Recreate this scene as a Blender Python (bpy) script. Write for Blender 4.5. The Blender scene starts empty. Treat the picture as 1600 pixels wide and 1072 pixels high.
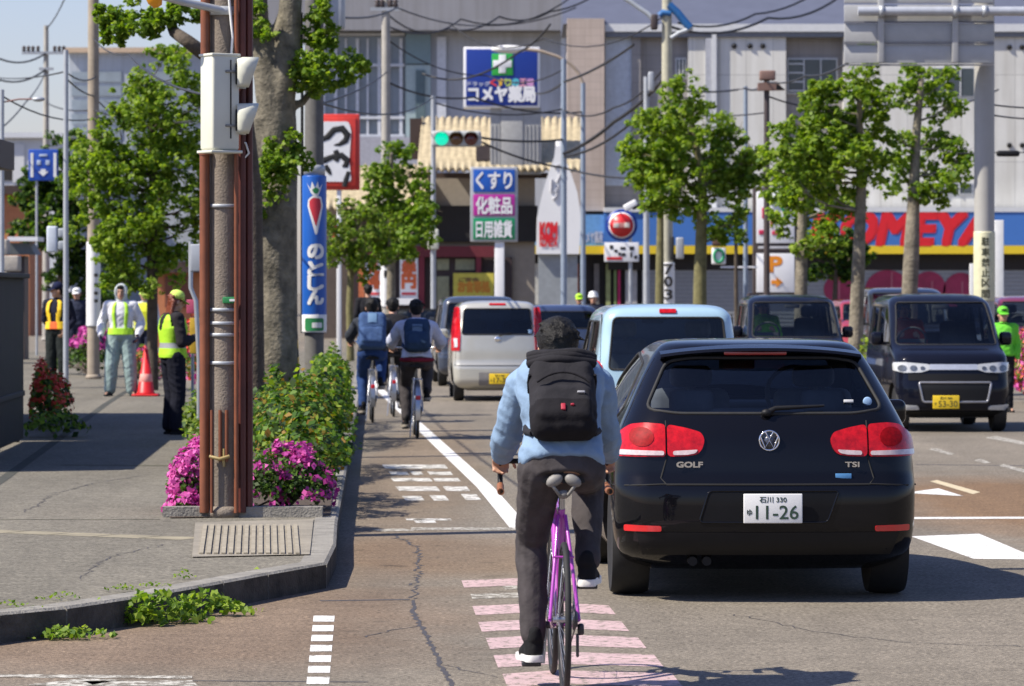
import bpy, bmesh, math, random
import numpy as np
from mathutils import Vector, Matrix
R = math.radians; PI = math.pi
S = bpy.context.scene; COL = S.collection
random.seed(7); RNG = np.random.default_rng(7)
# ------------------------------------------------------------ camera, sky, sun, exposure
F = 6000.0; CX = 800.0; HY = 455.0; CH = 1.75           # focal length in photo pixels, principal column, horizon row, eye height
cam = bpy.data.cameras.new('camera'); camo = bpy.data.objects.new('camera', cam); COL.objects.link(camo)
cam.sensor_fit = 'HORIZONTAL'; cam.sensor_width = 36.0; cam.lens = F / 1600 * 36.0
cam.shift_y = -(536 - HY) / 1600.0
cam.clip_start = 0.5; cam.clip_end = 5000
camo.location = (0, 0, CH); camo.rotation_euler = (R(90), 0, 0)
cam.dof.use_dof = True; cam.dof.focus_distance = 21.0; cam.dof.aperture_fstop = 7.5
S.camera = camo
SUN_EL = 49.0; SUN_AZ = -20.0                              # azimuth: degrees beyond straight left (negative: towards the camera)
to_sun = Vector((-math.cos(R(SUN_AZ)) * math.cos(R(SUN_EL)), math.sin(R(SUN_AZ)) * math.cos(R(SUN_EL)), math.sin(R(SUN_EL))))
w = bpy.data.worlds.new('World'); S.world = w; w.use_nodes = True
nt = w.node_tree; bg = nt.nodes['Background']; sky = nt.nodes.new('ShaderNodeTexSky')
sky.sky_type = 'NISHITA'; sky.sun_disc = False; sky.sun_elevation = R(SUN_EL)
sky.sun_rotation = math.atan2(to_sun.x, to_sun.y); sky.air_density = 1.2; sky.dust_density = 0.6; sky.ozone_density = 1.5
tin = nt.nodes.new('ShaderNodeMixRGB'); tin.blend_type = 'MULTIPLY'; tin.inputs[0].default_value = 1; tin.inputs[2].default_value = (1.0, 1.0, 1.36, 1)
nt.links.new(sky.outputs[0], tin.inputs[1]); nt.links.new(tin.outputs[0], bg.inputs[0]); bg.inputs[1].default_value = 0.075
sl = bpy.data.lights.new('sun', 'SUN'); slo = bpy.data.objects.new('sun', sl); COL.objects.link(slo)
sl.energy = 5.0; sl.angle = R(0.5); sl.color = (1.0, 0.93, 0.82)
slo.rotation_euler = to_sun.to_track_quat('Z', 'Y').to_euler(); slo.location = to_sun * 60
S.view_settings.view_transform = 'Standard'; S.view_settings.look = 'None'
S.view_settings.exposure = 0.62; S.view_settings.gamma = 1.0
S.cycles.use_denoising = True
try: S.cycles.denoiser = 'OPENIMAGEDENOISE'
except Exception: pass
S.cycles.max_bounces = 8; S.cycles.transparent_max_bounces = 24; S.cycles.diffuse_bounces = 3; S.cycles.glossy_bounces = 3
S.cycles.caustics_reflective = False; S.cycles.caustics_refractive = False

# ------------------------------------------------------------ measuring helpers
def P(px, py, Y): return Vector(((px - CX) / F * Y, Y, CH - (py - HY) / F * Y))
def XX(px, Y): return (px - CX) / F * Y
def ZZ(py, Y): return CH - (py - HY) / F * Y
def GY(py, z=0.0): return (CH - z) * F / (py - HY)
def G(px, py, z=0.0):
    Y = GY(py, z); return Vector(((px - CX) / F * Y, Y, z))
ROAD = R(2.6)                                             # the street runs this far to the left of the view axis
def C(r, g, b):
    f = lambda u: ((u / 255 + 0.055) / 1.055) ** 2.4 if u > 10 else u / 255 / 12.92
    return (f(r), f(g), f(b))

# ------------------------------------------------------------ materials
MATS = {}
def nodes_of(name):
    m = bpy.data.materials.new(name); m.use_nodes = True
    return m, m.node_tree, m.node_tree.nodes['Principled BSDF']
def noise_var(nt, col, var, scale, detail=4, coord='Object'):
    tc = nt.nodes.new('ShaderNodeTexCoord'); nz = nt.nodes.new('ShaderNodeTexNoise')
    nz.inputs['Scale'].default_value = scale; nz.inputs['Detail'].default_value = detail; nz.inputs['Roughness'].default_value = 0.65
    nt.links.new(tc.outputs[coord], nz.inputs['Vector'])
    cr = nt.nodes.new('ShaderNodeValToRGB'); cr.color_ramp.elements[0].position = 0.3; cr.color_ramp.elements[1].position = 0.7
    cr.color_ramp.elements[0].color = (*[c * (1 - var) for c in col], 1); cr.color_ramp.elements[1].color = (*[min(1, c * (1 + var)) for c in col], 1)
    nt.links.new(nz.outputs[0], cr.inputs[0])
    return tc, nz, cr
def mat(name, col, rough=0.6, metal=0.0, var=0.12, scale=6.0, bump=0.0, bscale=60.0, coat=0.0, spec=0.5, emit=0.0):
    if name in MATS: return MATS[name]
    m, nt, b = nodes_of(name)
    tc, nz, cr = noise_var(nt, col, var, scale)
    nt.links.new(cr.outputs[0], b.inputs['Base Color'])
    b.inputs['Roughness'].default_value = rough; b.inputs['Metallic'].default_value = metal
    b.inputs['Specular IOR Level'].default_value = spec
    b.inputs['Coat Weight'].default_value = coat; b.inputs['Coat Roughness'].default_value = 0.04
    if emit:
        nt.links.new(cr.outputs[0], b.inputs['Emission Color']); b.inputs['Emission Strength'].default_value = emit
    if bump:
        n2 = nt.nodes.new('ShaderNodeTexNoise'); n2.inputs['Scale'].default_value = bscale; n2.inputs['Detail'].default_value = 5
        nt.links.new(tc.outputs['Object'], n2.inputs['Vector'])
        bp = nt.nodes.new('ShaderNodeBump'); bp.inputs['Strength'].default_value = bump; bp.inputs['Distance'].default_value = 0.02
        nt.links.new(n2.outputs[0], bp.inputs['Height']); nt.links.new(bp.outputs[0], b.inputs['Normal'])
    MATS[name] = m; return m
def paint(name, col, metal=0.0, rough=0.3, spec=0.5, coat=1.0):
    return mat(name, col, rough=rough, metal=metal, var=0.04, scale=3, coat=coat, spec=spec)
def cloth(name, col, var=0.18, scale=9):
    return mat(name, col, rough=0.9, var=var, scale=scale, bump=0.5, bscale=14.0, spec=0.2)
def leaf_mat(name, c0, c1, tr=0.35):
    if name in MATS: return MATS[name]
    m, nt, b = nodes_of(name)
    ge = nt.nodes.new('ShaderNodeNewGeometry'); cr = nt.nodes.new('ShaderNodeValToRGB')
    cr.color_ramp.elements[0].color = (*c0, 1); cr.color_ramp.elements[1].color = (*c1, 1)
    nt.links.new(ge.outputs['Random Per Island'], cr.inputs[0]); nt.links.new(cr.outputs[0], b.inputs['Base Color'])
    b.inputs['Roughness'].default_value = 0.55; b.inputs['Specular IOR Level'].default_value = 0.3
    t = nt.nodes.new('ShaderNodeBsdfTranslucent'); mx = nt.nodes.new('ShaderNodeMixShader'); mx.inputs[0].default_value = tr
    hs = nt.nodes.new('ShaderNodeHueSaturation'); hs.inputs['Value'].default_value = 1.5; hs.inputs['Saturation'].default_value = 1.1
    nt.links.new(cr.outputs[0], hs.inputs['Color']); nt.links.new(hs.outputs[0], t.inputs['Color'])
    nt.links.new(b.outputs[0], mx.inputs[1]); nt.links.new(t.outputs[0], mx.inputs[2])
    nt.links.new(mx.outputs[0], nt.nodes['Material Output'].inputs['Surface'])
    MATS[name] = m; return m
def chipped(name, col, under, amt, scale=14.0):           # paint worn through to the road in spots
    if name in MATS: return MATS[name]
    m, nt, b = nodes_of(name); tc, nz, cr = noise_var(nt, col, .14, 5.0)
    q = nt.nodes.new('ShaderNodeTexNoise'); q.inputs['Scale'].default_value = scale; q.inputs['Detail'].default_value = 7; q.inputs['Roughness'].default_value = .72; nt.links.new(tc.outputs['Object'], q.inputs['Vector'])
    rp = nt.nodes.new('ShaderNodeValToRGB'); rp.color_ramp.elements[0].position = .30 + amt * .36; rp.color_ramp.elements[1].position = .36 + amt * .36; nt.links.new(q.outputs[0], rp.inputs[0])
    mx = nt.nodes.new('ShaderNodeMixRGB'); nt.links.new(rp.outputs[0], mx.inputs[0]); mx.inputs[1].default_value = (*under, 1); nt.links.new(cr.outputs[0], mx.inputs[2]); nt.links.new(mx.outputs[0], b.inputs['Base Color'])
    b.inputs['Roughness'].default_value = .75; b.inputs['Specular IOR Level'].default_value = .25; MATS[name] = m; return m
def clad(name, col, bw, bh, joint=.55, var=.06, rough=.7, mort=.012):   # wall panels with shadow-gap joints and faint streaks
    if name in MATS: return MATS[name]
    m, nt, b = nodes_of(name); tc, nz, cr = noise_var(nt, col, var, .7, 6)
    sp = nt.nodes.new('ShaderNodeSeparateXYZ'); cb = nt.nodes.new('ShaderNodeCombineXYZ'); nt.links.new(tc.outputs['Object'], sp.inputs[0]); nt.links.new(sp.outputs[0], cb.inputs[0]); nt.links.new(sp.outputs[2], cb.inputs[1])
    br = nt.nodes.new('ShaderNodeTexBrick'); br.offset = 0; br.inputs['Scale'].default_value = 1; br.inputs['Brick Width'].default_value = bw; br.inputs['Row Height'].default_value = bh; br.inputs['Mortar Size'].default_value = mort; br.inputs['Mortar Smooth'].default_value = .2
    br.inputs['Color1'].default_value = (1, 1, 1, 1); br.inputs['Color2'].default_value = (.93, .93, .93, 1); br.inputs['Mortar'].default_value = (joint, joint, joint, 1); nt.links.new(cb.outputs[0], br.inputs['Vector'])
    st = nt.nodes.new('ShaderNodeTexNoise'); st.inputs['Scale'].default_value = 1; st.inputs['Detail'].default_value = 5; mp = nt.nodes.new('ShaderNodeMapping'); mp.inputs['Scale'].default_value = (3.0, 3.0, .22); nt.links.new(tc.outputs['Object'], mp.inputs[0]); nt.links.new(mp.outputs[0], st.inputs['Vector'])
    rp = nt.nodes.new('ShaderNodeValToRGB'); rp.color_ramp.elements[0].position = .35; rp.color_ramp.elements[1].position = .62; rp.color_ramp.elements[0].color = (.86, .85, .83, 1); nt.links.new(st.outputs[0], rp.inputs[0])
    c = cr.outputs[0]
    for o in (br.outputs[0], rp.outputs[0]):
        mx = nt.nodes.new('ShaderNodeMixRGB'); mx.blend_type = 'MULTIPLY'; mx.inputs[0].default_value = 1; nt.links.new(c, mx.inputs[1]); nt.links.new(o, mx.inputs[2]); c = mx.outputs[0]
    nt.links.new(c, b.inputs['Base Color']); b.inputs['Roughness'].default_value = rough; MATS[name] = m; return m
def glass(name, tint=(0.5, 0.55, 0.55), refl=1.0):
    if name in MATS: return MATS[name]
    m, nt, b = nodes_of(name); nt.nodes.remove(b)
    tr = nt.nodes.new('ShaderNodeBsdfTransparent'); tr.inputs[0].default_value = (*tint, 1)
    gl = nt.nodes.new('ShaderNodeBsdfGlossy'); gl.inputs['Roughness'].default_value = 0.02; gl.inputs[0].default_value = (refl, refl, refl, 1)
    fr = nt.nodes.new('ShaderNodeFresnel'); fr.inputs[0].default_value = 1.5
    mx = nt.nodes.new('ShaderNodeMixShader')
    nt.links.new(fr.outputs[0], mx.inputs[0]); nt.links.new(tr.outputs[0], mx.inputs[1]); nt.links.new(gl.outputs[0], mx.inputs[2])
    nt.links.new(mx.outputs[0], nt.nodes['Material Output'].inputs['Surface'])
    MATS[name] = m; return m

# ------------------------------------------------------------ mesh builder
def frame_of(d):
    d = Vector(d).normalized(); up = Vector((0, 0, 1)) if abs(d.z) < 0.95 else Vector((0, 1, 0))
    a = d.cross(up).normalized(); return a, a.cross(d).normalized(), d
class MB:
    def __init__(s): s.v = []; s.f = []; s.mi = []; s.sm = []
    def add(s, vs, fs, mi=0, smooth=False, M=None):
        n = len(s.v)
        s.v += [tuple(M @ Vector(v)) for v in vs] if M is not None else [tuple(v) for v in vs]
        s.f += [tuple(i + n for i in f) for f in fs]; s.mi += [mi] * len(fs); s.sm += [smooth] * len(fs); return s
    def quad(s, a, b, c, d, mi=0): return s.add([a, b, c, d], [(0, 1, 2, 3)], mi)
    def box(s, c, d, mi=0, rz=0.0, M=None):
        x, y, z = [u / 2 for u in d]
        T = Matrix.Translation(c) @ Matrix.Rotation(rz, 4, 'Z')
        if M is not None: T = M @ T
        vs = [(i * x, j * y, k * z) for k in (-1, 1) for j in (-1, 1) for i in (-1, 1)]
        return s.add(vs, [(0, 2, 3, 1), (4, 5, 7, 6), (0, 1, 5, 4), (2, 6, 7, 3), (0, 4, 6, 2), (1, 3, 7, 5)], mi, False, T)
    def rbox(s, c, d, r=0.02, mi=0, rz=0.0, M=None, seg=3):
        bm = bmesh.new(); bmesh.ops.create_cube(bm, size=1.0)
        for v in bm.verts: v.co = Vector((v.co.x * d[0], v.co.y * d[1], v.co.z * d[2]))
        bmesh.ops.bevel(bm, geom=bm.edges[:], offset=min(r, min(d) * 0.49), segments=seg, affect='EDGES', profile=0.5)
        T = Matrix.Translation(c) @ Matrix.Rotation(rz, 4, 'Z')
        if M is not None: T = M @ T
        bm.verts.index_update()
        s.add([v.co for v in bm.verts], [[v.index for v in f.verts] for f in bm.faces], mi, True, T); bm.free(); return s
    def tube(s, pts, r, n=8, mi=0, cap=True, smooth=True, closed=False):
        pts = [Vector(p) for p in pts]; rs = r if isinstance(r, (list, tuple)) else [r] * len(pts)
        base = []; vs = []; fs = []; N = len(pts); prev = None
        for i, p in enumerate(pts):
            if closed: d = pts[(i + 1) % N] - pts[i - 1]
            else: d = pts[min(i + 1, N - 1)] - pts[max(i - 1, 0)]
            if d.length < 1e-9: d = Vector((0, 0, 1))
            d.normalize()
            if prev is None: a, b, _ = frame_of(d)
            else:
                a = prev - d * prev.dot(d)
                a = a.normalized() if a.length > 1e-6 else frame_of(d)[0]
                b = d.cross(a) * -1; b = a.cross(d)
            prev = a
            vs += [p + (a * math.cos(2 * PI * k / n) + b * math.sin(2 * PI * k / n)) * rs[i] for k in range(n)]
        rng = range(N) if closed else range(N - 1)
        for i in rng:
            j = (i + 1) % N
            for k in range(n): fs.append((i * n + k, i * n + (k + 1) % n, j * n + (k + 1) % n, j * n + k))
        s.add(vs, fs, mi, smooth)
        if cap and not closed:
            s.add(vs[:n], [tuple(range(n - 1, -1, -1))], mi); s.add(vs[-n:], [tuple(range(n))], mi)
        return s
    def lathe(s, prof, n=20, mi=0, M=None, smooth=True):
        vs = [(r * math.cos(2 * PI * k / n), r * math.sin(2 * PI * k / n), z) for r, z in prof for k in range(n)]
        fs = [(i * n + k, i * n + (k + 1) % n, (i + 1) * n + (k + 1) % n, (i + 1) * n + k) for i in range(len(prof) - 1) for k in range(n)]
        fs.append(tuple(range(n - 1, -1, -1))); fs.append(tuple((len(prof) - 1) * n + k for k in range(n)))
        return s.add(vs, fs, mi, smooth, M)
    def ell(s, c, r, mi=0, M=None, n=14, m=9):
        vs = [(0, 0, -1)] + [(math.cos(2 * PI * k / n) * math.cos(t), math.sin(2 * PI * k / n) * math.cos(t), math.sin(t))
              for t in [-PI / 2 + PI * (i + 1) / m for i in range(m - 1)] for k in range(n)] + [(0, 0, 1)]
        fs = [(0, 1 + (k + 1) % n, 1 + k) for k in range(n)]
        for i in range(m - 2):
            for k in range(n): fs.append((1 + i * n + k, 1 + i * n + (k + 1) % n, 1 + (i + 1) * n + (k + 1) % n, 1 + (i + 1) * n + k))
        t = 1 + (m - 2) * n; fs += [(t + k, t + (k + 1) % n, len(vs) - 1) for k in range(n)]
        T = Matrix.Translation(c) if M is None else Matrix.Translation(c) @ M
        return s.add([(x * r[0], y * r[1], z * r[2]) for x, y, z in vs], fs, mi, True, T)
    def cap(s, p0, p1, r0, r1, mi=0, n=12):
        p0 = Vector(p0); p1 = Vector(p1); d = p1 - p0; L = d.length
        if L < 1e-6: return s.ell(p0, (r0, r0, r0), mi)
        a, b, d = frame_of(d); prof = []
        for i in range(5): t = -PI / 2 + PI / 2 * i / 4.0; prof.append((max(1e-4, r0 * math.cos(t)), r0 * math.sin(t)))
        for i in range(5): t = PI / 2 * i / 4.0; prof.append((max(1e-4, r1 * math.cos(t)), L + r1 * math.sin(t)))
        M = Matrix((( a.x, b.x, d.x, p0.x), (a.y, b.y, d.y, p0.y), (a.z, b.z, d.z, p0.z), (0, 0, 0, 1)))
        return s.lathe(prof, n, mi, M)
    def loft(s, rings, mi=0, smooth=True, cap=True):
        n = len(rings[0]); vs = [p for r in rings for p in r]
        fs = [(i * n + k, i * n + (k + 1) % n, (i + 1) * n + (k + 1) % n, (i + 1) * n + k) for i in range(len(rings) - 1) for k in range(n)]
        s.add(vs, fs, mi, smooth)
        if cap: s.add(rings[0], [tuple(range(n - 1, -1, -1))], mi); s.add(rings[-1], [tuple(range(n))], mi)
        return s
    def prism(s, poly, y0, y1, mi=0, M=None):            # poly in (x,z), extruded from y0 to y1
        n = len(poly); vs = [(x, y0, z) for x, z in poly] + [(x, y1, z) for x, z in poly]
        fs = [tuple(range(n)), tuple(range(2 * n - 1, n - 1, -1))] + [(k, k + n, (k + 1) % n + n, (k + 1) % n) for k in range(n)]
        return s.add(vs, fs, mi, False, M)
    def mesh(s, name, mats):
        me = bpy.data.meshes.new(name); me.from_pydata(s.v, [], s.f)
        for m in (mats if isinstance(mats, (list, tuple)) else [mats]): me.materials.append(m)
        me.polygons.foreach_set('material_index', s.mi); me.polygons.foreach_set('use_smooth', s.sm); me.update()
        return me
    def fixn(s):
        bm = bmesh.new(); vs = [bm.verts.new(v) for v in s.v]; bm.verts.index_update()
        return s
    def build(s, name, mats, parent=None, loc=None, sharp=None):
        return link(name, s.mesh(name, mats), parent, loc, sharp)
def link(name, me, parent=None, loc=None, sharp=None):
    bm = bmesh.new(); bm.from_mesh(me); bmesh.ops.recalc_face_normals(bm, faces=bm.faces[:]); bm.to_mesh(me); bm.free()
    if sharp is not None: me.set_sharp_from_angle(angle=R(sharp))
    o = bpy.data.objects.new(name, me); COL.objects.link(o)
    if parent is not None: o.parent = parent
    if loc is not None: o.location = loc
    return o
def tag(o, label, cat, group=None, kind=None):
    if label: o['label'] = label
    if cat: o['category'] = cat
    if group: o['group'] = group
    if kind: o['kind'] = kind
    return o
def thing(name, label, cat, loc=(0, 0, 0), rz=0.0, group=None):
    o = bpy.data.objects.new(name, None); COL.objects.link(o); o.empty_display_size = 0.2
    o.location = loc; o.rotation_euler = (0, 0, rz); return tag(o, label, cat, group)
def struct(o, label=None, cat=None): return tag(o, label, cat, None, 'structure')
def copy_tree(o, parent=None):
    c = o.copy(); COL.objects.link(c)
    if parent is not None: c.parent = parent
    for ch in list(o.children): copy_tree(ch, c)
    return c
def evaluated(me, mods):
    o = bpy.data.objects.new('tmp', me); COL.objects.link(o)
    for typ, kw in mods:
        md = o.modifiers.new(typ, typ)
        for k, v in kw.items(): setattr(md, k, v)
    dg = bpy.context.evaluated_depsgraph_get(); dg.update()
    r = bpy.data.meshes.new_from_object(o.evaluated_get(dg)); bpy.data.objects.remove(o); return r
def remesh(mb, vox, mats, name, smooth=4):
    me = mb.mesh('tmp', mats)
    r = evaluated(me, [('REMESH', dict(mode='VOXEL', voxel_size=vox)), ('SMOOTH', dict(factor=0.5, iterations=smooth))])
    r.materials.clear()
    for m in (mats if isinstance(mats, (list, tuple)) else [mats]): r.materials.append(m)
    r.polygons.foreach_set('use_smooth', [True] * len(r.polygons)); r.polygons.foreach_set('material_index', [0] * len(r.polygons))
    r.name = name; bpy.data.meshes.remove(me); return r
def text(s, cx, cz, w, h, y, m, parent, name='lettering', bold=0.0, flip=False, M=None, depth=0.004, shear=0.0):
    cu = bpy.data.curves.new('t', 'FONT'); cu.body = s; cu.shear = shear; cu.resolution_u = 3
    me = evaluated_curve(cu); co = np.array([v.co for v in me.vertices]); lo = co.min(0); hi = co.max(0); me2 = MB()
    sx = w / max(1e-6, hi[0] - lo[0]); sz = h / max(1e-6, hi[1] - lo[1]); k = -1 if flip else 1
    f = lambda p, yy: (cx + k * ((p[0] - (lo[0] + hi[0]) / 2) * sx), yy, cz + (p[1] - (lo[1] + hi[1]) / 2) * sz)
    fs = [tuple(q.vertices) for q in me.polygons]; b = bold * 1.1       # heavy strokes: the same letters laid over each other a hair apart
    em = len(s) if not s.isascii() else .62 * len(s); b = b * (hi[0] - lo[0]) / max(em, .5)
    for i, (dx, dz) in enumerate([(0, 0)] + ([(b, b), (-b, b), (b, -b), (-b, -b), (b, 0), (-b, 0), (0, b), (0, -b)] if b > 0 else [])):
        me2.add([f((p[0] + dx, p[1] + dz), y - k * max(.00012, h * .0018) * i) for p in co], fs, 0, False, M)
    bpy.data.meshes.remove(me)
    return me2.build(name, m, parent) if name else me2
def evaluated_curve(cu):
    o = bpy.data.objects.new('tmp', cu); COL.objects.link(o); dg = bpy.context.evaluated_depsgraph_get(); dg.update()
    r = bpy.data.meshes.new_from_object(o.evaluated_get(dg)); bpy.data.objects.remove(o); bpy.data.curves.remove(cu); return r
def rnd(poly, r, n=4):                                     # round the corners of a 2-D polygon
    out = []; N = len(poly)
    for i in range(N):
        a = Vector(poly[i - 1]); b = Vector(poly[i]); c = Vector(poly[(i + 1) % N])
        rr = min(r, (a - b).length * 0.45, (c - b).length * 0.45)
        p = b + (a - b).normalized() * rr; q = b + (c - b).normalized() * rr
        for k in range(n + 1):
            t = k / n; out.append(tuple(p * (1 - t) ** 2 + b * 2 * t * (1 - t) + q * t * t))
    return out

# ------------------------------------------------------------ foliage
def leaf_mesh(name, pts, nrm, size, mats, mi=None, flat=0.5):
    n = len(pts); pts = np.asarray(pts, float); nr = np.asarray(nrm, float)
    nr = nr + RNG.normal(0, flat, (n, 3)); nr /= np.linalg.norm(nr, axis=1)[:, None] + 1e-9
    t = RNG.normal(0, 1, (n, 3)); t -= nr * (t * nr).sum(1)[:, None]; t /= np.linalg.norm(t, axis=1)[:, None] + 1e-9
    b = np.cross(nr, t); sz = size * RNG.uniform(0.6, 1.35, n)[:, None]
    v = np.empty((n, 4, 3)); v[:, 0] = pts - t * sz * 0.5; v[:, 1] = pts + b * sz * 0.36 + nr * sz * 0.08
    v[:, 2] = pts + t * sz * 0.55; v[:, 3] = pts - b * sz * 0.36 + nr * sz * 0.08
    me = bpy.data.meshes.new(name); me.vertices.add(n * 4); me.loops.add(n * 4); me.polygons.add(n)
    me.vertices.foreach_set('co', v.ravel()); me.loops.foreach_set('vertex_index', np.arange(n * 4))
    me.polygons.foreach_set('loop_start', np.arange(n) * 4)
    for m in mats: me.materials.append(m)
    if mi is not None: me.polygons.foreach_set('material_index', np.asarray(mi, dtype=np.int32))
    me.update(calc_edges=True); me.validate(); return me
def link_raw(name, me, parent=None):
    o = bpy.data.objects.new(name, me); COL.objects.link(o)
    if parent is not None: o.parent = parent
    return o
def clump_pts(c, r, n, squash=0.75):
    d = RNG.normal(0, 1, (n, 3)); d /= np.linalg.norm(d, axis=1)[:, None]
    rad = r * RNG.uniform(0.15, 1.0, n) ** 0.55
    p = np.asarray(c) + d * rad[:, None] * np.array([1, 1, squash]); nn = d * 0.6 + np.array([0, 0, 0.7]); return p, nn
# ------------------------------------------------------------ ground, road, pavement
def asphalt(name, col, stain=None, grain=1.0):
    m, nt, b = nodes_of(name); N = nt.nodes; L = nt.links
    tc, nz, cr = noise_var(nt, col, 0.13, 0.45, 6)
    def noise(sc, det=3, dist=0.0):
        q = N.new('ShaderNodeTexNoise'); q.inputs['Scale'].default_value = sc; q.inputs['Detail'].default_value = det; q.inputs['Distortion'].default_value = dist
        L.new(tc.outputs['Object'], q.inputs['Vector']); return q
    def mixmul(a, fac, lo, hi):
        rp = N.new('ShaderNodeValToRGB'); rp.color_ramp.elements[0].position = 0.32; rp.color_ramp.elements[1].position = 0.68
        rp.color_ramp.elements[0].color = (lo, lo, lo, 1); rp.color_ramp.elements[1].color = (hi, hi, hi, 1); L.new(fac, rp.inputs[0])
        mx = N.new('ShaderNodeMixRGB'); mx.blend_type = 'MULTIPLY'; mx.inputs[0].default_value = 1; L.new(a, mx.inputs[1]); L.new(rp.outputs[0], mx.inputs[2]); return mx.outputs[0]
    c = mixmul(cr.outputs[0], noise(42, 2).outputs[0], 1 - 0.42 * grain, 1 + 0.40 * grain); c = mixmul(c, noise(140, 2).outputs[0], 1 - 0.3 * grain, 1 + 0.3 * grain)
    c = mixmul(c, noise(7, 5).outputs[0], 0.86, 1.1)
    ln = N.new('ShaderNodeMapping'); ln.inputs['Scale'].default_value = (1.5, .06, 1); ln.inputs['Rotation'].default_value = (0, 0, -ROAD); L.new(tc.outputs['Object'], ln.inputs[0]); wt = noise(1, 4); L.new(ln.outputs[0], wt.inputs['Vector']); c = mixmul(c, wt.outputs[0], .86, 1.10)
    sp = noise(3.2, 6, .4); sr = N.new('ShaderNodeValToRGB'); sr.color_ramp.elements[0].position = .66; sr.color_ramp.elements[1].position = .74; sr.color_ramp.elements[1].color = (.62, .62, .62, 1); sr.color_ramp.elements[0].color = (1, 1, 1, 1); L.new(sp.outputs[0], sr.inputs[0])
    ms = N.new('ShaderNodeMixRGB'); ms.blend_type = 'MULTIPLY'; ms.inputs[0].default_value = 1; L.new(c, ms.inputs[1]); L.new(sr.outputs[0], ms.inputs[2]); c = ms.outputs[0]
    if stain:                                             # iron-rust stains left by the road's snow-melting water
        for (x, y, rx, ry, cc, amt) in stain:
            mp = N.new('ShaderNodeMapping'); mp.vector_type = 'POINT'
            mp.inputs['Location'].default_value = (-x / rx, -y / ry, 0); mp.inputs['Scale'].default_value = (1 / rx, 1 / ry, 1)
            ad = N.new('ShaderNodeVectorMath'); ad.operation = 'ADD'; q = noise(0.8, 5, 0.6); 
            sb = N.new('ShaderNodeVectorMath'); sb.operation = 'SCALE'; sb.inputs['Scale'].default_value = 0.55
            L.new(q.outputs[1], sb.inputs[0]); L.new(tc.outputs['Object'], mp.inputs['Vector']); L.new(mp.outputs[0], ad.inputs[0]); L.new(sb.outputs[0], ad.inputs[1])
            gr = N.new('ShaderNodeTexGradient'); gr.gradient_type = 'SPHERICAL'
            of = N.new('ShaderNodeVectorMath'); of.operation = 'ADD'; of.inputs[1].default_value = (-0.27, -0.27, -0.27)
            L.new(ad.outputs[0], of.inputs[0]); L.new(of.outputs[0], gr.inputs[0])
            rp = N.new('ShaderNodeValToRGB'); rp.color_ramp.elements[0].position = 0.05; rp.color_ramp.elements[1].position = 0.5
            rp.color_ramp.elements[1].color = (amt, amt, amt, 1); L.new(gr.outputs['Fac'], rp.inputs[0])
            mx = N.new('ShaderNodeMixRGB'); mx.blend_type = 'MULTIPLY'; L.new(rp.outputs[0], mx.inputs[0]); L.new(c, mx.inputs[1]); mx.inputs[2].default_value = (*cc, 1); c = mx.outputs[0]
    L.new(c, b.inputs['Base Color']); b.inputs['Roughness'].default_value = 0.88; b.inputs['Specular IOR Level'].default_value = 0.25
    bp = N.new('ShaderNodeBump'); bp.inputs['Strength'].default_value = 0.5; bp.inputs['Distance'].default_value = 0.01
    L.new(noise(120, 3).outputs[0], bp.inputs['Height']); L.new(bp.outputs[0], b.inputs['Normal']); return m
rust = (1.0, 0.74, 0.53)
M_ROAD = asphalt('asphalt', (0.185, 0.160, 0.125), [(-1.9, 20.5, 2.2, 4.5, (1.0, 0.74, 0.58), 0.6), (-0.9, 38, 0.9, 16, (1.0, 0.82, 0.66), 0.55), (4.6, 31.5, 2.2, 6, (1.0, 0.7, 0.47), 0.9), (-0.5, 25.5, 1.4, 2.6, rust, 0.55)])
M_PAVE = asphalt('pavement_asphalt', (0.165, 0.150, 0.118), None, 0.9)
M_CONC = mat('concrete', (0.235, 0.21, 0.165), rough=0.9, var=0.22, scale=3.5, bump=0.4)
M_CONC2 = mat('old_concrete', (0.23, 0.215, 0.185), rough=0.9, var=0.3, scale=5, bump=0.5)
UNDER = (.17, .15, .118)
M_MARK = chipped('road_paint_white', (0.66, 0.65, 0.62), UNDER, .22)
M_WORN = chipped('road_paint_worn', (0.50, 0.48, 0.42), UNDER, .52)
M_PINK = chipped('road_paint_pink', (0.47, 0.335, 0.33), UNDER, .32, 20)
M_CREAMLINE = mat('road_paint_cream', (0.5, 0.42, 0.27), rough=0.75, var=0.2, scale=8)
M_TAR = mat('crack_tar', (0.055, 0.05, 0.05), rough=0.7)
M_SOIL = mat('soil', (0.07, 0.05, 0.035), rough=1, var=0.4, scale=12, bump=0.8)
g = MB(); g.quad((-1500, -200, 0), (1500, -200, 0), (1500, 3000, 0), (-1500, 3000, 0))
struct(g.build('road', M_ROAD))
SZ = 0.15
kerb_px = [(-260, 990), (-120, 974), (0, 958), (105, 948), (245, 927), (350, 908), (420, 895), (511, 879), (525, 850), (527, 815)]
kerb = [G(x, y, SZ) for x, y in kerb_px]
last = kerb[-1]
for d in (6, 13, 22, 40, 75): kerb.append(Vector((last.x - d * math.tan(R(2.0)), last.y + d, SZ)))
def offset_left(pl, d):
    out = []
    for i, p in enumerate(pl):
        t = (pl[min(i + 1, len(pl) - 1)] - pl[max(i - 1, 0)]).normalized(); out.append(p + Vector((-t.y, t.x, 0)) * d)
    return out
KW = 0.16; inner = offset_left(kerb, KW)
mb = MB()
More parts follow.
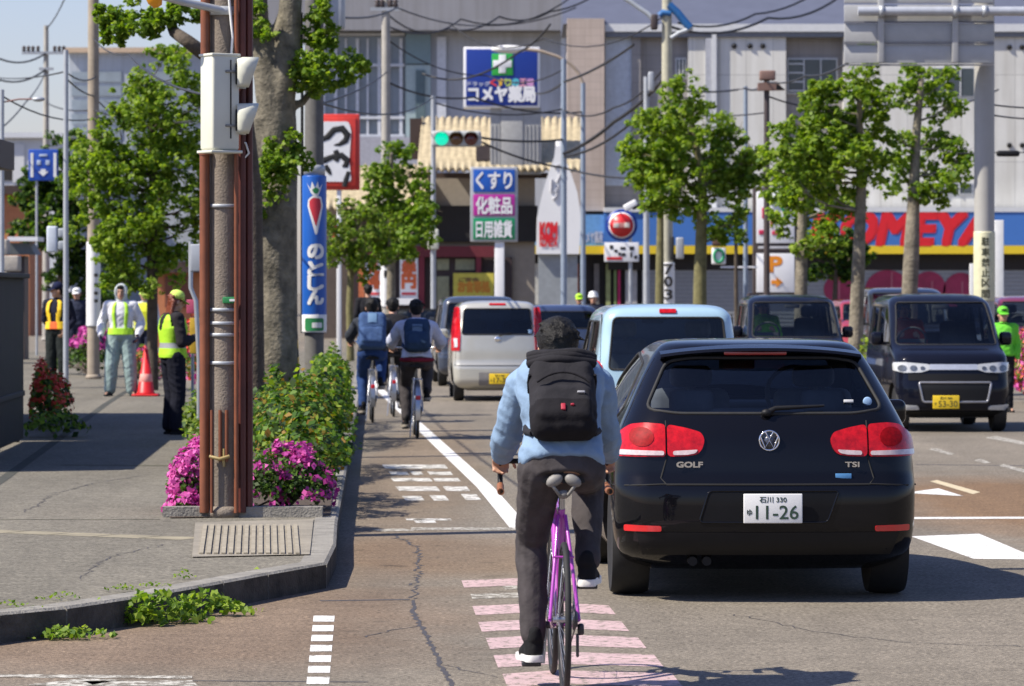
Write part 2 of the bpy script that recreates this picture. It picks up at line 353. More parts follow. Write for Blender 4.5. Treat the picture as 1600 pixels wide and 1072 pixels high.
for i in range(len(kerb) - 1):
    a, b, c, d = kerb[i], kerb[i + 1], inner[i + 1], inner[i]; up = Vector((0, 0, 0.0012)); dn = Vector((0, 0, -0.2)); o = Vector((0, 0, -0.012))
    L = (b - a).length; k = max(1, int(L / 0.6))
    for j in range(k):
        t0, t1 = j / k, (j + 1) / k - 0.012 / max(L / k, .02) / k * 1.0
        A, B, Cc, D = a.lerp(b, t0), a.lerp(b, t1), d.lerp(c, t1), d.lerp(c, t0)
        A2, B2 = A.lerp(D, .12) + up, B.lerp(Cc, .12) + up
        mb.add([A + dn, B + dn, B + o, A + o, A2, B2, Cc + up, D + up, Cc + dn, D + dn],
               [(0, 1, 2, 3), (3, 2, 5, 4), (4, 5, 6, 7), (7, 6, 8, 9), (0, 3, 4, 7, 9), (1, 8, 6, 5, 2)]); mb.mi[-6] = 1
struct(mb.build('kerb', [M_CONC2, mat('dark_kerb_face', (0.075, 0.068, 0.055), rough=1, var=.45, scale=7, bump=.6)]))  # front faces get a darker tone than the kerb top
mb = MB(); poly = offset_left(kerb, KW * .45) + [Vector((-60, kerb[-1].y, SZ)), Vector((-60, kerb[0].y, SZ))]
mb.add([(p.x, p.y, SZ) for p in poly], [tuple(range(len(poly)))])
me = mb.mesh('pavement', M_PAVE); bm = bmesh.new(); bm.from_mesh(me); bmesh.ops.triangulate(bm, faces=bm.faces[:]); bm.to_mesh(me); bm.free()
struct(link('pavement', me))
def mark(name, polys, m=M_MARK, z=0.0016, lab=None):
    q = MB()
    for p in polys:
        pts = [G(x, y, z) for x, y in p]; q.add(pts, [tuple(range(len(pts)))])
    return struct(q.build(name, m))
# pavement slab joint, faint yellow guide strip and concrete panel
def strip(pl, w, z): # ground strip along points
    out = []
    for i in range(len(pl) - 1):
        a, b = Vector(pl[i]), Vector(pl[i + 1]); n = Vector((-(b - a).y, (b - a).x, 0)).normalized() * w / 2
        out.append([(a + n).to_tuple()[:2] + (z,), (b + n).to_tuple()[:2] + (z,), (b - n).to_tuple()[:2] + (z,), (a - n).to_tuple()[:2] + (z,)])
    return out
def strips(name, lst, m):
    q = MB()
    for qd in lst: q.quad(*qd)
    return struct(q.build(name, m))
zs = SZ + 0.0016
strips('pavement_joint', strip([G(95, 727, SZ), G(300, 728, SZ)], 0.22, zs) + strip([G(-40, 812, SZ), G(250, 812, SZ)], 0.05, zs), mat('mossy_joint', (0.075, 0.07, 0.045), rough=1, var=0.5, scale=6))
strips('guide_strip', [s for i in range(5) for s in strip([G(-45 + i * 70 + 3, 829 + i * 2.6, SZ), G(-45 + (i + 1) * 70 - 3, 829 + (i + 1) * 2.6, SZ)], 0.28, zs)], mat('faded_yellow', (0.245, 0.215, 0.145), rough=0.9, var=0.25, scale=5))
pave_edge = strip([G(-60, 790, SZ), G(0, 752, SZ), G(100, 680, SZ), G(165, 632, SZ), G(200, 610, SZ)], 0.10, zs)
strips('gutter_joint', pave_edge, mat('dark_joint', (0.045, 0.045, 0.035), rough=1, var=0.4, scale=6))
# ribbed concrete ramp plate at the corner
q = MB()
for i in range(14):
    xa = 318 + i * 10.8; xb = 311 + i * 11.6
    a, b, c, d = G(xa, 823, SZ), G(xa + 6, 823, SZ), G(xb + 6.6, 868, SZ), G(xb, 868, SZ); h = Vector((0, 0, 0.018)); z0 = Vector((0, 0, 0.009))
    q.add([a + z0, b + z0, c + z0, d + z0, a + h, b + h, c + h, d + h], [(4, 5, 6, 7), (0, 1, 5, 4), (1, 2, 6, 5), (2, 3, 7, 6), (3, 0, 4, 7)])
struct(q.build('ramp_ribs', mat('ramp_concrete', (0.285, 0.25, 0.185), rough=0.9, var=0.2, scale=5)))
q = MB(); q.quad(*[p + Vector((0, 0, 0.008)) for p in (G(305, 818, SZ), G(490, 813, SZ), G(484, 868, SZ), G(300, 872, SZ))]); struct(q.build('corner_slab', M_CONC))
q = MB(); q.box((G(252, 810, SZ) + G(506, 806, SZ)) / 2 + Vector((0, 0.0, 0.03)), (1.13, 0.12, 0.09)); struct(q.build('bed_edging', M_CONC2))
q = MB(); q.add([G(262, 812, SZ) + Vector((0, .12, .008)), G(515, 808, SZ) + Vector((0, .12, .008)), Vector((kerb[12].x - .2, kerb[12].y, SZ + .008)), Vector((kerb[12].x - 1.6, kerb[12].y, SZ + .008))], [(0, 1, 2, 3)])
struct(q.build('planting_bed', M_SOIL))
# road paint
lane = [G(825, 838), G(815, 828), G(758, 761), G(653, 664)]; dv = (lane[3] - lane[2]).normalized(); lane.append(lane[3] + dv * 45)
strips('cycle_lane_line', strip(lane[1:], 0.15, 0.0016), M_MARK)
strips('give_way_line', strip([G(588, 829), G(640, 828)], 0.28, 0.0016) + strip([G(642, 826.5), G(815, 826.5)], 0.3, 0.0022), M_WORN)
lt = []
for (x0, x1, y0, y1) in [(602, 700, 726, 732), (612, 640, 737, 742), (645, 662, 737, 742), (672, 708, 737, 742), (615, 676, 747, 752), (680, 720, 747, 752), (624, 688, 760, 767), (698, 735, 760, 767), (634, 664, 775, 782), (678, 702, 774, 782), (728, 752, 772, 781), (636, 706, 810, 813), (650, 682, 812, 817)]:
    lt.append([(x0, y1), (x1, y1), (x1 - (y1 - y0) * .9, y0), (x0 - (y1 - y0) * .9, y0)])
mark('lane_lettering', lt, chipped('lettering_paint', (0.60, 0.585, 0.54), UNDER, .42, 9))
ch = []
for (xl, xr, y, t) in [(721, 925, 901, 11), (738, 951, 941, 14), (747, 971, 966, 15), (759, 997, 991, 17), (771, 1022, 1018, 19), (785, 1050, 1047, 21), (800, 1082, 1080, 24)]:
    xc = 868; k = t / 2.6
    ch.append([(xl, y + 6), (xc, y), (xc, y + t), (xl + k, y + 6 + t)]); ch.append([(xc, y), (xr, y + 5), (xr + t * .8, y + 5 + t), (xc, y + t)])
mark('pink_chevrons', ch, M_PINK)
mark('worn_bar', [[(735, 928), (815, 926), (815, 933), (738, 936)], [(784, 916), (815, 914), (815, 921), (790, 921)]], M_WORN)
lad = []
y = 962.0; 
while y < 1100:
    t = 9.2 * (y - 455) / 510; xo = -(y - 962) * .105
    lad.append([(490 + xo, y), (523 + xo * .8, y), (522 + xo * .8, y + t), (489 + xo, y + t)]); y += t * 1.62
mark('cycle_crossing_dashes', lad)
mark('crossing_bars', [[(1424, 838), (1530, 834), (1625, 874), (1521, 873)], [(1650, 834), (1770, 834), (1890, 874), (1760, 874)]])
strips('stop_line', strip([G(1380, 810), G(1900, 808)], 0.24, 0.0016), M_MARK)
mark('turn_arrow', [[(1415, 770), (1466, 763), (1505, 775)]])
mark('cream_line', [[(1453, 752), (1464, 750), (1532, 769), (1520, 772)]], M_CREAMLINE)
mark('far_dashes', [[(1540, 684), (1556, 681), (1640, 698), (1620, 699)], [(1452, 702), (1462, 700), (1492, 709), (1484, 711)], [(1522, 719), (1532, 717), (1549, 723), (1540, 725)], [(1560, 728), (1568, 725), (1610, 736), (1604, 739)]], M_WORN)
mark('side_lettering', [[(-20, 1053), (300, 1056), (300, 1060), (-20, 1058)], [(40, 1070), (130, 1060), (190, 1062), (120, 1074)], [(130, 1064), (300, 1063), (310, 1072), (150, 1072)]], M_WORN)
def crack(pts, w0, w1, z=.0012, jit=.018):
    pp = []
    for a, b in zip(pts, pts[1:]):
        k = max(3, int((b - a).length / .07)); pp += [a.lerp(b, t) + Vector((RNG.normal(0, jit), RNG.normal(0, jit), 0)) for t in np.linspace(0, 1, k)[:-1]]
    out = []
    for a, b in zip(pp, pp[1:]): out += strip([a, b + (b - a) * .25], RNG.uniform(w0, w1), z + RNG.uniform(0, .0004))
    return out
strips('road_crack', crack([G(646, 938), G(648, 955), G(657, 978), G(672, 1005), G(690, 1040), G(708, 1075)], .012, .030, jit=.008) + crack([G(620, 838), G(652, 855), G(655, 880), G(646, 938)], .008, .022) + crack([G(657, 978), G(610, 985), G(560, 998)], .004, .012) + crack([G(690, 1040), G(735, 1049), G(790, 1062)], .004, .010) + crack([G(1150, 960), G(1260, 985), G(1400, 1003), G(1620, 1012)], .004, .012), M_TAR)
strips('pavement_crack', crack([G(40, 800, SZ), G(90, 770, SZ), G(150, 755, SZ), G(230, 742, SZ)], .004, .012, SZ + .0012) + crack([G(120, 905, SZ), G(170, 870, SZ), G(260, 850, SZ)], .004, .010, SZ + .0012), M_TAR)
strips('dark_road_strips', strip([G(500, 939), G(640, 937)], 0.06, 0.0012) + strip([G(1432, 726), G(1620, 728)], 0.10, 0.0012) + strip([G(575, 1066), G(300, 1064)], 0.03, 0.0012), M_TAR)  # thin dark strips laid flat on the road
# ------------------------------------------------------------ vehicles
def pchip(xs, ys):
    xs = np.asarray(xs, float); ys = np.asarray(ys, float); h = np.diff(xs); d = np.diff(ys) / h; m = np.zeros(len(xs))
    m[0], m[-1] = d[0], d[-1]
    for i in range(1, len(xs) - 1):
        if d[i - 1] * d[i] > 0:
            a, b = 2 * h[i] + h[i - 1], h[i] + 2 * h[i - 1]; m[i] = (a + b) / (a / d[i - 1] + b / d[i])
    def f(x):
        x = min(max(x, xs[0]), xs[-1]); i = min(max(int(np.searchsorted(xs, x, side='right')) - 1, 0), len(xs) - 2); t = (x - xs[i]) / h[i]
        return float(ys[i] * (1 + 2 * t) * (1 - t) ** 2 + m[i] * h[i] * t * (1 - t) ** 2 + ys[i + 1] * t * t * (3 - 2 * t) + m[i + 1] * h[i] * t * t * (t - 1))
    return f
class Body:                                               # car skin as stacked plan outlines; every light, glass and badge is laid on it
    def __init__(s, rows, cr=0.06, cf=0.10, sb=0.05):
        c = list(zip(*rows)); s.z0, s.z1 = c[0][0], c[0][-1]; s.zs = c[0]
        s.fn = [pchip(c[0], c[k]) for k in range(1, 6)]; s.cr, s.cf, s.sb = cr, cf, sb
        s.ym = (min(c[2]) + max(c[3])) / 2; s.hl = (max(c[3]) - min(c[2])) / 2
    def at(s, z): return [f(z) for f in s.fn]
    def tap(s, y): return 1 - s.sb * ((y - s.ym) / s.hl) ** 2
    def ring(s, z, iw=0.0, ir=0.0, iff=0.0):
        w, yr, yf, rr, rf = s.at(z); qs = max(.05, min(1, (yf - yr) / 1.3)); w -= iw; yr += ir; yf -= iff; rr = min(rr, w * .9) * qs; rf = min(rf, w * .9) * qs; scr, scf = s.cr * qs, s.cf * qs; p = []
        for i in range(8): x = (w - rr) * i / 7; p.append((x, yr + scr * (x / w) ** 2))
        for i in range(1, 8): a = PI / 2 * i / 7; x = w - rr + rr * math.sin(a); p.append((x, yr + rr * (1 - math.cos(a)) + scr * (x / w) ** 2))
        ye = yr + rr + scr; ys = yf - rf - scf
        for i in range(1, 16): p.append((w, ye + (ys - ye) * i / 16))
        for i in range(8): a = PI / 2 * (1 - i / 7); x = w - rf + rf * math.sin(a); p.append((x, yf - rf * (1 - math.cos(a)) - scf * (x / w) ** 2))
        for i in range(6, -1, -1): x = (w - rf) * i / 7; p.append((x, yf - scf * (x / w) ** 2))
        p = [(x * s.tap(y), y) for x, y in p]
        return [(x, y, z) for x, y in p] + [(-x, y, z) for x, y in p[-2:0:-1]]
    def rear_y(s, x, z):
        w, yr, yf, rr, rf = s.at(z); y = yr
        for _ in range(3):
            u = min(abs(x) / s.tap(y), w); y = yr + s.cr * (u / w) ** 2
            if u > w - rr: y += rr - math.sqrt(max(0, rr * rr - (u - w + rr) ** 2))
        return y
    def front_y(s, x, z):
        w, yr, yf, rr, rf = s.at(z); y = yf
        for _ in range(3):
            u = min(abs(x) / s.tap(y), w); y = yf - s.cf * (u / w) ** 2
            if u > w - rf: y -= rf - math.sqrt(max(0, rf * rf - (u - w + rf) ** 2))
        return y
    def side_x(s, y, z):
        w, yr, yf, rr, rf = s.at(z); x = w
        if y < yr + rr + s.cr: x = w - rr + rr * math.sin(math.acos(max(-1, min(1, 1 - (y - yr - s.cr) / rr))))
        elif y > yf - rf - s.cf: x = w - rf + rf * math.sin(math.acos(max(-1, min(1, 1 - (yf - s.cf - y) / rf))))
        return x * s.tap(y)
    def pt(s, kind, u, v, off=0.0):
        e = 0.012
        if kind in ('rear', 'front'):
            f = s.rear_y if kind == 'rear' else s.front_y; k = -1 if kind == 'rear' else 1
            n = Vector((-k * (f(u + e, v) - f(u - e, v)) / (2 * e), k, -k * (f(u, v + e) - f(u, v - e)) / (2 * e))).normalized()
            return Vector((u, f(u, v), v)) + n * off
        k = 1 if kind == 'right' else -1; f = s.side_x
        n = Vector((1, -(f(u + e, v) - f(u - e, v)) / (2 * e), -(f(u, v + e) - f(u, v - e)) / (2 * e))).normalized()
        p = Vector((f(u, v), u, v)) + n * off; return Vector((p.x * k, p.y, p.z))
    def patch(s, outline, kind, off=0.006, skirt=0.02, step=0.05, name='trim', m=None, parent=None):
        bm = bmesh.new(); bm.faces.new([bm.verts.new((u, v, 0)) for u, v in outline])
        us = [p[0] for p in outline]; vs = [p[1] for p in outline]
        for ax, lo, hi in ((0, min(us), max(us)), (1, min(vs), max(vs))):
            k = int((hi - lo) / step)
            for i in range(1, k + 1):
                c = lo + (hi - lo) * i / (k + 1); co = [0, 0, 0]; co[ax] = c; no = [0, 0, 0]; no[ax] = 1
                bmesh.ops.bisect_plane(bm, geom=bm.verts[:] + bm.edges[:] + bm.faces[:], plane_co=co, plane_no=no)
        if skirt:
            r = bmesh.ops.extrude_edge_only(bm, edges=[e for e in bm.edges if e.is_boundary])
            low = set(v for v in r['geom'] if isinstance(v, bmesh.types.BMVert))
        else: low = set()
        for v in bm.verts: v.co = s.pt(kind, v.co.x, v.co.y, off - skirt if v in low else off)
        me = bpy.data.meshes.new(name); bm.to_mesh(me); bm.free(); me.materials.append(m)
        me.polygons.foreach_set('use_smooth', [True] * len(me.polygons)); return link(name, me, parent, None, 40)
    def line(s, outline, kind, r=0.006, off=0.0, closed=True, name='panel_gap', m=None, parent=None, step=0.06):
        pts = []; N = len(outline)
        for i in range(N if closed else N - 1):
            a = Vector(outline[i]); b = Vector(outline[(i + 1) % N]); k = max(1, int((b - a).length / step))
            pts += [a.lerp(b, j / k) for j in range(k)]
        if not closed: pts.append(Vector(outline[-1]))
        return MB().tube([s.pt(kind, p.x, p.y, off) for p in pts], r, 6, closed=closed).build(name, m, parent)
M_RUB = mat('black_rubber', (0.012, 0.012, 0.012), rough=0.75, var=0.3, scale=20)
M_GAP = mat('shut_line', (0.003, 0.003, 0.003), rough=0.8)
M_BLKP = mat('black_plastic', (0.009, 0.009, 0.010), rough=0.55, var=0.1, spec=.25)
M_CHROME = mat('chrome', (0.75, 0.76, 0.78), rough=0.12, metal=1.0, var=0.03)
M_ALLOY = mat('alloy', (0.5, 0.5, 0.52), rough=0.3, metal=0.9, var=0.05)
M_INT = mat('cabin_trim', (0.075, 0.077, 0.08), rough=0.8, spec=.2)
M_SEAT = mat('seat_fabric', (0.11, 0.11, 0.115), rough=0.95, var=0.25)
M_GLASS = glass('window_glass', (0.78, 0.83, 0.83), .8); M_TINT = glass('tinted_glass', (0.36, 0.39, 0.41), 1.0); M_CLEAR = glass('clear_lens', (0.85, 0.87, 0.88))
M_RED = mat('red_lens', (0.44, 0.006, 0.010), rough=0.25, var=0.35, scale=26, coat=.5, spec=.2)
M_WHITEL = mat('white_lens', (0.52, 0.53, 0.53), rough=0.15, var=0.12, scale=40, coat=1.0)
M_PLW = mat('plate_white', (0.72, 0.72, 0.70), rough=0.45, var=0.04); M_PLY = mat('plate_yellow', (0.80, 0.55, 0.02), rough=0.45, var=0.06)
M_INK = mat('ink_green', (0.02, 0.05, 0.03), rough=0.6); M_INKB = mat('ink_black', (0.015, 0.015, 0.015), rough=0.6)
M_WHITE = mat('white_enamel', (0.74, 0.74, 0.72), rough=0.4, var=0.06)
def wheel(parent, x, y, r, wd):
    k = 1 if x > 0 else -1
    T = Matrix.Translation((x, y, r)) @ Matrix.Rotation(PI / 2 * k, 4, 'Y')
    h = wd / 2; q = MB().lathe([(r * .66, -h * .9), (r * .8, -h), (r * .95, -h), (r * .99, -h * .75), (r, -h * .3), (r, h * .3), (r * .99, h * .75), (r * .95, h), (r * .8, h), (r * .66, h * .9)], 36, 0, T)
    wl = q.build('wheel', M_RUB, parent, sharp=50)
    q = MB().lathe([(r * .66, h * .88), (r * .62, h * .9), (r * .6, h * .4), (r * .16, h * .35), (r * .14, h * .75), (.001, h * .78)], 30, 0, T)
    for i in range(10):
        a = 2 * PI * i / 10; M = T @ Matrix.Rotation(a, 4, 'Z'); q.add([(r * .12, -.025, h * .72), (r * .62, -.02, h * .86), (r * .62, .02, h * .86), (r * .12, .025, h * .72)], [(0, 1, 2, 3)], 0, False, M)
    q.build('rim', M_ALLOY, wl, sharp=35)
def vehicle(label, loc, rz, rows, wins, pm, cat='car', name='parked_car', wb=2.44, wr=0.28, ww=0.16, track=None, group=None, cr=.06, cf=.1, sb=.05, tint=None, cabin=(0.75, None), seats=True, N=46, belt=0.95):
    root = thing(name, label, cat, loc, rz, group); B = Body(rows, cr, cf, sb); H = B.z1; w0 = max(r[1] for r in rows)
    zz = [B.z0 + (H - B.z0) * (1 - (1 - t) ** 1.55) for t in np.linspace(0, 1, N)]; zz[-1] = H
    mb = MB().loft([B.ring(z) for z in zz], 0)
    me = mb.mesh('body', [pm, M_INT, M_BLKP, M_BLKP])
    bm = bmesh.new(); bm.from_mesh(me); bmesh.ops.remove_doubles(bm, verts=bm.verts, dist=1e-5)
    bm.to_mesh(me); bm.free()
    ct = MB()
    for kind, ol in wins:
        for kd in (('right', 'left') if kind == 'side' else (kind,)):
            a = []; b = []
            for u, v in ol:
                if kd in ('rear', 'front'):
                    y = B.rear_y(u, v) if kd == 'rear' else B.front_y(u, v); k = -1 if kd == 'rear' else 1
                    a.append((u, y + k * .25, v)); b.append((u, y - k * .32, v))
                else:
                    k = 1 if kd == 'right' else -1; x = B.side_x(u, v); a.append((k * (x + .12), u, v)); b.append((k * (x - .17), u, v))
            n = len(a); ct.add(a + b, [tuple(range(n)), tuple(range(2 * n - 1, n - 1, -1))] + [(i, i + n, (i + 1) % n + n, (i + 1) % n) for i in range(n)], 1)
    tr = track or w0 - .10
    for x in (1, -1):
        for y in (0, wb):
            ct.lathe([(wr + .05, -.17), (wr + .05, .17)], 32, 2, Matrix.Translation((x * (w0 - .08), y, wr)) @ Matrix.Rotation(PI / 2, 4, 'Y'), False)
    cm = ct.mesh('cut', [pm, M_INT, M_BLKP, M_BLKP]); bm = bmesh.new(); bm.from_mesh(cm); bmesh.ops.recalc_face_normals(bm, faces=bm.faces[:]); bm.to_mesh(cm); bm.free()
    co = bpy.data.objects.new('cut', cm); COL.objects.link(co)
    r = evaluated(me, [('BOOLEAN', dict(operation='DIFFERENCE', object=co, solver='EXACT', use_self=False))])
    bm = bmesh.new(); bm.from_mesh(r); bmesh.ops.delete(bm, geom=[f for f in bm.faces if f.material_index == 1], context='FACES'); bmesh.ops.recalc_face_normals(bm, faces=bm.faces[:]); bm.to_mesh(r); bm.free()
    r = evaluated(r, [('SOLIDIFY', dict(thickness=.022, offset=-1.0, material_offset=1, material_offset_rim=1, use_quality_normals=False))])
    bpy.data.objects.remove(co); r.name = 'body'
    o = bpy.data.objects.new('body', r); COL.objects.link(o); o.parent = root
    r.polygons.foreach_set('use_smooth', [True] * len(r.polygons)); r.set_sharp_from_angle(angle=R(42))
    for kind, ol in wins:
        for kd in (('right', 'left') if kind == 'side' else (kind,)):
            gm = M_GLASS if kd == 'front' else (tint or M_TINT)
            B.patch(ol, kd, -0.006, 0, .08, 'windscreen' if kd == 'front' else ('rear_window' if kd == 'rear' else 'side_window'), gm, root)
            B.line(ol, kd, .011, -.003, name='window_seal', m=M_RUB, parent=root)
    for x in (1, -1):
        for y in (0, wb): wheel(root, x * (tr - ww / 2 + .05), y, wr, ww)
    MB().box((0, wb / 2, B.z0 + .03), (w0 * 1.2, wb + .5, .05)).build('floor_pan', M_BLKP, root)
    if seats:
        zf = belt - .3; sc_ = min(1, (H - zf - .13) / .91); yc = B.at(belt + .1)[2]
        for x in (-.36, .36):
            q = MB().rbox((x, yc - 1.35, zf + .10), (.5, .5, .14), .05); q.rbox((x, yc - 1.62, zf + .40 * sc_), (.46, .14, .56 * sc_), .06); q.rbox((x, yc - 1.66, zf + .78 * sc_), (.25, .10, .18 * sc_), .045); q.tube([(x, yc - 1.64, zf + .6 * sc_), (x, yc - 1.66, zf + .8 * sc_)], .03, 6)
            q.build('front_seat', M_SEAT, root)
        yb = B.at(belt)[1] + .62
        q = MB().rbox((0, yb, zf + .30 * sc_), (w0 * 1.45, .14, .46 * sc_), .05)
        for x in (-.38, .38): q.rbox((x, yb - .02, zf + .58 * sc_), (.26, .09, .14), .04)
        q.build('rear_seat', M_SEAT, root)
        MB().rbox((0, yc - .28, zf + .27), (w0 * 1.6, .5, .2), .06).build('dashboard', M_INT, root)
        q = MB().tube([Vector((.36 + .18 * math.cos(a), yc - .68 + .06 * math.sin(a), zf + .42 + .17 * math.sin(a))) for a in np.linspace(0, 2 * PI, 20)[:-1]], .014, 6, closed=True); q.box((.36, yc - .66, zf + .42), (.32, .03, .05)); q.build('steering_wheel', M_INT, root)
        MB().rbox((0, yc - .62, H - .17), (.22, .03, .06), .012).build('inside_mirror', M_INT, root)
    return root, B
def door_mirrors(root, B, y, z, m, sz=(.19, .12, .14)):
    for k in (1, -1):
        x = B.side_x(y, z); q = MB().rbox((k * (x + .12), y, z + .03), sz, .045, seg=4); q.box((k * (x + .02), y + .01, z - .03), (.12, .06, .04)); q.build('door_mirror', m, root)
def plate(root, x, y, z, m, top, num, flip=False, w=.33, h=.165, ink=M_INK, kana='わ'):
    p = MB().rbox((x, y, z), (w, .012, h), .005).build('number_plate', m, root); k = 1 if flip else -1; yy = y + k * .0066; sx = -1 if flip else 1
    text(top, x + sx * .0, z + h * .30, w * .46, h * .2, yy, ink, p, bold=.02, flip=flip)
    text(num, x + sx * w * .07, z - h * .13, w * .72, h * .46, yy, ink, p, bold=.012, flip=flip)
    text(kana, x - sx * w * .40, z - h * .13, w * .085, h * .2, yy, ink, p, bold=.02, flip=flip)
    return p

# the black hatchback
golf_rows = [(.17, .74, -.40, 3.05, .2, .3), (.24, .83, -.62, 3.25, .2, .3), (.32, .87, -.735, 3.36, .2, .35), (.45, .888, -.768, 3.42, .2, .4), (.60, .892, -.765, 3.42, .2, .4), (.665, .892, -.752, 3.40, .2, .4), (.70, .890, -.722, 3.36, .19, .4),
             (.80, .882, -.705, 3.2, .19, .4), (.92, .862, -.68, 2.75, .2, .4), (1.0, .83, -.64, 2.35, .22, .35), (1.06, .80, -.60, 2.05, .22, .3), (1.2, .728, -.475, 1.78, .2, .25), (1.34, .648, -.345, 1.45, .17, .22), (1.405, .602, -.27, 1.25, .15, .2), (1.445, .555, -.19, 1.0, .15, .2), (1.463, .49, -.03, .82, .2, .2), (1.469, .37, .10, .70, .2, .2), (1.472, .22, .20, .62, .15, .15), (1.473, .06, .34, .48, .05, .05)]
M_BLACK = paint('black_paint', (0.004, 0.004, 0.0055), rough=.22, spec=.02, coat=.6)
gl = (XX(1182, 22.25), 22.25, 0)
rw = rnd([(-.675, 1.085), (-.545, 1.35), (-.4, 1.372), (.4, 1.372), (.545, 1.35), (.675, 1.085), (.5, 1.06), (-.5, 1.06)], .05)
sw = rnd([(-.05, 1.08), (.2, 1.33), (.95, 1.38), (1.75, 1.06), (1.2, 1.0), (.1, 1.02)], .05)
fw = rnd([(-.66, 1.09), (-.55, 1.36), (.55, 1.36), (.66, 1.09)], .05)
hatch, B = vehicle('glossy black hatchback seen from behind, number plate 11-26, beside the cyclist', gl, R(1.6), golf_rows, [('rear', rw), ('side', sw), ('front', fw)], M_BLACK, name='hatchback', cat='car',
                   wb=2.578, wr=.316, ww=.215, track=.80, cr=.075, cf=.2, sb=.055, belt=1.0, tint=glass('privacy_glass', (0.74, 0.80, 0.84), .9))
# roof spoiler with the high brake light
q = MB(); n = 15; top = []; 
for j, (dy, dz) in enumerate([(.16, .018), (.0, .012), (-.10, -.004), (-.118, -.02), (-.09, -.032), (.04, -.045)]):
    top.append([(x, B.rear_y(0, 1.405) + .09 * (x / .56) ** 2 + dy, 1.43 + dz - .035 * (abs(x) / .56) ** 2.5) for x in np.linspace(-.575, .575, n)])
for a, b in zip(top, top[1:]): q.add(a + b, [(i, i + 1, n + i + 1, n + i) for i in range(n - 1)], 0, True)
sp = q.build('roof_spoiler', M_BLACK, hatch)
MB().rbox((-.04, B.rear_y(0, 1.405) - .068, 1.398), (.36, .06, .026), .008).build('brake_light', mat('dark_red_lens', (.28, .008, .012), rough=.2, coat=1), hatch)
def mir(pl): return [(-x, z) for x, z in pl][::-1]
tl_out = [(-.845, .885), (-.835, .935), (-.755, .993), (-.68, 1.003), (-.572, .996), (-.572, .818), (-.83, .818), (-.848, .845)]
tl_in = [(-.562, .996), (-.45, .975), (-.372, .952), (-.352, .915), (-.365, .865), (-.392, .833), (-.45, .822), (-.562, .818)]
for f in (lambda p: p, mir):
    t = B.patch(rnd(f(tl_out), .02), 'rear', .012, .03, .04, 'tail_light', M_RED, hatch)
    B.patch(rnd(f([(-.838, .826), (-.842, .855), (-.58, .850), (-.58, .826)]), .012), 'rear', .017, .008, .05, 'lower_lens', mat('pinkish_lens', (.58, .46, .45), rough=.15, var=.2, scale=40, coat=1), t)
    for cx_, cz_, r__ in ((-.70, .925, .052),): B.patch([(f([(cx_, cz_)])[0][0] + r__ * 1.25 * math.cos(a_), cz_ + r__ * math.sin(a_)) for a_ in np.linspace(0, 2 * PI, 19)[:-1]], 'rear', .0145, .004, .04, 'lamp_ring', mat('deep_red_lens', (.24, .003, .006), rough=.5, coat=.0, spec=.1, var=.3, scale=40), t)
    t = B.patch(rnd(f(tl_in), .03), 'rear', .012, .03, .04, 'tail_light', M_RED, hatch)
    B.patch(rnd(f([(-.53, .827), (-.53, .850), (-.39, .858), (-.405, .838), (-.45, .829)]), .012), 'rear', .017, .008, .05, 'lower_lens', mat('pinkish_lens', (.58, .46, .45), rough=.15, var=.2, scale=40, coat=1), t)
    B.patch(rnd(f([(-.80, .405), (-.80, .44), (-.60, .435), (-.60, .405)]), .01), 'rear', .008, .02, .05, 'reflector', mat('reflector_red', (.6, .015, .02), rough=.2, coat=1), hatch)
B.line([(-.567, 1.02), (-.567, .81), (-.60, .70), (-.57, .665), (.57, .665), (.60, .70), (.567, .81), (.567, 1.02)], 'rear', .006, -.002, False, m=M_GAP, parent=hatch)
B.line([(-.86, .655), (-.6, .668), (.6, .668), (.86, .655)], 'rear', .006, -.002, False, m=M_GAP, parent=hatch)
B.patch(rnd([(-.39, .455), (-.335, .632), (.395, .632), (.33, .455)], .025), 'rear', .002, 0, .05, 'plate_recess', mat('recess_black', (.007, .007, .008), rough=.5, coat=.1, spec=.1), hatch)
B.line(rnd([(-.39, .455), (-.335, .632), (.395, .632), (.33, .455)], .025), 'rear', .007, 0, name='recess_edge', m=M_BLACK, parent=hatch)
B.patch([(-.70, .27), (-.74, .40), (.74, .40), (.70, .27)], 'rear', .003, 0, .05, 'lower_bumper', M_BLKP, hatch)
plate(hatch, .02, B.rear_y(0, .535) - .022, .535, M_PLW, '石川 330', '11-26', kana='ゆ')
# badges
ey = B.rear_y(0, .91) - .012; er = .060
T = Matrix.Translation((.008, ey, .912)) @ Matrix.Rotation(PI / 2, 4, 'X')
e = MB().lathe([(er * .99, -.02), (er, .0), (er * .97, .006), (er * .86, .006), (er * .84, .0)], 36, 0, T); em = e.build('emblem', M_CHROME, hatch)
MB().lathe([(er * .84, .0), (.001, .001)], 36, 0, T).build('emblem_field', mat('emblem_blue', (.05, .06, .09), rough=.25, coat=1), em)
def stroke(q, pts, r): q.tube([Vector((.008 + x * er, ey - .006, .912 + z * er)) for x, z in pts], r, 6)
q = MB(); stroke(q, [(-.36, .78), (0, .10), (.36, .78)], .0052); stroke(q, [(-.80, .30), (-.42, -.70), (0, .02), (.42, -.70), (.80, .30)], .0052); q.build('emblem_monogram', M_CHROME, em)
text('GOLF', -.44, .777, .145, .030, B.rear_y(-.44, .777) - .012, M_CHROME, hatch, 'badge', bold=.035)
text('TSI', .475, .777, .078, .028, B.rear_y(.475, .777) - .012, M_CHROME, hatch, 'badge', bold=.035)
MB().rbox((.425, B.rear_y(.425, .715) - .003, .712), (.09, .008, .028), .002).build('sticker', mat('blue_sticker', (.08, .25, .5), rough=.5), hatch)
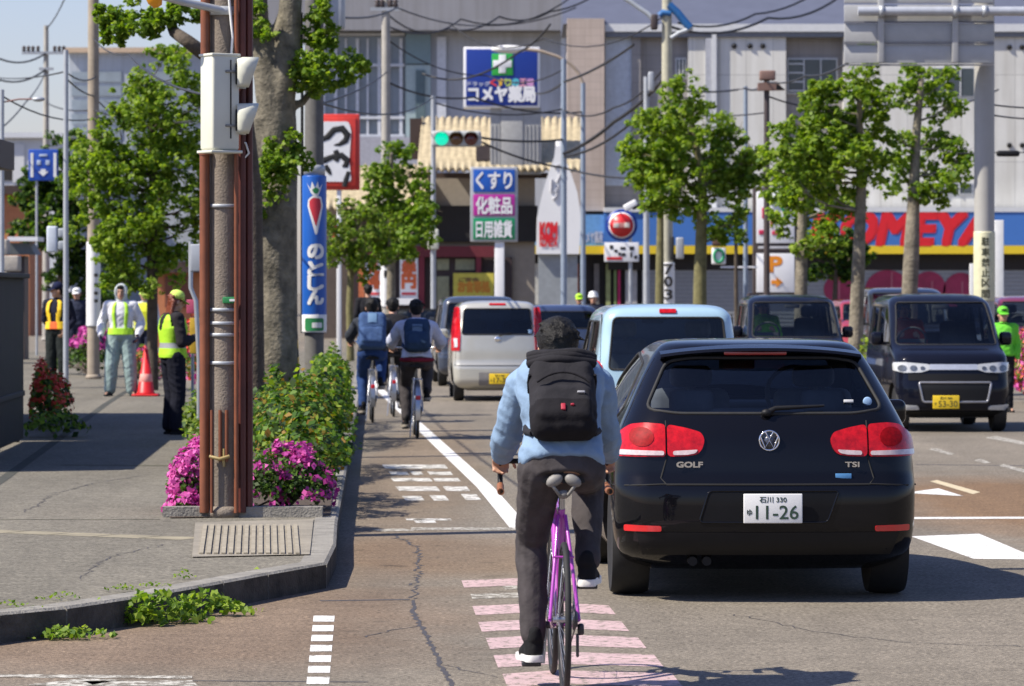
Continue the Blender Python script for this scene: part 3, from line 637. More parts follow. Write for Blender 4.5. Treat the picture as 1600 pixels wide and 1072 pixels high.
MB().rbox((.475, B.rear_y(.5, 1.125) - .008, 1.128), (.055, .006, .016), .002).build('sticker', M_WHITE, hatch)
MB().ell((.585, B.rear_y(.6, 1.12) - .006, 1.125), (.026, .006, .026)).build('sticker', mat('pale_blue_sticker', (.25, .4, .6)), hatch)
q = MB().tube([(.01, B.rear_y(0, 1.065) - .02, 1.068), (.05, B.rear_y(0, 1.09) - .035, 1.09), (.33, B.rear_y(.33, 1.108) - .03, 1.103)], [.018, .014, .007], 8); q.ell((.0, B.rear_y(0, 1.06) - .02, 1.065), (.03, .025, .022)); q.build('rear_wiper', M_BLKP, hatch)
q = MB()
for x in (-.42, -.34): q.tube([(x, -.50, .235), (x, -.66, .232)], .026, 14)
q.build('exhaust_pipe', M_GAP, hatch)
door_mirrors(hatch, B, 1.62, .97, M_BLACK, (.23, .13, .155))
for k in (1, -1):
    B.line([(.62, .35), (.66, 1.0)], 'right' if k > 0 else 'left', .005, -.002, False, m=M_GAP, parent=hatch); B.line([(1.72, .35), (1.78, 1.0)], 'right' if k > 0 else 'left', .005, -.002, False, m=M_GAP, parent=hatch)
    MB().rbox((k * (B.side_x(.78, .88) + .012), .78, .88), (.035, .19, .03), .012).build('door_handle', M_BLACK, hatch)

# boxy kei cars and vans
def boxy(H, w, L, wb=2.44, ro=.50, hoodz=.95, slope=.10, nose=.55, tumble=.12, roofd=.22):
    yf = L - ro; c = yf - nose
    return [(.17, w - .12, -ro + .22, yf - .25, .12, .14), (.24, w - .05, -ro + .06, yf - .06, .12, .14), (.34, w - .01, -ro, yf, .12, .15), (.55, w, -ro, yf, .12, .15), (.62, w, -ro + .035, yf - .02, .12, .15), (.8, w - .005, -ro + .04, yf - .05, .12, .15), (hoodz - .06, w - .012, -ro + .05, yf - .10, .12, .17), (hoodz, w - .02, -ro + .055, c + .25, .12, .22), (hoodz + .06, w - .03, -ro + .06, c + .02, .12, .2),
            (H - .30, w - tumble * .75, -ro + .06 + slope * .7, c - .38, .11, .16), (H - .13, w - tumble, -ro + .06 + slope, c - .62, .11, .16), (H - .06, w - tumble - .05, -ro + .10 + slope, c - .78, .12, .16), (H - .02, w - tumble - .14, -ro + .2 + slope, c - .95, .15, .18), (H - .005, w - tumble - .3, -ro + .45, c - 1.2, .15, .18), (H, .12, -ro + .8, c - 1.5, .1, .1)]
def box_windows(H, w, L, ro=.5, hoodz=.95, nose=.55, rb=1.05, tumble=.12):
    c = L - ro - nose
    return [('rear', rnd([(-w + .17, rb), (-w + tumble + .11, H - .13), (w - tumble - .11, H - .13), (w - .17, rb)], .05)),
            ('side', rnd([(.0, hoodz + .07), (.05, H - .17), (.72, H - .17), (.72, hoodz + .07)], .04)),
            ('side', rnd([(.80, hoodz + .07), (.80, H - .17), (c - .85, H - .17), (c - .28, hoodz + .07)], .04)),
            ('front', rnd([(-w + .10, hoodz + .08), (-w + tumble + .07, H - .11), (w - tumble - .07, H - .11), (w - .10, hoodz + .08)], .05))]
def simple_rear(root, B, w, H, pm, tl, third=True, bum=.58):
    for f in (lambda p: p, mir):
        B.patch(rnd(f(tl), .02), 'rear', .012, .03, .05, 'tail_light', M_RED, root)
    B.line([(-w + .05, bum), (w - .05, bum)], 'rear', .007, -.002, False, m=M_GAP, parent=root)
    B.line([(-w + .12, H - .1), (-w + .06, bum)], 'rear', .005, -.002, False, m=M_GAP, parent=root); B.line([(w - .12, H - .1), (w - .06, bum)], 'rear', .005, -.002, False, m=M_GAP, parent=root)
def simple_front(root, B, w, m_grille, hz=.76):
    for f in (lambda p: p, mir):
        B.patch(rnd(f([(-w + .03, hz - .03), (-w + .02, hz + .12), (-w + .33, hz + .09), (-w + .40, hz - .01)]), .03), 'front', .012, .03, .05, 'headlight', M_WHITEL, root)
    B.patch(rnd([(-.36, hz - .02), (-.36, hz + .08), (.36, hz + .08), (.36, hz - .02)], .02), 'front', .006, .02, .06, 'grille', m_grille, root)
    B.patch(rnd([(-.45, .3), (-.5, .48), (.5, .48), (.45, .3)], .03), 'front', .004, .0, .06, 'air_intake', M_BLKP, root)
CHAMP = paint('champagne_paint', (0.52, 0.505, 0.44), metal=.35, rough=.32)
Hm, wm, Lm = 1.60, .7375, 3.39
rows = boxy(Hm, wm, Lm, slope=.13, hoodz=.98, tumble=.10)
sil, B = vehicle('champagne kei hatchback with tall red tail lights and yellow plate', (XX(776, 61.4), 61.4, 0), R(2.4), rows, box_windows(Hm, wm, Lm, hoodz=.98, rb=1.06, tumble=.10), CHAMP, name='kei_car', belt=.98, tint=M_TINT)
simple_rear(sil, B, wm, Hm, CHAMP, [(-.735, .80), (-.735, 1.10), (-.68, 1.49), (-.60, 1.50), (-.59, 1.46), (-.585, 1.06), (-.60, .80)], bum=.57)
for k in (1, -1): B.patch(rnd([(k * .70, .86), (k * .70, 1.0), (k * .63, 1.0), (k * .63, .86)], .01), 'rear', .016, .008, .05, 'reversing_light', M_WHITEL, sil)
B.patch(rnd([(-.13, 1.525), (-.13, 1.55), (.13, 1.55), (.13, 1.525)], .008), 'rear', .012, .02, .05, 'brake_light', M_RED, sil)
B.patch(rnd([(-.30, .25), (-.30, .46), (.30, .46), (.30, .25)], .02), 'rear', .003, 0, .06, 'plate_recess', mat('recess_grey', (.22, .21, .2)), sil)
plate(sil, .03, B.rear_y(0, .36) - .02, .36, M_PLY, '石川 580', '17-30', kana='と', ink=M_INKB)
MB().ell((0, B.rear_y(0, .98) - .006, .99), (.055, .012, .04)).build('emblem', M_CHROME, sil)
q = MB().tube([(.02, B.rear_y(0, 1.04) - .02, 1.045), (.22, B.rear_y(.2, 1.1) - .02, 1.085)], [.014, .007], 6); q.build('rear_wiper', M_BLKP, sil)
MB().rbox((.52, B.rear_y(.52, 1.11) - .006, 1.11), (.06, .006, .06), .002).build('sticker', mat('pale_blue_sticker', (.25, .4, .6)), sil)
door_mirrors(sil, B, 2.05, 1.03, CHAMP)
# light blue kei car straight ahead of the hatchback
LBLUE = paint('light_blue_paint', (0.33, 0.485, 0.58), rough=.3)
Hb = 1.63; rows = boxy(Hb, wm, Lm, slope=.10, hoodz=.98, tumble=.11)
win = box_windows(Hb, wm, Lm, hoodz=.98, rb=1.01, tumble=.11)
lb, B = vehicle('light blue kei wagon with broad rear window ahead of the black hatchback', (XX(1040, 36.6), 36.6, 0), R(2.2), rows, win, LBLUE, name='kei_car', belt=.98, tint=glass('light_tint', (.62, .68, .70)))
simple_rear(lb, B, wm, Hb, LBLUE, [(-.735, .72), (-.735, 1.08), (-.66, 1.10), (-.62, 1.04), (-.63, .72)], bum=.55)
B.patch(rnd([(-.085, 1.54), (-.085, 1.575), (.075, 1.575), (.075, 1.54)], .01), 'rear', .012, .02, .05, 'brake_light', M_RED, lb)
plate(lb, 0, B.rear_y(0, .72) - .02, .74, M_PLY, '石川 580', '42-08', kana='す', ink=M_INKB)
door_mirrors(lb, B, 2.05, 1.03, LBLUE)
# facing black kei van, yellow plate
M_DUST = None
NAVYB = paint('blue_black_paint', (0.006, 0.007, 0.014), rough=.25, spec=.02, coat=.5)
def facing(label, px, Y, H, w, L, pm, hz=.78, name='kei_van', rz=181.8, lights=True, cat='van'):
    rows = boxy(H, w, L, slope=.05, hoodz=1.0, nose=.5, tumble=.10); yf = L - .5
    a = R(rz); p = Vector((XX(px, Y), Y, 0)); o = p - Matrix.Rotation(a, 3, 'Z') @ Vector((0, yf, 0))
    r, B = vehicle(label, o, a, rows, box_windows(H, w, L, hoodz=1.0, nose=.5, tumble=.10), pm, name=name, belt=1.0, cat=cat, wb=L - .95)
    door_mirrors(r, B, L - .5 - .5 - .62, 1.12, pm, (.16, .11, .17)); return r, B
tan, B = facing('dark kei van facing the camera with chrome grille bar and yellow plate', 1491, 47.6, 1.72, .7375, 3.39, NAVYB)
for f in (lambda p: p, mir):
    h = B.patch(rnd(f([(-.725, .765), (-.73, .86), (-.60, .865), (-.30, .84), (-.29, .775), (-.40, .74), (-.60, .735)]), .02), 'front', .014, .04, .04, 'headlight', M_WHITEL, tan)
    for u_, r__ in ((-.62, .05), (-.49, .045), (-.38, .03)): B.patch([(f([(u_, 0)])[0][0] + r__ * math.cos(a_), .79 + r__ * .8 * math.sin(a_)) for a_ in np.linspace(0, 2 * PI, 13)[:-1]], 'front', .018, .006, .05, 'lamp_bowl', mat('lamp_bowl_grey', (.18, .19, .20), rough=.2, metal=.6, var=.3, scale=30), h)
    B.patch(rnd(f([(-.70, .275), (-.71, .345), (-.45, .33), (-.42, .285)]), .02), 'front', .012, .03, .05, 'fog_light', M_WHITEL, tan)
B.patch(rnd([(-.30, .772), (-.30, .84), (.30, .84), (.30, .772)], .015), 'front', .014, .03, .05, 'chrome_bar', mat('bright_chrome', (.62, .63, .65), rough=.35, metal=.5), tan); B.patch(rnd([(-.56, .64), (-.56, .725), (.56, .725), (.56, .64)], .02), 'front', .004, 0, .05, 'upper_grille', M_BLKP, tan)
B.patch(rnd([(-.46, .38), (-.48, .60), (.44, .60), (.42, .38)], .03), 'front', .003, 0, .05, 'grille', M_BLKP, tan)
B.line(rnd([(-.42, .375), (-.47, .615), (.43, .615), (.38, .375)], .03), 'front', .016, .006, name='grille_frame', m=mat('satin_silver', (.3, .3, .32), rough=.35, metal=.6), parent=tan)
B.patch([(-.68, .18), (-.66, .26), (.66, .26), (.68, .18)], 'front', .004, 0, .06, 'lower_bumper', M_BLKP, tan)
plate(tan, .105, B.front_y(.1, .38) + .025, .375, M_PLY, '石川 580', '53-30', flip=True, kana='す', ink=mat('plate_ink', (.12, .10, .02)))
k2, B = facing('dark kei van facing the camera behind the black hatchback roof', 1251, 55.5, 1.70, .7375, 3.39, NAVYB)
simple_front(k2, B, .7375, M_CHROME); plate(k2, 0, B.front_y(0, .4) + .02, .4, M_PLY, '石川 580', '20-77', flip=True, kana='そ', ink=M_INKB)
r, B = facing('black minivan half hidden behind the facing kei van', 1428, 76, 1.82, .84, 4.4, paint('minivan_black', (.012, .012, .014)), name='minivan'); simple_front(r, B, .84, M_CHROME)
r, B = facing('dark red minivan at the right edge behind the flower bed', 1638, 72, 1.66, .84, 4.4, paint('wine_paint', (.16, .012, .03)), name='minivan'); simple_front(r, B, .84, M_CHROME)
r, B = facing('dark red car between the two trees on the right', 1372, 88, 1.56, .82, 4.2, paint('red_paint', (.30, .02, .025)), name='saloon_car', cat='car'); simple_front(r, B, .82, M_CHROME)
def ahead(label, px, Y, H, w, L, pm, name='kei_car', cat='car'):
    rows = boxy(H, w, L, slope=.12, hoodz=.95, tumble=.12)
    r, B = vehicle(label, (XX(px, Y), Y, 0), R(3.0), rows, box_windows(H, w, L, hoodz=.95, tumble=.12), pm, name=name, belt=.95, cat=cat, wb=L - .95); door_mirrors(r, B, L - 1.7, 1.05, pm)
    simple_rear(r, B, w, H, pm, [(-w + .005, .72), (-w + .005, 1.0), (-w + .1, 1.02), (-w + .1, .72)]); return r
ahead('dark blue-grey van just ahead of the champagne kei car', 748, 71, 1.66, .80, 4.2, paint('slate_paint', (.035, .045, .07)), name='minivan', cat='van')
ahead('dark blue car beyond the cyclist head, right of the champagne kei car', 878, 72, 1.50, .78, 4.0, paint('dark_blue_paint', (.03, .045, .10)), name='saloon_car')
ahead('blue car far ahead between the school cyclists and the van', 655, 92, 1.42, .80, 4.2, paint('mid_blue_paint', (.04, .08, .17)), name='saloon_car')
# ------------------------------------------------------------ people
M_SKIN = mat('skin', (0.47, 0.26, 0.17), rough=.55, var=.10, scale=12); M_HAIR = mat('black_hair', (0.009, 0.008, 0.007), rough=.6, var=.6, scale=45, bump=.5, bscale=80, spec=.25)
M_DARKF = mat('face_dark', (0.03, 0.02, 0.018), rough=.4); M_LIP = mat('lips', (0.33, 0.12, 0.10), rough=.5)
V = Vector
def hand(mb, wr, d, nrm, side, curl=.35, k=1.0):
    d = V(d).normalized(); n = V(nrm); n = (n - d * n.dot(d)).normalized(); a = d.cross(n).normalized() * side
    c0 = wr + d * .012
    for t in (-.028, -.009, .010, .028):
        mb.cap(c0 + a * t * .7 * k, wr + d * .085 * k + a * t * k, .0135 * k, .0125 * k, n=8)
    for t, L in ((-.030, .062), (-.010, .075), (.011, .080), (.032, .070)):
        p = wr + d * .088 * k + a * t * k; dd = d.copy(); ang = curl
        for s, r in ((.48, .0098), (.30, .0090), (.24, .0082)):
            dd = (Matrix.Rotation(ang, 3, d.cross(n)) @ dd)
            if dd.dot(n) < d.dot(n): dd = (Matrix.Rotation(-2 * ang, 3, d.cross(n)) @ dd)
            q = p + dd * L * s * k; mb.cap(p, q, r * k, r * .93 * k, n=8); p = q
    p = wr + d * .025 * k + a * .030 * k; dd = (d * .75 + a * .75 + n * (.2 + curl * .3)).normalized(); q = p + dd * .040 * k; mb.cap(p, q, .0125 * k, .0105 * k, n=8)
    mb.cap(q, q + (dd + d * .6 + n * curl).normalized() * .032 * k, .0102 * k, .0085 * k, n=8)
def torso(J, inf=0.0, low=None, k=1.0, top=True, fem=0.0):
    pel, wai, che, nb = V(J['pel']), V(J['wai']), V(J['che']), V(J['nb'])
    sh = che.lerp(nb, .62); dn = (pel - wai).normalized()
    sec = [(pel + dn * .10, .115, .085), (pel + dn * .03, .160, .112), (pel, .165, .115), (wai, .142 - fem * .015, .105), (wai.lerp(che, .55), .162, .115), (che, .178, .122), (sh, .165, .098), (che.lerp(nb, .88), .105, .075), (nb, .062, .062)]
    if low is not None: sec = [s for s in sec if True]
    rx = (V(J['sR']) - V(J['sL'])).normalized(); out = []
    for i, (c, a, b) in enumerate(sec):
        t = (sec[min(i + 1, len(sec) - 1)][0] - sec[max(i - 1, 0)][0]).normalized(); fy = t.cross(rx).normalized() * -1
        f = 1 if i < 8 else .9
        out.append((c, rx, fy, (a * k + inf) * f, (b * k + inf) * f))
    return out
def torso_rings(T, n=28, t0=0, t1=1, m=24, off=0.0):
    N = len(T); rings = []
    for j in range(m):
        u = (t0 + (t1 - t0) * j / (m - 1)) * (N - 1); i = min(int(u), N - 2); f = u - i; f = f
        c = T[i][0].lerp(T[i + 1][0], f); rx = T[i][1]; fy = T[i][2].lerp(T[i + 1][2], f).normalized(); a = T[i][3] * (1 - f) + T[i + 1][3] * f + off; b = T[i][4] * (1 - f) + T[i + 1][4] * f + off
        rings.append([c + rx * a * math.copysign(abs(math.cos(q)) ** .8, math.cos(q)) + fy * b * math.copysign(abs(math.sin(q)) ** .8, math.sin(q)) for q in [2 * PI * k / n for k in range(n)]])
    return rings
BASE = dict(pel=(0, 0, .95), wai=(0, .0, 1.09), che=(0, .0, 1.27), nb=(0, -.01, 1.44), hd=(0, .015, 1.585), sL=(-.185, -.005, 1.385), sR=(.185, -.005, 1.385), eL=(-.235, -.03, 1.11), eR=(.235, -.03, 1.11), wL=(-.235, .05, .87), wR=(.235, .05, .87),
            hL=(-.09, 0, .93), hR=(.09, 0, .93), kL=(-.10, .03, .50), kR=(.10, .03, .50), aL=(-.105, -.01, .085), aR=(.105, -.01, .085), tL=(-.12, .17, .03), tR=(.12, .17, .03), dL=None, dR=None, nL=None, nR=None)
def person(label, loc, rz=0.0, J={}, h=1.72, top=None, bottom=None, shoe=None, sole=None, sleeve=1.0, hat=None, hatm=None, hair=M_HAIR, hairlen=0, hyaw=0.0, hpitch=0.0, vox=.011, group=None, parent=None, skin=M_SKIN, gloves=None, fem=0.0, loose=.018, tloose=.016, curl=.4, belly=0.0, hem=.0, collar=True, boots=None):
    root = thing('person', label, 'person', loc, rz, group); Q = dict(BASE); Q.update(J); k = h / 1.72
    for n_ in Q:
        if Q[n_] is not None and not J.get('raw'): Q[n_] = V(Q[n_]) * (k if n_[0] not in 'dn' or n_ == 'nb' else 1)
        elif Q[n_] is not None and n_ != 'raw': Q[n_] = V(Q[n_])
    hd = Q['hd']; HM = Matrix.Rotation(R(hyaw), 4, 'Z') @ Matrix.Rotation(R(hpitch), 4, 'X'); H = lambda x, y, z: hd + HM.to_3x3() @ (V((x, y, z)) * k)
    T0 = torso(Q, 0, k=k, fem=fem)
    # body: one continuous surface with head, arms, hands, legs and feet
    b = MB().loft(torso_rings(T0, 24, 0, 1, 20))
    b.cap(Q['nb'] - V((0, 0, .03)), hd + V((0, -.012, -.03)), .058 * k, .053 * k)
    b.ell(H(0, -.01, .025), (.076 * k, .094 * k, .094 * k), M=HM); b.ell(H(0, .022, -.045), (.058 * k, .068 * k, .075 * k), M=HM); b.ell(H(0, .062, -.083), (.028 * k, .026 * k, .022 * k), M=HM)
    b.cap(H(0, .088, .012), H(0, .104, -.018), .010 * k, .014 * k); b.ell(H(0, .079, -.052), (.024 * k, .014 * k, .012 * k), M=HM); b.ell(H(0, .074, .032), (.05 * k, .016 * k, .010 * k), M=HM)
    for s in (-1, 1): b.ell(H(s * .079, -.008, -.005), (.011 * k, .021 * k, .031 * k), M=HM)
    for s, sd in ((-1, 'L'), (1, 'R')):
        S0, E0, W0 = Q['s' + sd], Q['e' + sd], Q['w' + sd]
        b.cap(S0, E0, .050 * k, .039 * k); b.cap(E0, W0, .041 * k, .026 * k)
        d = Q['d' + sd] or (W0 - E0).normalized(); n_ = Q['n' + sd] or V((-s, .25, 0)); hand(b, W0, d, n_, s * (1 if d.z < .3 else 1), curl, k)
        b.cap(Q['h' + sd], Q['k' + sd], .083 * k, .054 * k); b.cap(Q['k' + sd], Q['k' + sd].lerp(Q['a' + sd], .35), .054 * k, .056 * k); b.cap(Q['k' + sd].lerp(Q['a' + sd], .35), Q['a' + sd], .056 * k, .036 * k)
        b.cap(Q['a' + sd] - V((0, 0, .02)), Q['t' + sd], .036 * k, .028 * k)
    me = remesh(b, vox * .75 if vox > .008 else vox, [skin, M_DARKF, M_LIP], 'body', 3)
    eyes = [H(s * .031, .083, .008) for s in (-1, 1)]; brow = [H(s * .031, .086, .030) for s in (-1, 1)]; lip = H(0, .094, -.050)
    mi = []
    for p in me.polygons:
        c = p.center; v = 0
        if any((c - e).length < .0125 * k for e in eyes): v = 1
        elif any(abs((c - e).z) < .006 * k and (c - e).length < .021 * k for e in brow): v = 1
        elif abs((c - lip).z) < .0085 * k and (c - lip).length < .026 * k: v = 2
        mi.append(v)
    me.polygons.foreach_set('material_index', mi)
    body = bpy.data.objects.new('body', me); COL.objects.link(body); body.parent = root
    def put(name, me_):
        o = bpy.data.objects.new(name, me_); COL.objects.link(o); o.parent = root; return o
    if top:
        T1 = torso(Q, loose, k=k, fem=fem); q = MB().loft(torso_rings(T1, 24, .13 - hem, .965, 22))
        for s, sd in ((-1, 'L'), (1, 'R')):
            S0, E0, W0 = Q['s' + sd], Q['e' + sd], Q['w' + sd]
            q.cap(S0, E0, .053 * k + loose, .043 * k + loose)
            if sleeve >= 1: q.cap(E0, E0.lerp(W0, .5), .045 * k + loose, .043 * k + loose); q.cap(E0.lerp(W0, .5), E0.lerp(W0, .93), .043 * k + loose * .9, .031 * k + loose * .55)
            q.cap(T1[6][0], S0, .085 * k, .055 * k + loose)
        put('jacket', wrinkle(remesh(q, vox, top, 'jacket', 3), .013 if vox < .009 else .010))
        if collar: MB().tube([Q['nb'] + V((.066 * k * math.cos(a), .062 * k * math.sin(a) + .004, .012 + .012 * math.sin(a))) for a in np.linspace(0, 2 * PI, 18)[:-1]], .014 * k, 8, closed=True).build('collar', top, root)
    if bottom:
        T2 = torso(Q, tloose * .8, k=k); q = MB().loft(torso_rings(T2, 24, .0, .32, 10))
        for sd in 'LR':
            a, kn, an = Q['h' + sd], Q['k' + sd], Q['a' + sd]
            q.cap(a, kn, .090 * k + tloose, .060 * k + tloose); q.cap(kn, kn.lerp(an, .4), .060 * k + tloose, .056 * k + tloose); q.cap(kn.lerp(an, .4), an.lerp(kn, .05), .056 * k + tloose, .045 * k + tloose)
        put('trousers', wrinkle(remesh(q, vox, bottom, 'trousers', 3), .008))
    for sd in 'LR':
        an, to = Q['a' + sd], Q['t' + sd]; raw = bool(J.get('raw')); f = to - an; f.z = 0; f.normalize(); s_ = V((f.y, -f.x, 0)); L = .270 * k; up = V((0, 0, 1)); big = 1.10 if vox < .009 else 1.0
        hz = an.z - (.098 if raw else .086 * k); tz = to.z - (.040 if raw else .030 * k); heel = V((an.x, an.y, hz)) - f * .062 * k; toe = V((an.x, an.y, tz)) + f * (L - .062 * k); ax = (toe - heel)
        prof = [(0, .012), (.02, .027), (.10, .035), (.30, .034), (.50, .040), (.68, .048), (.82, .046), (.93, .034), (.985, .016), (1.0, .004)]
        o2 = [heel + ax * t + s_ * w_ * k * big for t, w_ in prof] + [heel + ax * t - s_ * w_ * k * big for t, w_ in prof[::-1]]
        q = MB()
        if boots: q.cap(an, an.lerp(Q['k' + sd], .55), .055 * k, .068 * k)
        u = lambda t, z, x=0: heel + ax * t + up * z * k + s_ * x * k
        q.cap(u(.17, .050), an + up * .012, .036 * k * big, .043 * k * big); q.cap(u(.17, .040), u(.42, .045), .035 * k * big, .037 * k * big); q.cap(u(.42, .052), u(.70, .036), .040 * k * big, .036 * k * big); q.cap(u(.55, .034, .012), u(.86, .030, .006), .035 * k * big, .028 * k * big); q.cap(u(.55, .034, -.012), u(.86, .030, -.006), .035 * k * big, .028 * k * big); q.cap(an + up * .01 - f * .03, an + up * .03 - f * .03, .034 * k, .032 * k)
        so = put('shoe', remesh(q, .007 if vox < .009 else .010, [shoe or M_INKB], 'shoe', 3))
        so2 = MB().loft([o2, [p + up * .012 * k + (p - (heel + ax * .5)) * .03 for p in o2], [p + up * .030 * k for p in o2]]).build('sole', sole or shoe or M_RUB, so, None, 50)
        if False: MB().tube([an + up * .052 + V((.047 * math.cos(a), .047 * math.sin(a) - .004, .012 * math.sin(a))) for a in np.linspace(0, 2 * PI, 17)[:-1]], .013, 8, closed=True).build('sock', sole, so)
    # hair and headgear
    if hair:
        kh = k; k = k * (1.0 if hat else (1.13 if vox < .009 else 1.08)); q = MB(); q.ell(H(0, -.018, .038), (.083 * k, .098 * k, .092 * k), M=HM); q.ell(H(0, -.052, .0), (.066 * k, .054 * k, .068 * k), M=HM); q.ell(H(0, .045, .085), (.060 * k, .045 * k, .035 * k), M=HM)
        if hairlen: 
            for x in np.linspace(-.062, .062, 5): q.cap(H(x, -.055, .0), H(x * 1.15, -.062 + .01 * hairlen, -.06 - .13 * hairlen), .034 * k, .022 * k)
        if hat is None or hairlen:
            for i in range(110):
                a = RNG.uniform(0, 2 * PI); e = RNG.uniform(.0, 1.45); dd = V((math.cos(a) * math.cos(e), math.sin(a) * math.cos(e) , math.sin(e)))
                if (dd.y > .55 and dd.z < .45) or dd.z < .15: continue
                p0 = H(dd.x * .075, dd.y * .088 - .018, dd.z * .088 + .035); l_ = RNG.uniform(.92, 1.12); p1 = H(dd.x * .094 * l_ + RNG.normal(0, .012), dd.y * .108 * l_ - .022 + RNG.normal(0, .008), dd.z * .102 * l_ + .035 - .022); q.cap(p0, p1, .011 * k, .0045 * k, n=6)
        k = kh; put('hair', remesh(q, .007 if vox < .01 else .010, hair, 'hair', 0))
    if hat == 'cap':
        q = MB(); prof = [(.090, .0), (.0935, .03), (.088, .065), (.066, .095), (.03, .110), (.001, .113)]
        T = Matrix.Translation(H(0, -.008, .040)) @ HM; q.lathe([(r * k, z * k) for r, z in prof], 22, 0, T)
        n = 13; out = []; inn = []
        for a in np.linspace(-1.15, 1.15, n): inn.append(H(.088 * math.sin(a), -.008 + .088 * math.cos(a), .046)); out.append(H(.082 * math.sin(a), .062 + .105 * math.cos(a), .028 - .008 * math.cos(a)))
        dn = V((0, 0, -.007)); q.add(inn + out, [(i, i + 1, n + i + 1, n + i) for i in range(n - 1)], 0, True); q.add([p + dn for p in inn + out], [(i, n + i, n + i + 1, i + 1) for i in range(n - 1)], 0, True); q.add(out + [p + dn for p in out], [(i, i + 1, n + i + 1, n + i) for i in range(n - 1)], 0)
        q.build('cap', hatm, root)
    elif hat == 'helmet':
        prof = [(.118, -.012), (.122, -.008), (.108, .004), (.106, .04), (.092, .085), (.06, .115), (.001, .128)]
        MB().lathe([(r * k, z * k) for r, z in prof], 24, 0, Matrix.Translation(H(0, -.005, .045)) @ HM).build('helmet', hatm, root)
    elif hat == 'hood':
        q = MB(); T = Matrix.Translation(H(0, -.022, .02)) @ HM
        q.ell(H(0, -.03, .03), (.105 * k, .105 * k, .118 * k), M=HM); q.cap(H(0, -.05, -.02), Q['nb'] + V((0, -.03, .0)), .095 * k, .10 * k)
        q.tube([H(.083 * math.cos(a), .055 - .015 * abs(math.sin(a)), .012 + .108 * math.sin(a)) for a in np.linspace(0, 2 * PI, 22)[:-1]], .017 * k, 8, closed=True)
        put('hood', remesh(q, vox, hatm, 'hood', 2))
    if gloves:
        for s, sd in ((-1, 'L'), (1, 'R')):
            q = MB(); d = Q['d' + sd] or (Q['w' + sd] - Q['e' + sd]).normalized(); n_ = Q['n' + sd] or V((-s, .25, 0)); hand(q, Q['w' + sd] - d * .01, d, n_, s, curl, k * 1.09); q.cap(Q['w' + sd] - d * .05, Q['w' + sd], .040 * k, .034 * k); put('glove', remesh(q, .006, gloves, 'glove', 1))
    return root, Q, k
def harness(root, Q, k, pred, mats, name='safety_vest', off=.032, n=72, m=60, t0=.22, t1=.97):
    T = torso(Q, 0, k=k); rings = torso_rings(T, n, t0, t1, m, off); mb = MB(); mb.v = [tuple(p) for r in rings for p in r]
    for j in range(m - 1):
        for i in range(n):
            a = 2 * PI * (i + .5) / n; u = math.cos(a); f = math.sin(a); v = pred(u, f, (j + .5) / (m - 1))
            if v is None: continue
            mb.f.append((j * n + i, j * n + (i + 1) % n, (j + 1) * n + (i + 1) % n, (j + 1) * n + i)); mb.mi.append(v); mb.sm.append(True)
    me = mb.mesh(name, mats); r = evaluated(me, [('SOLIDIFY', dict(thickness=.006, offset=1.0))]); r.name = name
    o = bpy.data.objects.new(name, r); COL.objects.link(o); o.parent = root; return o

def wrinkle(me, amp, sc=9.0):
    from mathutils import noise as nz_
    n_ = len(me.vertices); co = np.empty(n_ * 3); no = np.empty(n_ * 3); me.vertices.foreach_get('co', co); me.vertex_normals.foreach_get('vector', no); co = co.reshape(-1, 3); no = no.reshape(-1, 3); out = co.copy()
    for i_ in range(n_):
        p = V(co[i_]); a = nz_.noise(V((p.x * sc, p.y * sc, p.z * sc * .55))) + .5 * nz_.noise(V((p.x * sc * 2.3 + 7, p.y * sc * 2.3, p.z * sc * 1.6)))
        r_ = 1 - abs(nz_.noise(V((p.x * sc * .8 + 3, p.y * sc * .8, p.z * sc * 1.5 + p.x * sc)))) * 2
        out[i_] = co[i_] + no[i_] * amp * (a * .8 + r_ * .55)
    me.vertices.foreach_set('co', out.ravel()); me.update()
    return me
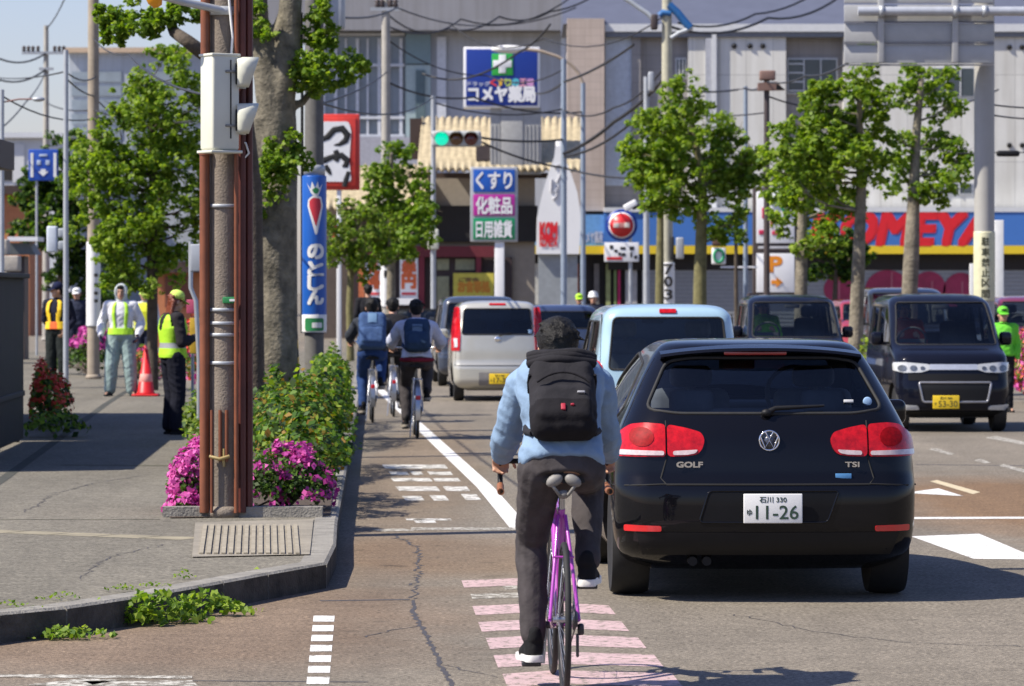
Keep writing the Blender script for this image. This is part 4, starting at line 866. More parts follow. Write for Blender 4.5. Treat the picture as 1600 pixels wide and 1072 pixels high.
# ------------------------------------------------------------ bicycles
M_STEEL = mat('bike_steel', (.42, .43, .45), rough=.3, metal=.85, var=.1); M_DSTEEL = mat('dark_steel', (.05, .05, .055), rough=.4, metal=.6)
def bicycle(label, loc, rz, fm, road=False, wr=.335, city=True, group=None, basket=False, steer=0.0, crank=-1.35, tape=None, lean=0.0):
    root = thing('bicycle', label, 'bicycle', loc, rz, group); wbk = 1.02 if road else 1.10; tr = .014 if road else .018
    def wh(y):
        c = V((0, y, wr)); q = MB().tube([c + V((0, (wr - tr) * math.cos(a), (wr - tr) * math.sin(a))) for a in np.linspace(0, 2 * PI, 49)[:-1]], tr, 10, closed=True); w_ = q.build('wheel', M_RUB, root)
        q = MB().tube([c + V((0, (wr - tr * 2.5) * math.cos(a), (wr - tr * 2.5) * math.sin(a))) for a in np.linspace(0, 2 * PI, 49)[:-1]], tr * .7, 6, closed=True); q.build('rim', M_DSTEEL if road else M_STEEL, w_)
        q = MB()
        for i in range(28):
            a = 2 * PI * i / 28; s = (-1) ** i; b_ = a + .35 * (1 if (i // 2) % 2 else -1); q.tube([c + V((s * .028, .022 * math.cos(b_), .022 * math.sin(b_))), c + V((0, (wr - tr * 3) * math.cos(a), (wr - tr * 3) * math.sin(a)))], .0012, 4, cap=False)
        q.tube([c + V((-.05, 0, 0)), c + V((.05, 0, 0))], .014, 10); q.tube([c + V((-.035, 0, 0)), c + V((-.025, 0, 0))], .026, 12); q.tube([c + V((.025, 0, 0)), c + V((.035, 0, 0))], .026, 12); q.build('spokes', M_STEEL, w_)
    wh(0); wh(wbk); ax = V((0, 0, wr)); bb = V((0, .43, .275)); st = V((0, .235, .80 if road else .72)); hdt = V((0, .80 if road else .86, .86 if road else .88)); hdb = V((0, .845 if road else .90, .72 if road else .70)); fx = V((0, wbk, wr))
    q = MB(); q.tube([bb, st], .016, 10); q.tube([bb, hdb], .019, 10)
    if road: q.tube([st - V((0, 0, .03)), hdt - V((0, -.005, .03))], .015, 10)
    q.tube([hdt, hdb], .020, 10)
    for s in (-1, 1):
        q.tube([bb + V((s * .018, -.03, 0)), V((s * .045, .18, .29)), ax + V((s * .062, 0, 0))], .0095, 8); q.tube([st + V((s * .016, .0, -.03)), V((s * .032, .12, .62)), ax + V((s * .062, 0, 0))], .0085, 8)
        q.tube([hdb + V((s * .012, .0, -.01)), V((s * .045, hdb.y + .012, hdb.z - .05)), V((s * .048, wbk - .02, wr + .1)), fx + V((s * .05, 0, 0))], .011, 8)
    q.tube([V((-.045, .06, .60)), V((.045, .06, .60))], .006, 6) if road else q.tube([V((-.05, .04, .42)), V((.05, .04, .42))], .005, 6)
    q.build('frame', fm, root)
    sz_ = .955 if road else .88; q = MB().tube([st, V((0, st.y - .04, sz_ - .05))], .0135, 10); q.build('seat_post', M_STEEL, root)
    # saddle
    rings = []
    for t in np.linspace(0, 1, 9):
        y = .06 + .27 * t; wd = .074 * (1 - t) ** 1.1 + .020; zc = sz_ - .025 + .008 * math.cos(3 * t); rings.append([V((wd * math.cos(a), y, zc + (.024 if math.sin(a) > 0 else .018) * math.sin(a) - .012 * (1 - t) * (math.cos(a) ** 2))) for a in np.linspace(0, 2 * PI, 17)[:-1]])
    sad = MB().loft(rings).build('saddle', M_BLKP, root)
    if road:
        q = MB()
        for s in (-1, 1): q.ell(V((s * .040, .064, sz_ - .024)), (.040, .024, .026), M=Matrix.Rotation(s * .5, 4, 'Y')); q.tube([V((s * .05, .058, sz_ - .045)), V((s * .02, .045, sz_ - .085)), V((s * .018, .12, sz_ - .075))], .0075, 6)
        q.ell(V((0, .075, sz_ - .085)), (.026, .022, .020)); q.build('saddle_pads', mat('saddle_grey', (.20, .19, .175), rough=.6), sad)
    # crank, chainring, pedals
    q = MB().tube([bb + V((-.06, 0, 0)), bb + V((.06, 0, 0))], .017, 10); q.lathe([(.085, -.002), (.088, 0), (.085, .002)], 32, 0, Matrix.Translation(bb + V((.048, 0, 0))) @ Matrix.Rotation(PI / 2, 4, 'Y')); cr_ = q.build('crankset', M_DSTEEL, root); ped = {}
    for s, a in ((-1, crank), (1, crank + PI)):
        e = bb + V((s * .075, .17 * math.cos(a), .17 * math.sin(a))); MB().tube([bb + V((s * .06, 0, 0)), e], .010, 6).build('crank_arm', M_STEEL, cr_); MB().rbox(e + V((s * .05, 0, 0)), (.085, .075, .022), .006).build('pedal', M_DSTEEL, cr_); ped[s] = e + V((s * .05, 0, 0))
    q = MB().tube([ax + V((.045, -.02, .035)), bb + V((.048, 0, .086))], .004, 5); q.tube([ax + V((.045, -.02, -.035)), bb + V((.048, 0, -.086))], .004, 5); q.lathe([(.045, -.006), (.05, 0), (.03, .014)], 20, 0, Matrix.Translation(ax + V((.042, 0, 0))) @ Matrix.Rotation(PI / 2, 4, 'Y'))
    if road: q.rbox(ax + V((.072, .03, -.045)), (.028, .035, .05), .01); q.rbox(ax + V((.058, .035, -.115)), (.012, .04, .10), .005)
    q.build('drivetrain', M_DSTEEL, root)
    # bars
    hb = hdt + V((0, -.02, .10)); q = MB().tube([hdt, hb], .014, 10); q.tube([hb, hb + V((0, .08, .02))], .015, 10); stm = q.build('stem', M_STEEL if not road else M_DSTEEL, root)
    if road:
        c = hb + V((0, .08, .02)); q = MB(); grip = {}
        for s in (-1, 1):
            pts = [c, c + V((s * .16, 0, 0)), c + V((s * .235, .02, 0)), c + V((s * .243, .09, -.01)), c + V((s * .243, .125, -.05)), c + V((s * .243, .10, -.115)), c + V((s * .245, .02, -.135)), c + V((s * .247, -.075, -.135))]; q.tube(pts, .0125, 10)
            t_ = MB().tube(pts[5:], .0165, 10).build('bar_tape', tape, root); t2 = MB().tube([pts[3] + V((0, 0, .01)), pts[3] + V((0, .05, .02)), pts[3] + V((0, .075, .045))], [.017, .019, .012], 10); t2.tube([pts[3] + V((0, .06, .0)), pts[3] + V((0, .07, -.09))], .006, 6); t2.build('brake_lever', M_BLKP, root); grip[s] = pts[3]
        q.build('handlebar', M_BLKP, root)
    else:
        c = hb + V((0, .06, .03)); q = MB(); grip = {}
        for s in (-1, 1):
            pts = [c, c + V((s * .10, .03, .05)), c + V((s * .22, .0, .06)), c + V((s * .28, -.08, .05)), c + V((s * .285, -.19, .04))]; q.tube(pts, .011, 8); MB().tube([pts[3], pts[4]], .016, 8).build('grip', M_RUB, root); grip[s] = pts[3].lerp(pts[4], .5)
        q.build('handlebar', M_STEEL, root)
        for y0, a0, a1 in ((0, .5, 3.45), (wbk, .6, 3.0)):
            q = MB(); cc = V((0, y0, wr)); A = np.linspace(a0, a1, 16); n = len(A)
            for w_ in (-.026, .026): pass
            vs = [cc + V((x, (wr + .018) * math.cos(a), (wr + .018) * math.sin(a) - .004 * (x / .026) ** 2)) for a in A for x in (-.028, -.012, .012, .028)]
            q.add(vs, [(i * 4 + j, i * 4 + j + 1, i * 4 + j + 5, i * 4 + j + 4) for i in range(n - 1) for j in range(3)], 0, True); q.build('mudguard', M_STEEL, root)
        q = MB().rbox((0, -.16, wr + .235), (.10, .02, .04), .006); 
        MB().rbox((0, -.315, wr + .14), (.055, .02, .085), .008).build('rear_reflector', M_RED, root)
        q = MB()
        for x in (-.055, 0, .055): q.tube([(x, -.19, wr + .37), (x, .16, wr + .37)], .005, 6)
        for y in (-.19, -.02, .16): q.tube([(-.06, y, wr + .372), (.06, y, wr + .372)], .005, 6)
        for s in (-1, 1): q.tube([(s * .055, -.12, wr + .37), (s * .07, 0, wr + .02)], .005, 6)
        q.build('carrier', M_STEEL, root)
        q = MB().tube([(-.06, 0, wr), (-.09, -.1, .02)], .007, 6); q.build('kickstand', M_STEEL, root)
        if basket:
            q = MB(); b0 = V((0, wbk - .02, .83))
            for z, sx, sy in ((0, .13, .10), (.08, .145, .115), (.16, .16, .13), (.23, .175, .145)):
                q.tube([b0 + V((i * sx, j * sy, z)) for i, j in ((-1, -1), (1, -1), (1, 1), (-1, 1))], .004, 5, closed=True)
            for t in np.linspace(-1, 1, 7):
                for j in (-1, 1): q.tube([b0 + V((t * .13, j * .10, 0)), b0 + V((t * .175, j * .145, .23))], .003, 4); q.tube([b0 + V((j * .13, t * .10, 0)), b0 + V((j * .175, t * .145, .23))], .003, 4)
            q.build('basket', M_DSTEEL, root)
    return root, grip, ped
def rider(label, loc, rz, grip, ped, road=False, h=1.66, sit=.90, lean=.20, rise=None, **kw):
    k = 1.0; hp = V((0, .18, sit + .085)); dx = lean
    nbz = hp.z + (.46 if road else .48) - dx * .22
    J = dict(raw=True, pel=hp, wai=hp + V((0, .03 + dx * .2, .14)), che=hp + V((0, dx * .68, .33)), nb=V((0, hp.y + dx + .02, nbz)), hd=V((0, hp.y + dx + .085, nbz + (.085 if road else .13))), sL=V((-(.168 if road else .186), hp.y + dx, nbz - .075)), sR=V((.168 if road else .186, hp.y + dx, nbz - .075)))
    for s, sd in ((-1, 'L'), (1, 'R')):
        g_ = grip[s]; w_ = g_ + V((s * .0, -.085, .035)); J['w' + sd] = w_; sh = J['s' + sd]; mid = (sh + w_) / 2; J['e' + sd] = mid + V((s * (.06 if not kw.get('elb') else kw['elb']), -.05, -.05))
        J['d' + sd] = (g_ + V((0, .01, .005)) - w_).normalized(); J['n' + sd] = V((0, -.1, -1))
        p = ped[s]; an = p + V((-s * .005, -.075, .115 if p.z < .35 else .105)); J['a' + sd] = an; J['t' + sd] = p + V((s * .015, .085, .052)); J['h' + sd] = hp + V((s * .092, .0, -.03))
        a, b = J['h' + sd], an; L1, L2 = .43, .43; d = (b - a).length; d_ = min(d, .855); x = d_ / 2; hh = math.sqrt(max(0, L1 * L1 - x * x)); ax_ = (b - a).normalized(); f = V((s * .10, 1, .25)); f = (f - ax_ * f.dot(ax_)).normalized(); J['k' + sd] = (a + b) / 2 + f * hh
    kw.pop('elb', None)
    return person(label, loc, rz, J, h=1.72 * (h / 1.72), curl=.95, **kw)
def backpack(label, loc, rz, Q, k, m, m2, w=.30, hgt=.42, d=.16, roll=False, accents=(), drop=.0, col='backpack'):
    root = thing('backpack', label, 'backpack', loc, rz)
    nb, pel = V(Q['nb']), V(Q['pel']); up = (nb - pel).normalized(); rx = V((1, 0, 0)); bk = rx.cross(up).normalized(); bk = bk if bk.y < 0 else -bk
    c = pel.lerp(nb, .52) + bk * (.125 + d / 2) - up * drop
    M = Matrix(((rx.x, -bk.x, up.x, c.x), (rx.y, -bk.y, up.y, c.y), (rx.z, -bk.z, up.z, c.z), (0, 0, 0, 1)))
    q = MB(); q.rbox((0, 0, -.02), (w, d, hgt), .06, M=M, seg=4); q.rbox((0, -d * .42, -hgt * .22), (w * .86, d * .5, hgt * .46), .05, M=M, seg=4)
    if roll: q.rbox((0, .03, hgt * .47), (w * .96, d * .95, .10), .045, M=M, seg=4)
    body = wrinkle(remesh(q, .010, [m, m2], 'pack_body', 4), .007, 11)
    inv = M.inverted()
    for p in body.polygons:
        z = (inv @ p.center).z
        if z < -hgt * .20: p.material_index = 1
    o = bpy.data.objects.new('pack_body', body); COL.objects.link(o); o.parent = root
    if roll:
        q = MB()
        for j, (zz, dd) in enumerate([(.52, .11), (.48, .125), (.43, .13)]): q.tube([M @ V((x, -d * .46 - .006 * math.sin(x * 30 + j) + .05 * (abs(x) / w * 2) ** 3, hgt * zz - .02 * math.cos(x / w * 3))) for x in np.linspace(-w * .50, w * .50, 12)], .021, 8)
        q.build('rolled_top', m, root)
    zp = MB().tube([M @ V((x, -d * .5 - .022 - .012 * (1 - (x / w * 2.4) ** 2), hgt * .01 + .05 * (1 - (x / w * 2.4) ** 2))) for x in np.linspace(-w * .40, w * .40, 11)], .005, 6).build('zip', m2, root)
    for s in (-1, 1):
        MB().tube([M @ V((s * w * .50, -d * .30, hgt * .22)), M @ V((s * w * .515, .0, hgt * .20)), M @ V((s * w * .50, d * .4, hgt * .16))], .007, 6).build('side_strap', m2, root)
        S0 = V(Q['s' + ('L' if s < 0 else 'R')]); pts = [M @ V((s * w * .27, d * .45, hgt * .40)), S0 + V((-s * .055, -.02, .085)), S0 + V((-s * .055, .085, .03)), S0 + V((-s * .04, .13, -.10)), M @ V((s * w * .55, d * .85, -hgt * .25)), M @ V((s * w * .46, d * .45, -hgt * .38))]
        MB().tube(pts, .017, 6).build('strap', m, root)
    for (x, z, ww, hh, mm, nm) in accents: MB().rbox((x, -d * (.70 if z < hgt * .02 else .52), z), (ww, .012, hh), .004, M=M).build(nm, mm, root)
    return root
# the cyclist in front
DENIM = cloth('pale_blue_cotton', (0.20, 0.29, 0.41), var=.16, scale=5); CHARC = cloth('charcoal_cotton', (0.058, 0.051, 0.052), var=.25)
M_SHOE = cloth('black_canvas', (0.012, 0.012, 0.013)); M_SOLE = mat('white_rubber', (.70, .69, .66), rough=.6, var=.1, scale=20)
cl = (XX(882, 16.55), 16.55, 0)
bike, grip, ped = bicycle('magenta road bicycle with thin black tyres ridden in the foreground', cl, R(2.2), mat('magenta_frame', (.36, .045, .36), rough=.25, coat=1, var=.12), road=True, tape=mat('brown_tape', (.23, .085, .035), rough=.7, var=.2), crank=-1.62)
gp = {s: V(g_) for s, g_ in grip.items()}
cy, Qc, kc = rider('person in a pale blue shirt and charcoal trousers cycling away in the foreground', cl, R(2.2), gp, ped, road=True, h=1.74, sit=.925, lean=.30, top=DENIM, bottom=CHARC, shoe=M_SHOE, sole=M_SOLE, vox=.0075, elb=.012, hpitch=-4, loose=.019, tloose=.010, collar=False, hem=.02)
MB().tube([Qc['nb'] + V((.082 * math.cos(a), .060 * math.sin(a) - .005, .030 + .012 * math.sin(a))) for a in np.linspace(0, 2 * PI, 20)[:-1]], .019, 8, closed=True).build('collar_lining', cloth('orange_lining', (.60, .11, .03)), cy)
backpack('black roll-top backpack with red mark worn by the foreground cyclist', cl, R(2.2), Qc, kc, cloth('black_pack_fabric', (.020, .019, .022)), cloth('black_pack_base', (.011, .010, .012)), w=.285, hgt=.40, d=.14, roll=True, drop=.060,
         accents=[(-.005, -.130, .020, .034, mat('red_print', (.36, .014, .035)), 'logo_patch'), (.035, -.118, .016, .010, mat('red_print', (0, 0, 0)), 'logo_patch'), (.075, -.050, .034, .011, mat('grey_print', (.30, .30, .32)), 'label_patch')])
# school cyclists ahead
WSH = cloth('white_shirt_cotton', (.48, .51, .63)); NAVY = cloth('navy_cotton', (.020, .024, .045)); BLKC = cloth('black_cotton', (.014, .014, .017)); BLUEJ = cloth('blue_denim', (.022, .05, .15)); NAVYP = cloth('navy_pack_fabric', (.025, .05, .10))
kids = [('white shirt and dark trousers, riding beside the white lane line', 652, 45.6, WSH, CHARC, NAVYP, 'navy backpack with brown straps worn by the white-shirted cyclist', 'silver city bicycle ridden by the white-shirted cyclist', 1.66, -1.35),
        ('dark jacket and blue jeans with a big blue backpack, leftmost cyclist', 582, 51.0, cloth('dark_grey_cotton', (.035, .04, .05)), BLUEJ, cloth('mid_blue_pack', (.045, .085, .19)), 'large blue backpack worn by the leftmost cyclist', 'silver city bicycle ridden by the cyclist in blue jeans', 1.74, -1.75),
        ('all-black school clothes between the other two cyclists', 615, 53.5, BLKC, BLKC, None, None, 'silver city bicycle ridden by the cyclist all in black', 1.72, 1.3)]
for lab, px, Y, tp, bt, pk, pl, bl, h_, cr_ in kids:
    lo = (XX(px, Y), Y, 0); b_, g_, p_ = bicycle(bl, lo, R(3.2), M_STEEL, group='city bicycles of the school cyclists', basket=True, crank=cr_)
    r_, Q_, k_ = rider('person in ' + lab, lo, R(3.2), g_, p_, h=h_, sit=.865, lean=.16, top=tp, bottom=bt, shoe=M_SHOE, sole=mat('dull_sole', (.25, .22, .18)), vox=.011, loose=.024, group='cyclists riding in the lane ahead')
    if pk: backpack(pl, lo, R(3.2), Q_, k_, pk, pk, w=.30 if tp is WSH else .36, hgt=.40 if tp is WSH else .50, d=.17, drop=.02, accents=[(0, .02 if tp is WSH else .13, .12, .14, mat('pack_sheen', (.12, .22, .36)) if tp is not WSH else mat('pack_grey', (.10, .16, .24)), 'pale_patch')])  # paler patch on each pack; the blue one has sheen painted into its colour
    if tp is WSH: MB().tube([V(Q_['pel']) + V((.185 * math.cos(a), .14 * math.sin(a), -.015)) for a in np.linspace(0, 2 * PI, 20)[:-1]], .026, 8, closed=True).build('shirt_hem', cloth('wine_cotton', (.16, .015, .03)), r_)
# a dark pedestrian further on, beside the posters
person('person with a black jacket and black bag standing beyond the school cyclists', (XX(575, 78), 78, SZ), R(10), dict(), h=1.74, top=BLKC, bottom=BLKC, shoe=M_SHOE, vox=.013)
# crossing guards on the pavement
HIVIS = mat('lime_vest', (.42, .75, .03), rough=.7, var=.1, scale=8, bump=.3, bscale=14); HIVY = mat('yellow_vest', (.80, .52, .01), rough=.7, var=.08); ORNG = mat('orange_band', (.75, .13, .02), rough=.7); REFL = mat('grey_reflector', (.33, .34, .36), rough=.35, var=.05)
CAPL = mat('lime_cap', (.50, .68, .12), rough=.8, var=.12); WHC = cloth('white_jersey', (.62, .62, .64)); GREYT = cloth('grey_green_nylon', (.24, .32, .31), var=.22, scale=6)
w_, Q_, k_ = person('person in lime safety vest and lime cap reading a phone by the pole', (XX(270, 42.9), 42.9, SZ), R(-64), dict(eR=(.25, .02, 1.10), wR=(.10, .24, 1.15), dR=(-.35, .7, .35), nR=(-.5, .2, .7), eL=(-.25, .0, 1.10), wL=(-.16, .22, 1.12), dL=(.8, .5, .2), nL=(.1, .3, 1), hd=(0, .045, 1.575)), h=1.61, top=cloth('dark_blouse', (.022, .02, .024)), bottom=cloth('navy_slacks', (.010, .011, .020)), shoe=M_SHOE, hat='cap', hatm=CAPL, hair=mat('auburn_hair', (.15, .032, .012), rough=.5, var=.4, scale=50, bump=.6), hairlen=.75, hpitch=-14, vox=.0095, fem=1, tloose=.03)
def vest(u, f, t):
    if t > .62 and abs(u) > .86 - (t - .62) * .2: return None
    if f > 0 and t > .55 and abs(u) < .10 + (t - .55) * .9: return None
    return 1 if .24 < t < .31 else 0
harness(w_, Q_, k_, vest, [HIVIS, REFL], t0=.12, off=.036)
MB().rbox(V(Q_['wR']) + V((-.045, .10, .085)), (.075, .012, .145), .008, rz=.3).build('phone_case', M_INKB, w_)
ph = None
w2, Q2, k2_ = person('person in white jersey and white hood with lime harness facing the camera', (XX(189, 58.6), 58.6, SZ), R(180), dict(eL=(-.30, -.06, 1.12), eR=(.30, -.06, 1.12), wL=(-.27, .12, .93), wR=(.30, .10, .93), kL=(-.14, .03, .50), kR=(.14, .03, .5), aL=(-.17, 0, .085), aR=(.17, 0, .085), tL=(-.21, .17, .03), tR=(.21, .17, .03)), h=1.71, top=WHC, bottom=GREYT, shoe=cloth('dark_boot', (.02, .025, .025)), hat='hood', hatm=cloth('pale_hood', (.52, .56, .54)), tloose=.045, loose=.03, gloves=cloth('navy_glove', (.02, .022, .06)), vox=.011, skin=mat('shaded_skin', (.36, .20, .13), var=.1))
def strap(cx_, wd):
    def f_(u, f, t):
        if t < .16: return 0
        x = abs(u); c = cx_ + .10 * t
        return 0 if abs(x - c) < wd else None
    return f_
harness(w2, Q2, k2_, strap(.34, .12), [HIVIS], 'harness', t0=.22, off=.045)
w3, Q3, k3 = person('person in navy uniform with yellow and orange harness beside the dark fence', (XX(90, 63.5), 63.5, SZ), R(160), dict(eL=(-.26, -.05, 1.11), wL=(-.20, .12, .93), eR=(.27, -.08, 1.12), wR=(.16, -.16, .98), kL=(-.11, .03, .5)), h=1.74, top=cloth('navy_uniform', (.013, .014, .028)), bottom=cloth('dark_uniform_trousers', (.016, .020, .019)), shoe=M_SHOE, hat='cap', hatm=cloth('navy_cap', (.012, .016, .05)), hyaw=-50, vox=.012, tloose=.03)
def ystrap(u, f, t):
    if t < .15: return 1 if abs(u) < .22 else 0
    x = abs(u); c = .32 + .16 * t
    return 0 if abs(x - c) < .17 else None
harness(w3, Q3, k3, ystrap, [HIVY, ORNG], 'harness', t0=.26, off=.045)
person('person in dark suit and white cap behind the navy-uniformed guard', (XX(120, 80), 80, SZ), R(170), dict(), h=1.66, top=NAVY, bottom=NAVY, shoe=M_SHOE, hat='cap', hatm=M_WHITE, vox=.013)
w4, Q4, k4 = person('person in olive clothes with lime harness, partly behind the white-striped pole', (XX(146, 84), 84, SZ), R(180), dict(), h=1.64, top=cloth('olive_cotton', (.06, .065, .035)), bottom=BLKC, shoe=M_SHOE, hat='cap', hatm=mat('orange_cap', (.5, .1, .03)), vox=.013)
harness(w4, Q4, k4, strap(.34, .12), [HIVIS], 'harness', t0=.3)
w5, Q5, k5 = person('person in yellow vest and white cap half hidden by the slim tree trunk', (XX(226, 70), 70, SZ), R(170), dict(), h=1.66, top=WHC, bottom=NAVY, shoe=M_SHOE, hat='cap', hatm=CAPL, vox=.013)
harness(w5, Q5, k5, lambda u, f, t: None if (t > .6 and abs(u) > .85) else 0, [mat('yellow_lime_vest', (.62, .66, .02), rough=.7)], t0=.15, off=.034)
# far people by the shop and behind the kei van
person('person in a white helmet standing left of the light blue car', (XX(927, 84), 84, 0), R(175), dict(), h=1.72, top=NAVY, bottom=NAVY, shoe=M_SHOE, hat='helmet', hatm=M_WHITE, vox=.013)
w6, Q6, k6 = person('person in lime cap and lime vest left of the white-helmeted person', (XX(905, 90), 90, 0), R(175), dict(), h=1.68, top=BLKC, bottom=NAVY, shoe=M_SHOE, hat='cap', hatm=HIVIS, vox=.013)
w7, Q7, k7 = person('person in bright green jacket standing behind the facing kei van', (XX(1567, 55.5), 55.5, 0), R(185), dict(), h=1.52, top=mat('green_jacket', (.13, .55, .03), rough=.8), bottom=BLKC, shoe=M_SHOE, hat='cap', hatm=mat('green_jacket', (.13, .55, .03)), vox=.013)
# drivers of the two facing vans
SIT = dict(pel=(0, 0, .06), wai=(0, -.05, .20), che=(0, -.08, .38), nb=(0, -.08, .55), hd=(0, -.05, .69), sL=(-.185, -.07, .49), sR=(.185, -.07, .49), eL=(-.23, .08, .26), eR=(.23, .08, .26), wL=(-.15, .30, .33), wR=(.15, .30, .33), hL=(-.09, 0, .05), hR=(.09, 0, .05), kL=(-.12, .40, .10), kR=(.12, .40, .10), aL=(-.12, .50, -.28), aR=(.12, .50, -.28), tL=(-.12, .66, -.34), tR=(.12, .66, -.34))
def driver(car, label, m, yc, x=.36, z=.84):
    a = car.rotation_euler.z; o = V(car.location) + Matrix.Rotation(a, 3, 'Z') @ V((x, yc, z)); person(label, o, a, SIT, h=1.68, top=m, bottom=BLKC, shoe=M_SHOE, vox=.013)
driver(tan, 'person in a red jacket driving the facing kei van', cloth('red_jacket', (.55, .06, .03)), .96)
driver(k2, 'person in a lime green jacket driving the kei van behind the hatchback', mat('lime_jacket', (.25, .75, .03), rough=.8), .96)
# cones
def cone(label, px, py, hgt=.72):
    p = G(px, py, SZ); r = thing('traffic_cone', label, 'traffic cone', p); MO = mat('cone_red', (.60, .012, .014), rough=.45, var=.1)
    MB().lathe([(.155, .03), (.13, .06), (.03, hgt), (.001, hgt + .004)], 24, 0).build('cone_body', MO, r); MB().rbox((0, 0, .018), (.40, .40, .036), .015).build('base', MO, r)
    MB().lathe([(.106, .22), (.107, .222), (.088, .34), (.086, .342)], 24, 0).build('band', mat('cone_band', (.72, .30, .25)), r)
cone('red traffic cone standing on the pavement behind the woman in the lime vest', 228, 619)
# ------------------------------------------------------------ trees and shrubs
LG = leaf_mat('leaf_green', (.065, .145, .016), (.215, .325, .036), .46); LB = leaf_mat('leaf_bright', (.14, .23, .022), (.32, .415, .055), .46); LD = leaf_mat('leaf_dark', (.012, .040, .008), (.05, .10, .016)); LO = leaf_mat('leaf_olive', (.05, .09, .015), (.17, .20, .035))
BARK = mat('grey_bark', (.19, .165, .12), rough=.95, var=.5, scale=5, bump=1.0, bscale=22); BARKO = mat('olive_bark', (.155, .14, .06), rough=.95, var=.3, scale=6, bump=.8, bscale=30); BARKD = mat('dark_bark', (.075, .058, .042), rough=.95, var=.35, scale=9, bump=.8, bscale=30)
def tree(label, Y, trunk, blobs, bark, lm, leaf=.11, dens=1.0, group=None, name='street_tree', zb=SZ, depth=.9, limbs=True, cat='tree', extra=()):
    x0, y0 = XX(trunk[0][0], Y), Y; root = thing(name, label, cat, (x0, y0, 0), 0, group)
    pts = [V((XX(px, Y) - x0, RNG.normal(0, .04) * i, ZZ(py, Y))) for i, (px, py, r) in enumerate(trunk)]; rs = [r for _, _, r in trunk]
    pts[0].z = zb - .05
    fine = []; fr = []
    for i in range(len(pts) - 1):
        for t in np.linspace(0, 1, 5)[:-1]: fine.append(pts[i].lerp(pts[i + 1], t)); fr.append(rs[i] * (1 - t) + rs[i + 1] * t)
    fine.append(pts[-1]); fr.append(rs[-1])
    q = MB().tube(fine, fr, 14); C_ = []
    for b_ in blobs:
        bx, by, br = b_[:3]; rr = br * Y / F; c = V((XX(bx, Y) - x0, RNG.uniform(-1, 1) * depth * rr * 1.6 if len(b_) < 4 else b_[3], ZZ(by, Y))); C_.append((c, rr))
        if limbs:
            cand = [(abs((p - c).length - rr * 1.3) + max(0, p.z - c.z + .1) * 3, i) for i, p in enumerate(fine)]; i = min(cand)[1]; p = fine[i]
            m_ = p.lerp(c, .5) + V((0, 0, -.12 * (p - c).length * .5)); r0 = min(fr[i] * .38, .026); q.tube([p, p.lerp(m_, .6), m_, m_.lerp(c, .6), c], [r0, r0 * .8, r0 * .65, r0 * .5, r0 * .25], 7)
            for _ in range(4):
                e = c + V(RNG.normal(0, .55, 3)) * rr; q.tube([m_.lerp(c, .5), c.lerp(e, .5) + V((0, 0, .05)), e], [r0 * .4, r0 * .28, r0 * .1], 5)
    for ep, er in extra: q.tube([V((XX(a, Y) - x0, dy, ZZ(b, Y))) for a, b, dy in ep], er, 12)
    if extra: link('trunk', remesh(q, .022, [bark], 'trunk', 8), root)
    else: q.build('trunk', bark, root)
    C_ = [c for c in C_ for _ in range(1)] + [(c + V(RNG.normal(0, .75, 3)) * rr, rr * .72) for c, rr in C_ for _ in range(2)]; C_ = [(c, rr * 1.12) for c, rr in C_]
    P_, N_ = [], []
    for c, rr in C_:
        n = int(dens * 46 * (rr / leaf) ** 1.75); nsub = 20
        for _ in range(nsub):
            d = RNG.normal(0, 1, 3); d /= np.linalg.norm(d); cc = np.array(c) + d * rr * RNG.uniform(.3, 1.08) * np.array([1, 1, .85])
            a, b = clump_pts(cc, rr * RNG.uniform(.15, .36), max(6, n // nsub)); P_.append(a); N_.append(b)
    P_ = np.concatenate(P_); N_ = np.concatenate(N_)
    link_raw('crown', leaf_mesh('crown', P_, N_, leaf * .86, lm, RNG.choice(len(lm), len(P_))), root); return root
def blobs_in(poly_rows, r, jitter=.3, skip=.0):           # scatter clumps inside rows (y, x0, x1)
    out = []
    for (y, x0, x1) in poly_rows:
        k = max(1, int((x1 - x0) / (r * 1.35)))
        for i in range(k):
            if RNG.uniform() < skip: continue
            out.append((x0 + (x1 - x0) * (i + .5) / k + RNG.normal(0, jitter * r), y + RNG.normal(0, jitter * r), r * RNG.uniform(.75, 1.25)))
    return out
# right-hand pruned street trees
gR = 'pruned street trees on the right of the road'
tree('pruned street tree with round crown standing left of the white P sign', 82, [(1093, 560, .17), (1094, 440, .14), (1096, 360, .12), (1098, 290, .09), (1085, 210, .06), (1078, 165, .03)], [(1085, 165, 30), (1050, 190, 32), (1120, 195, 34), (1010, 200, 26), (985, 235, 26), (1075, 225, 40), (1035, 240, 36), (1150, 225, 34), (1175, 250, 24), (1000, 270, 30), (1040, 285, 34), (1085, 275, 38), (1130, 265, 36), (1165, 275, 26), (1065, 315, 30), (1110, 305, 26), (1145, 300, 24), (1025, 315, 22), (1150, 345, 16), (1128, 365, 12)], BARKO, [LG, LB, LB], .12, 1.0, gR)
tree('slim olive street tree trunk left of the numbered utility pole', 92, [(1030, 560, .12), (1031, 420, .10), (1032, 330, .08), (1036, 270, .05)], [(1025, 285, 22), (1045, 265, 22), (1012, 250, 18)], BARKO, [LG, LB], .12, 1.0, gR)
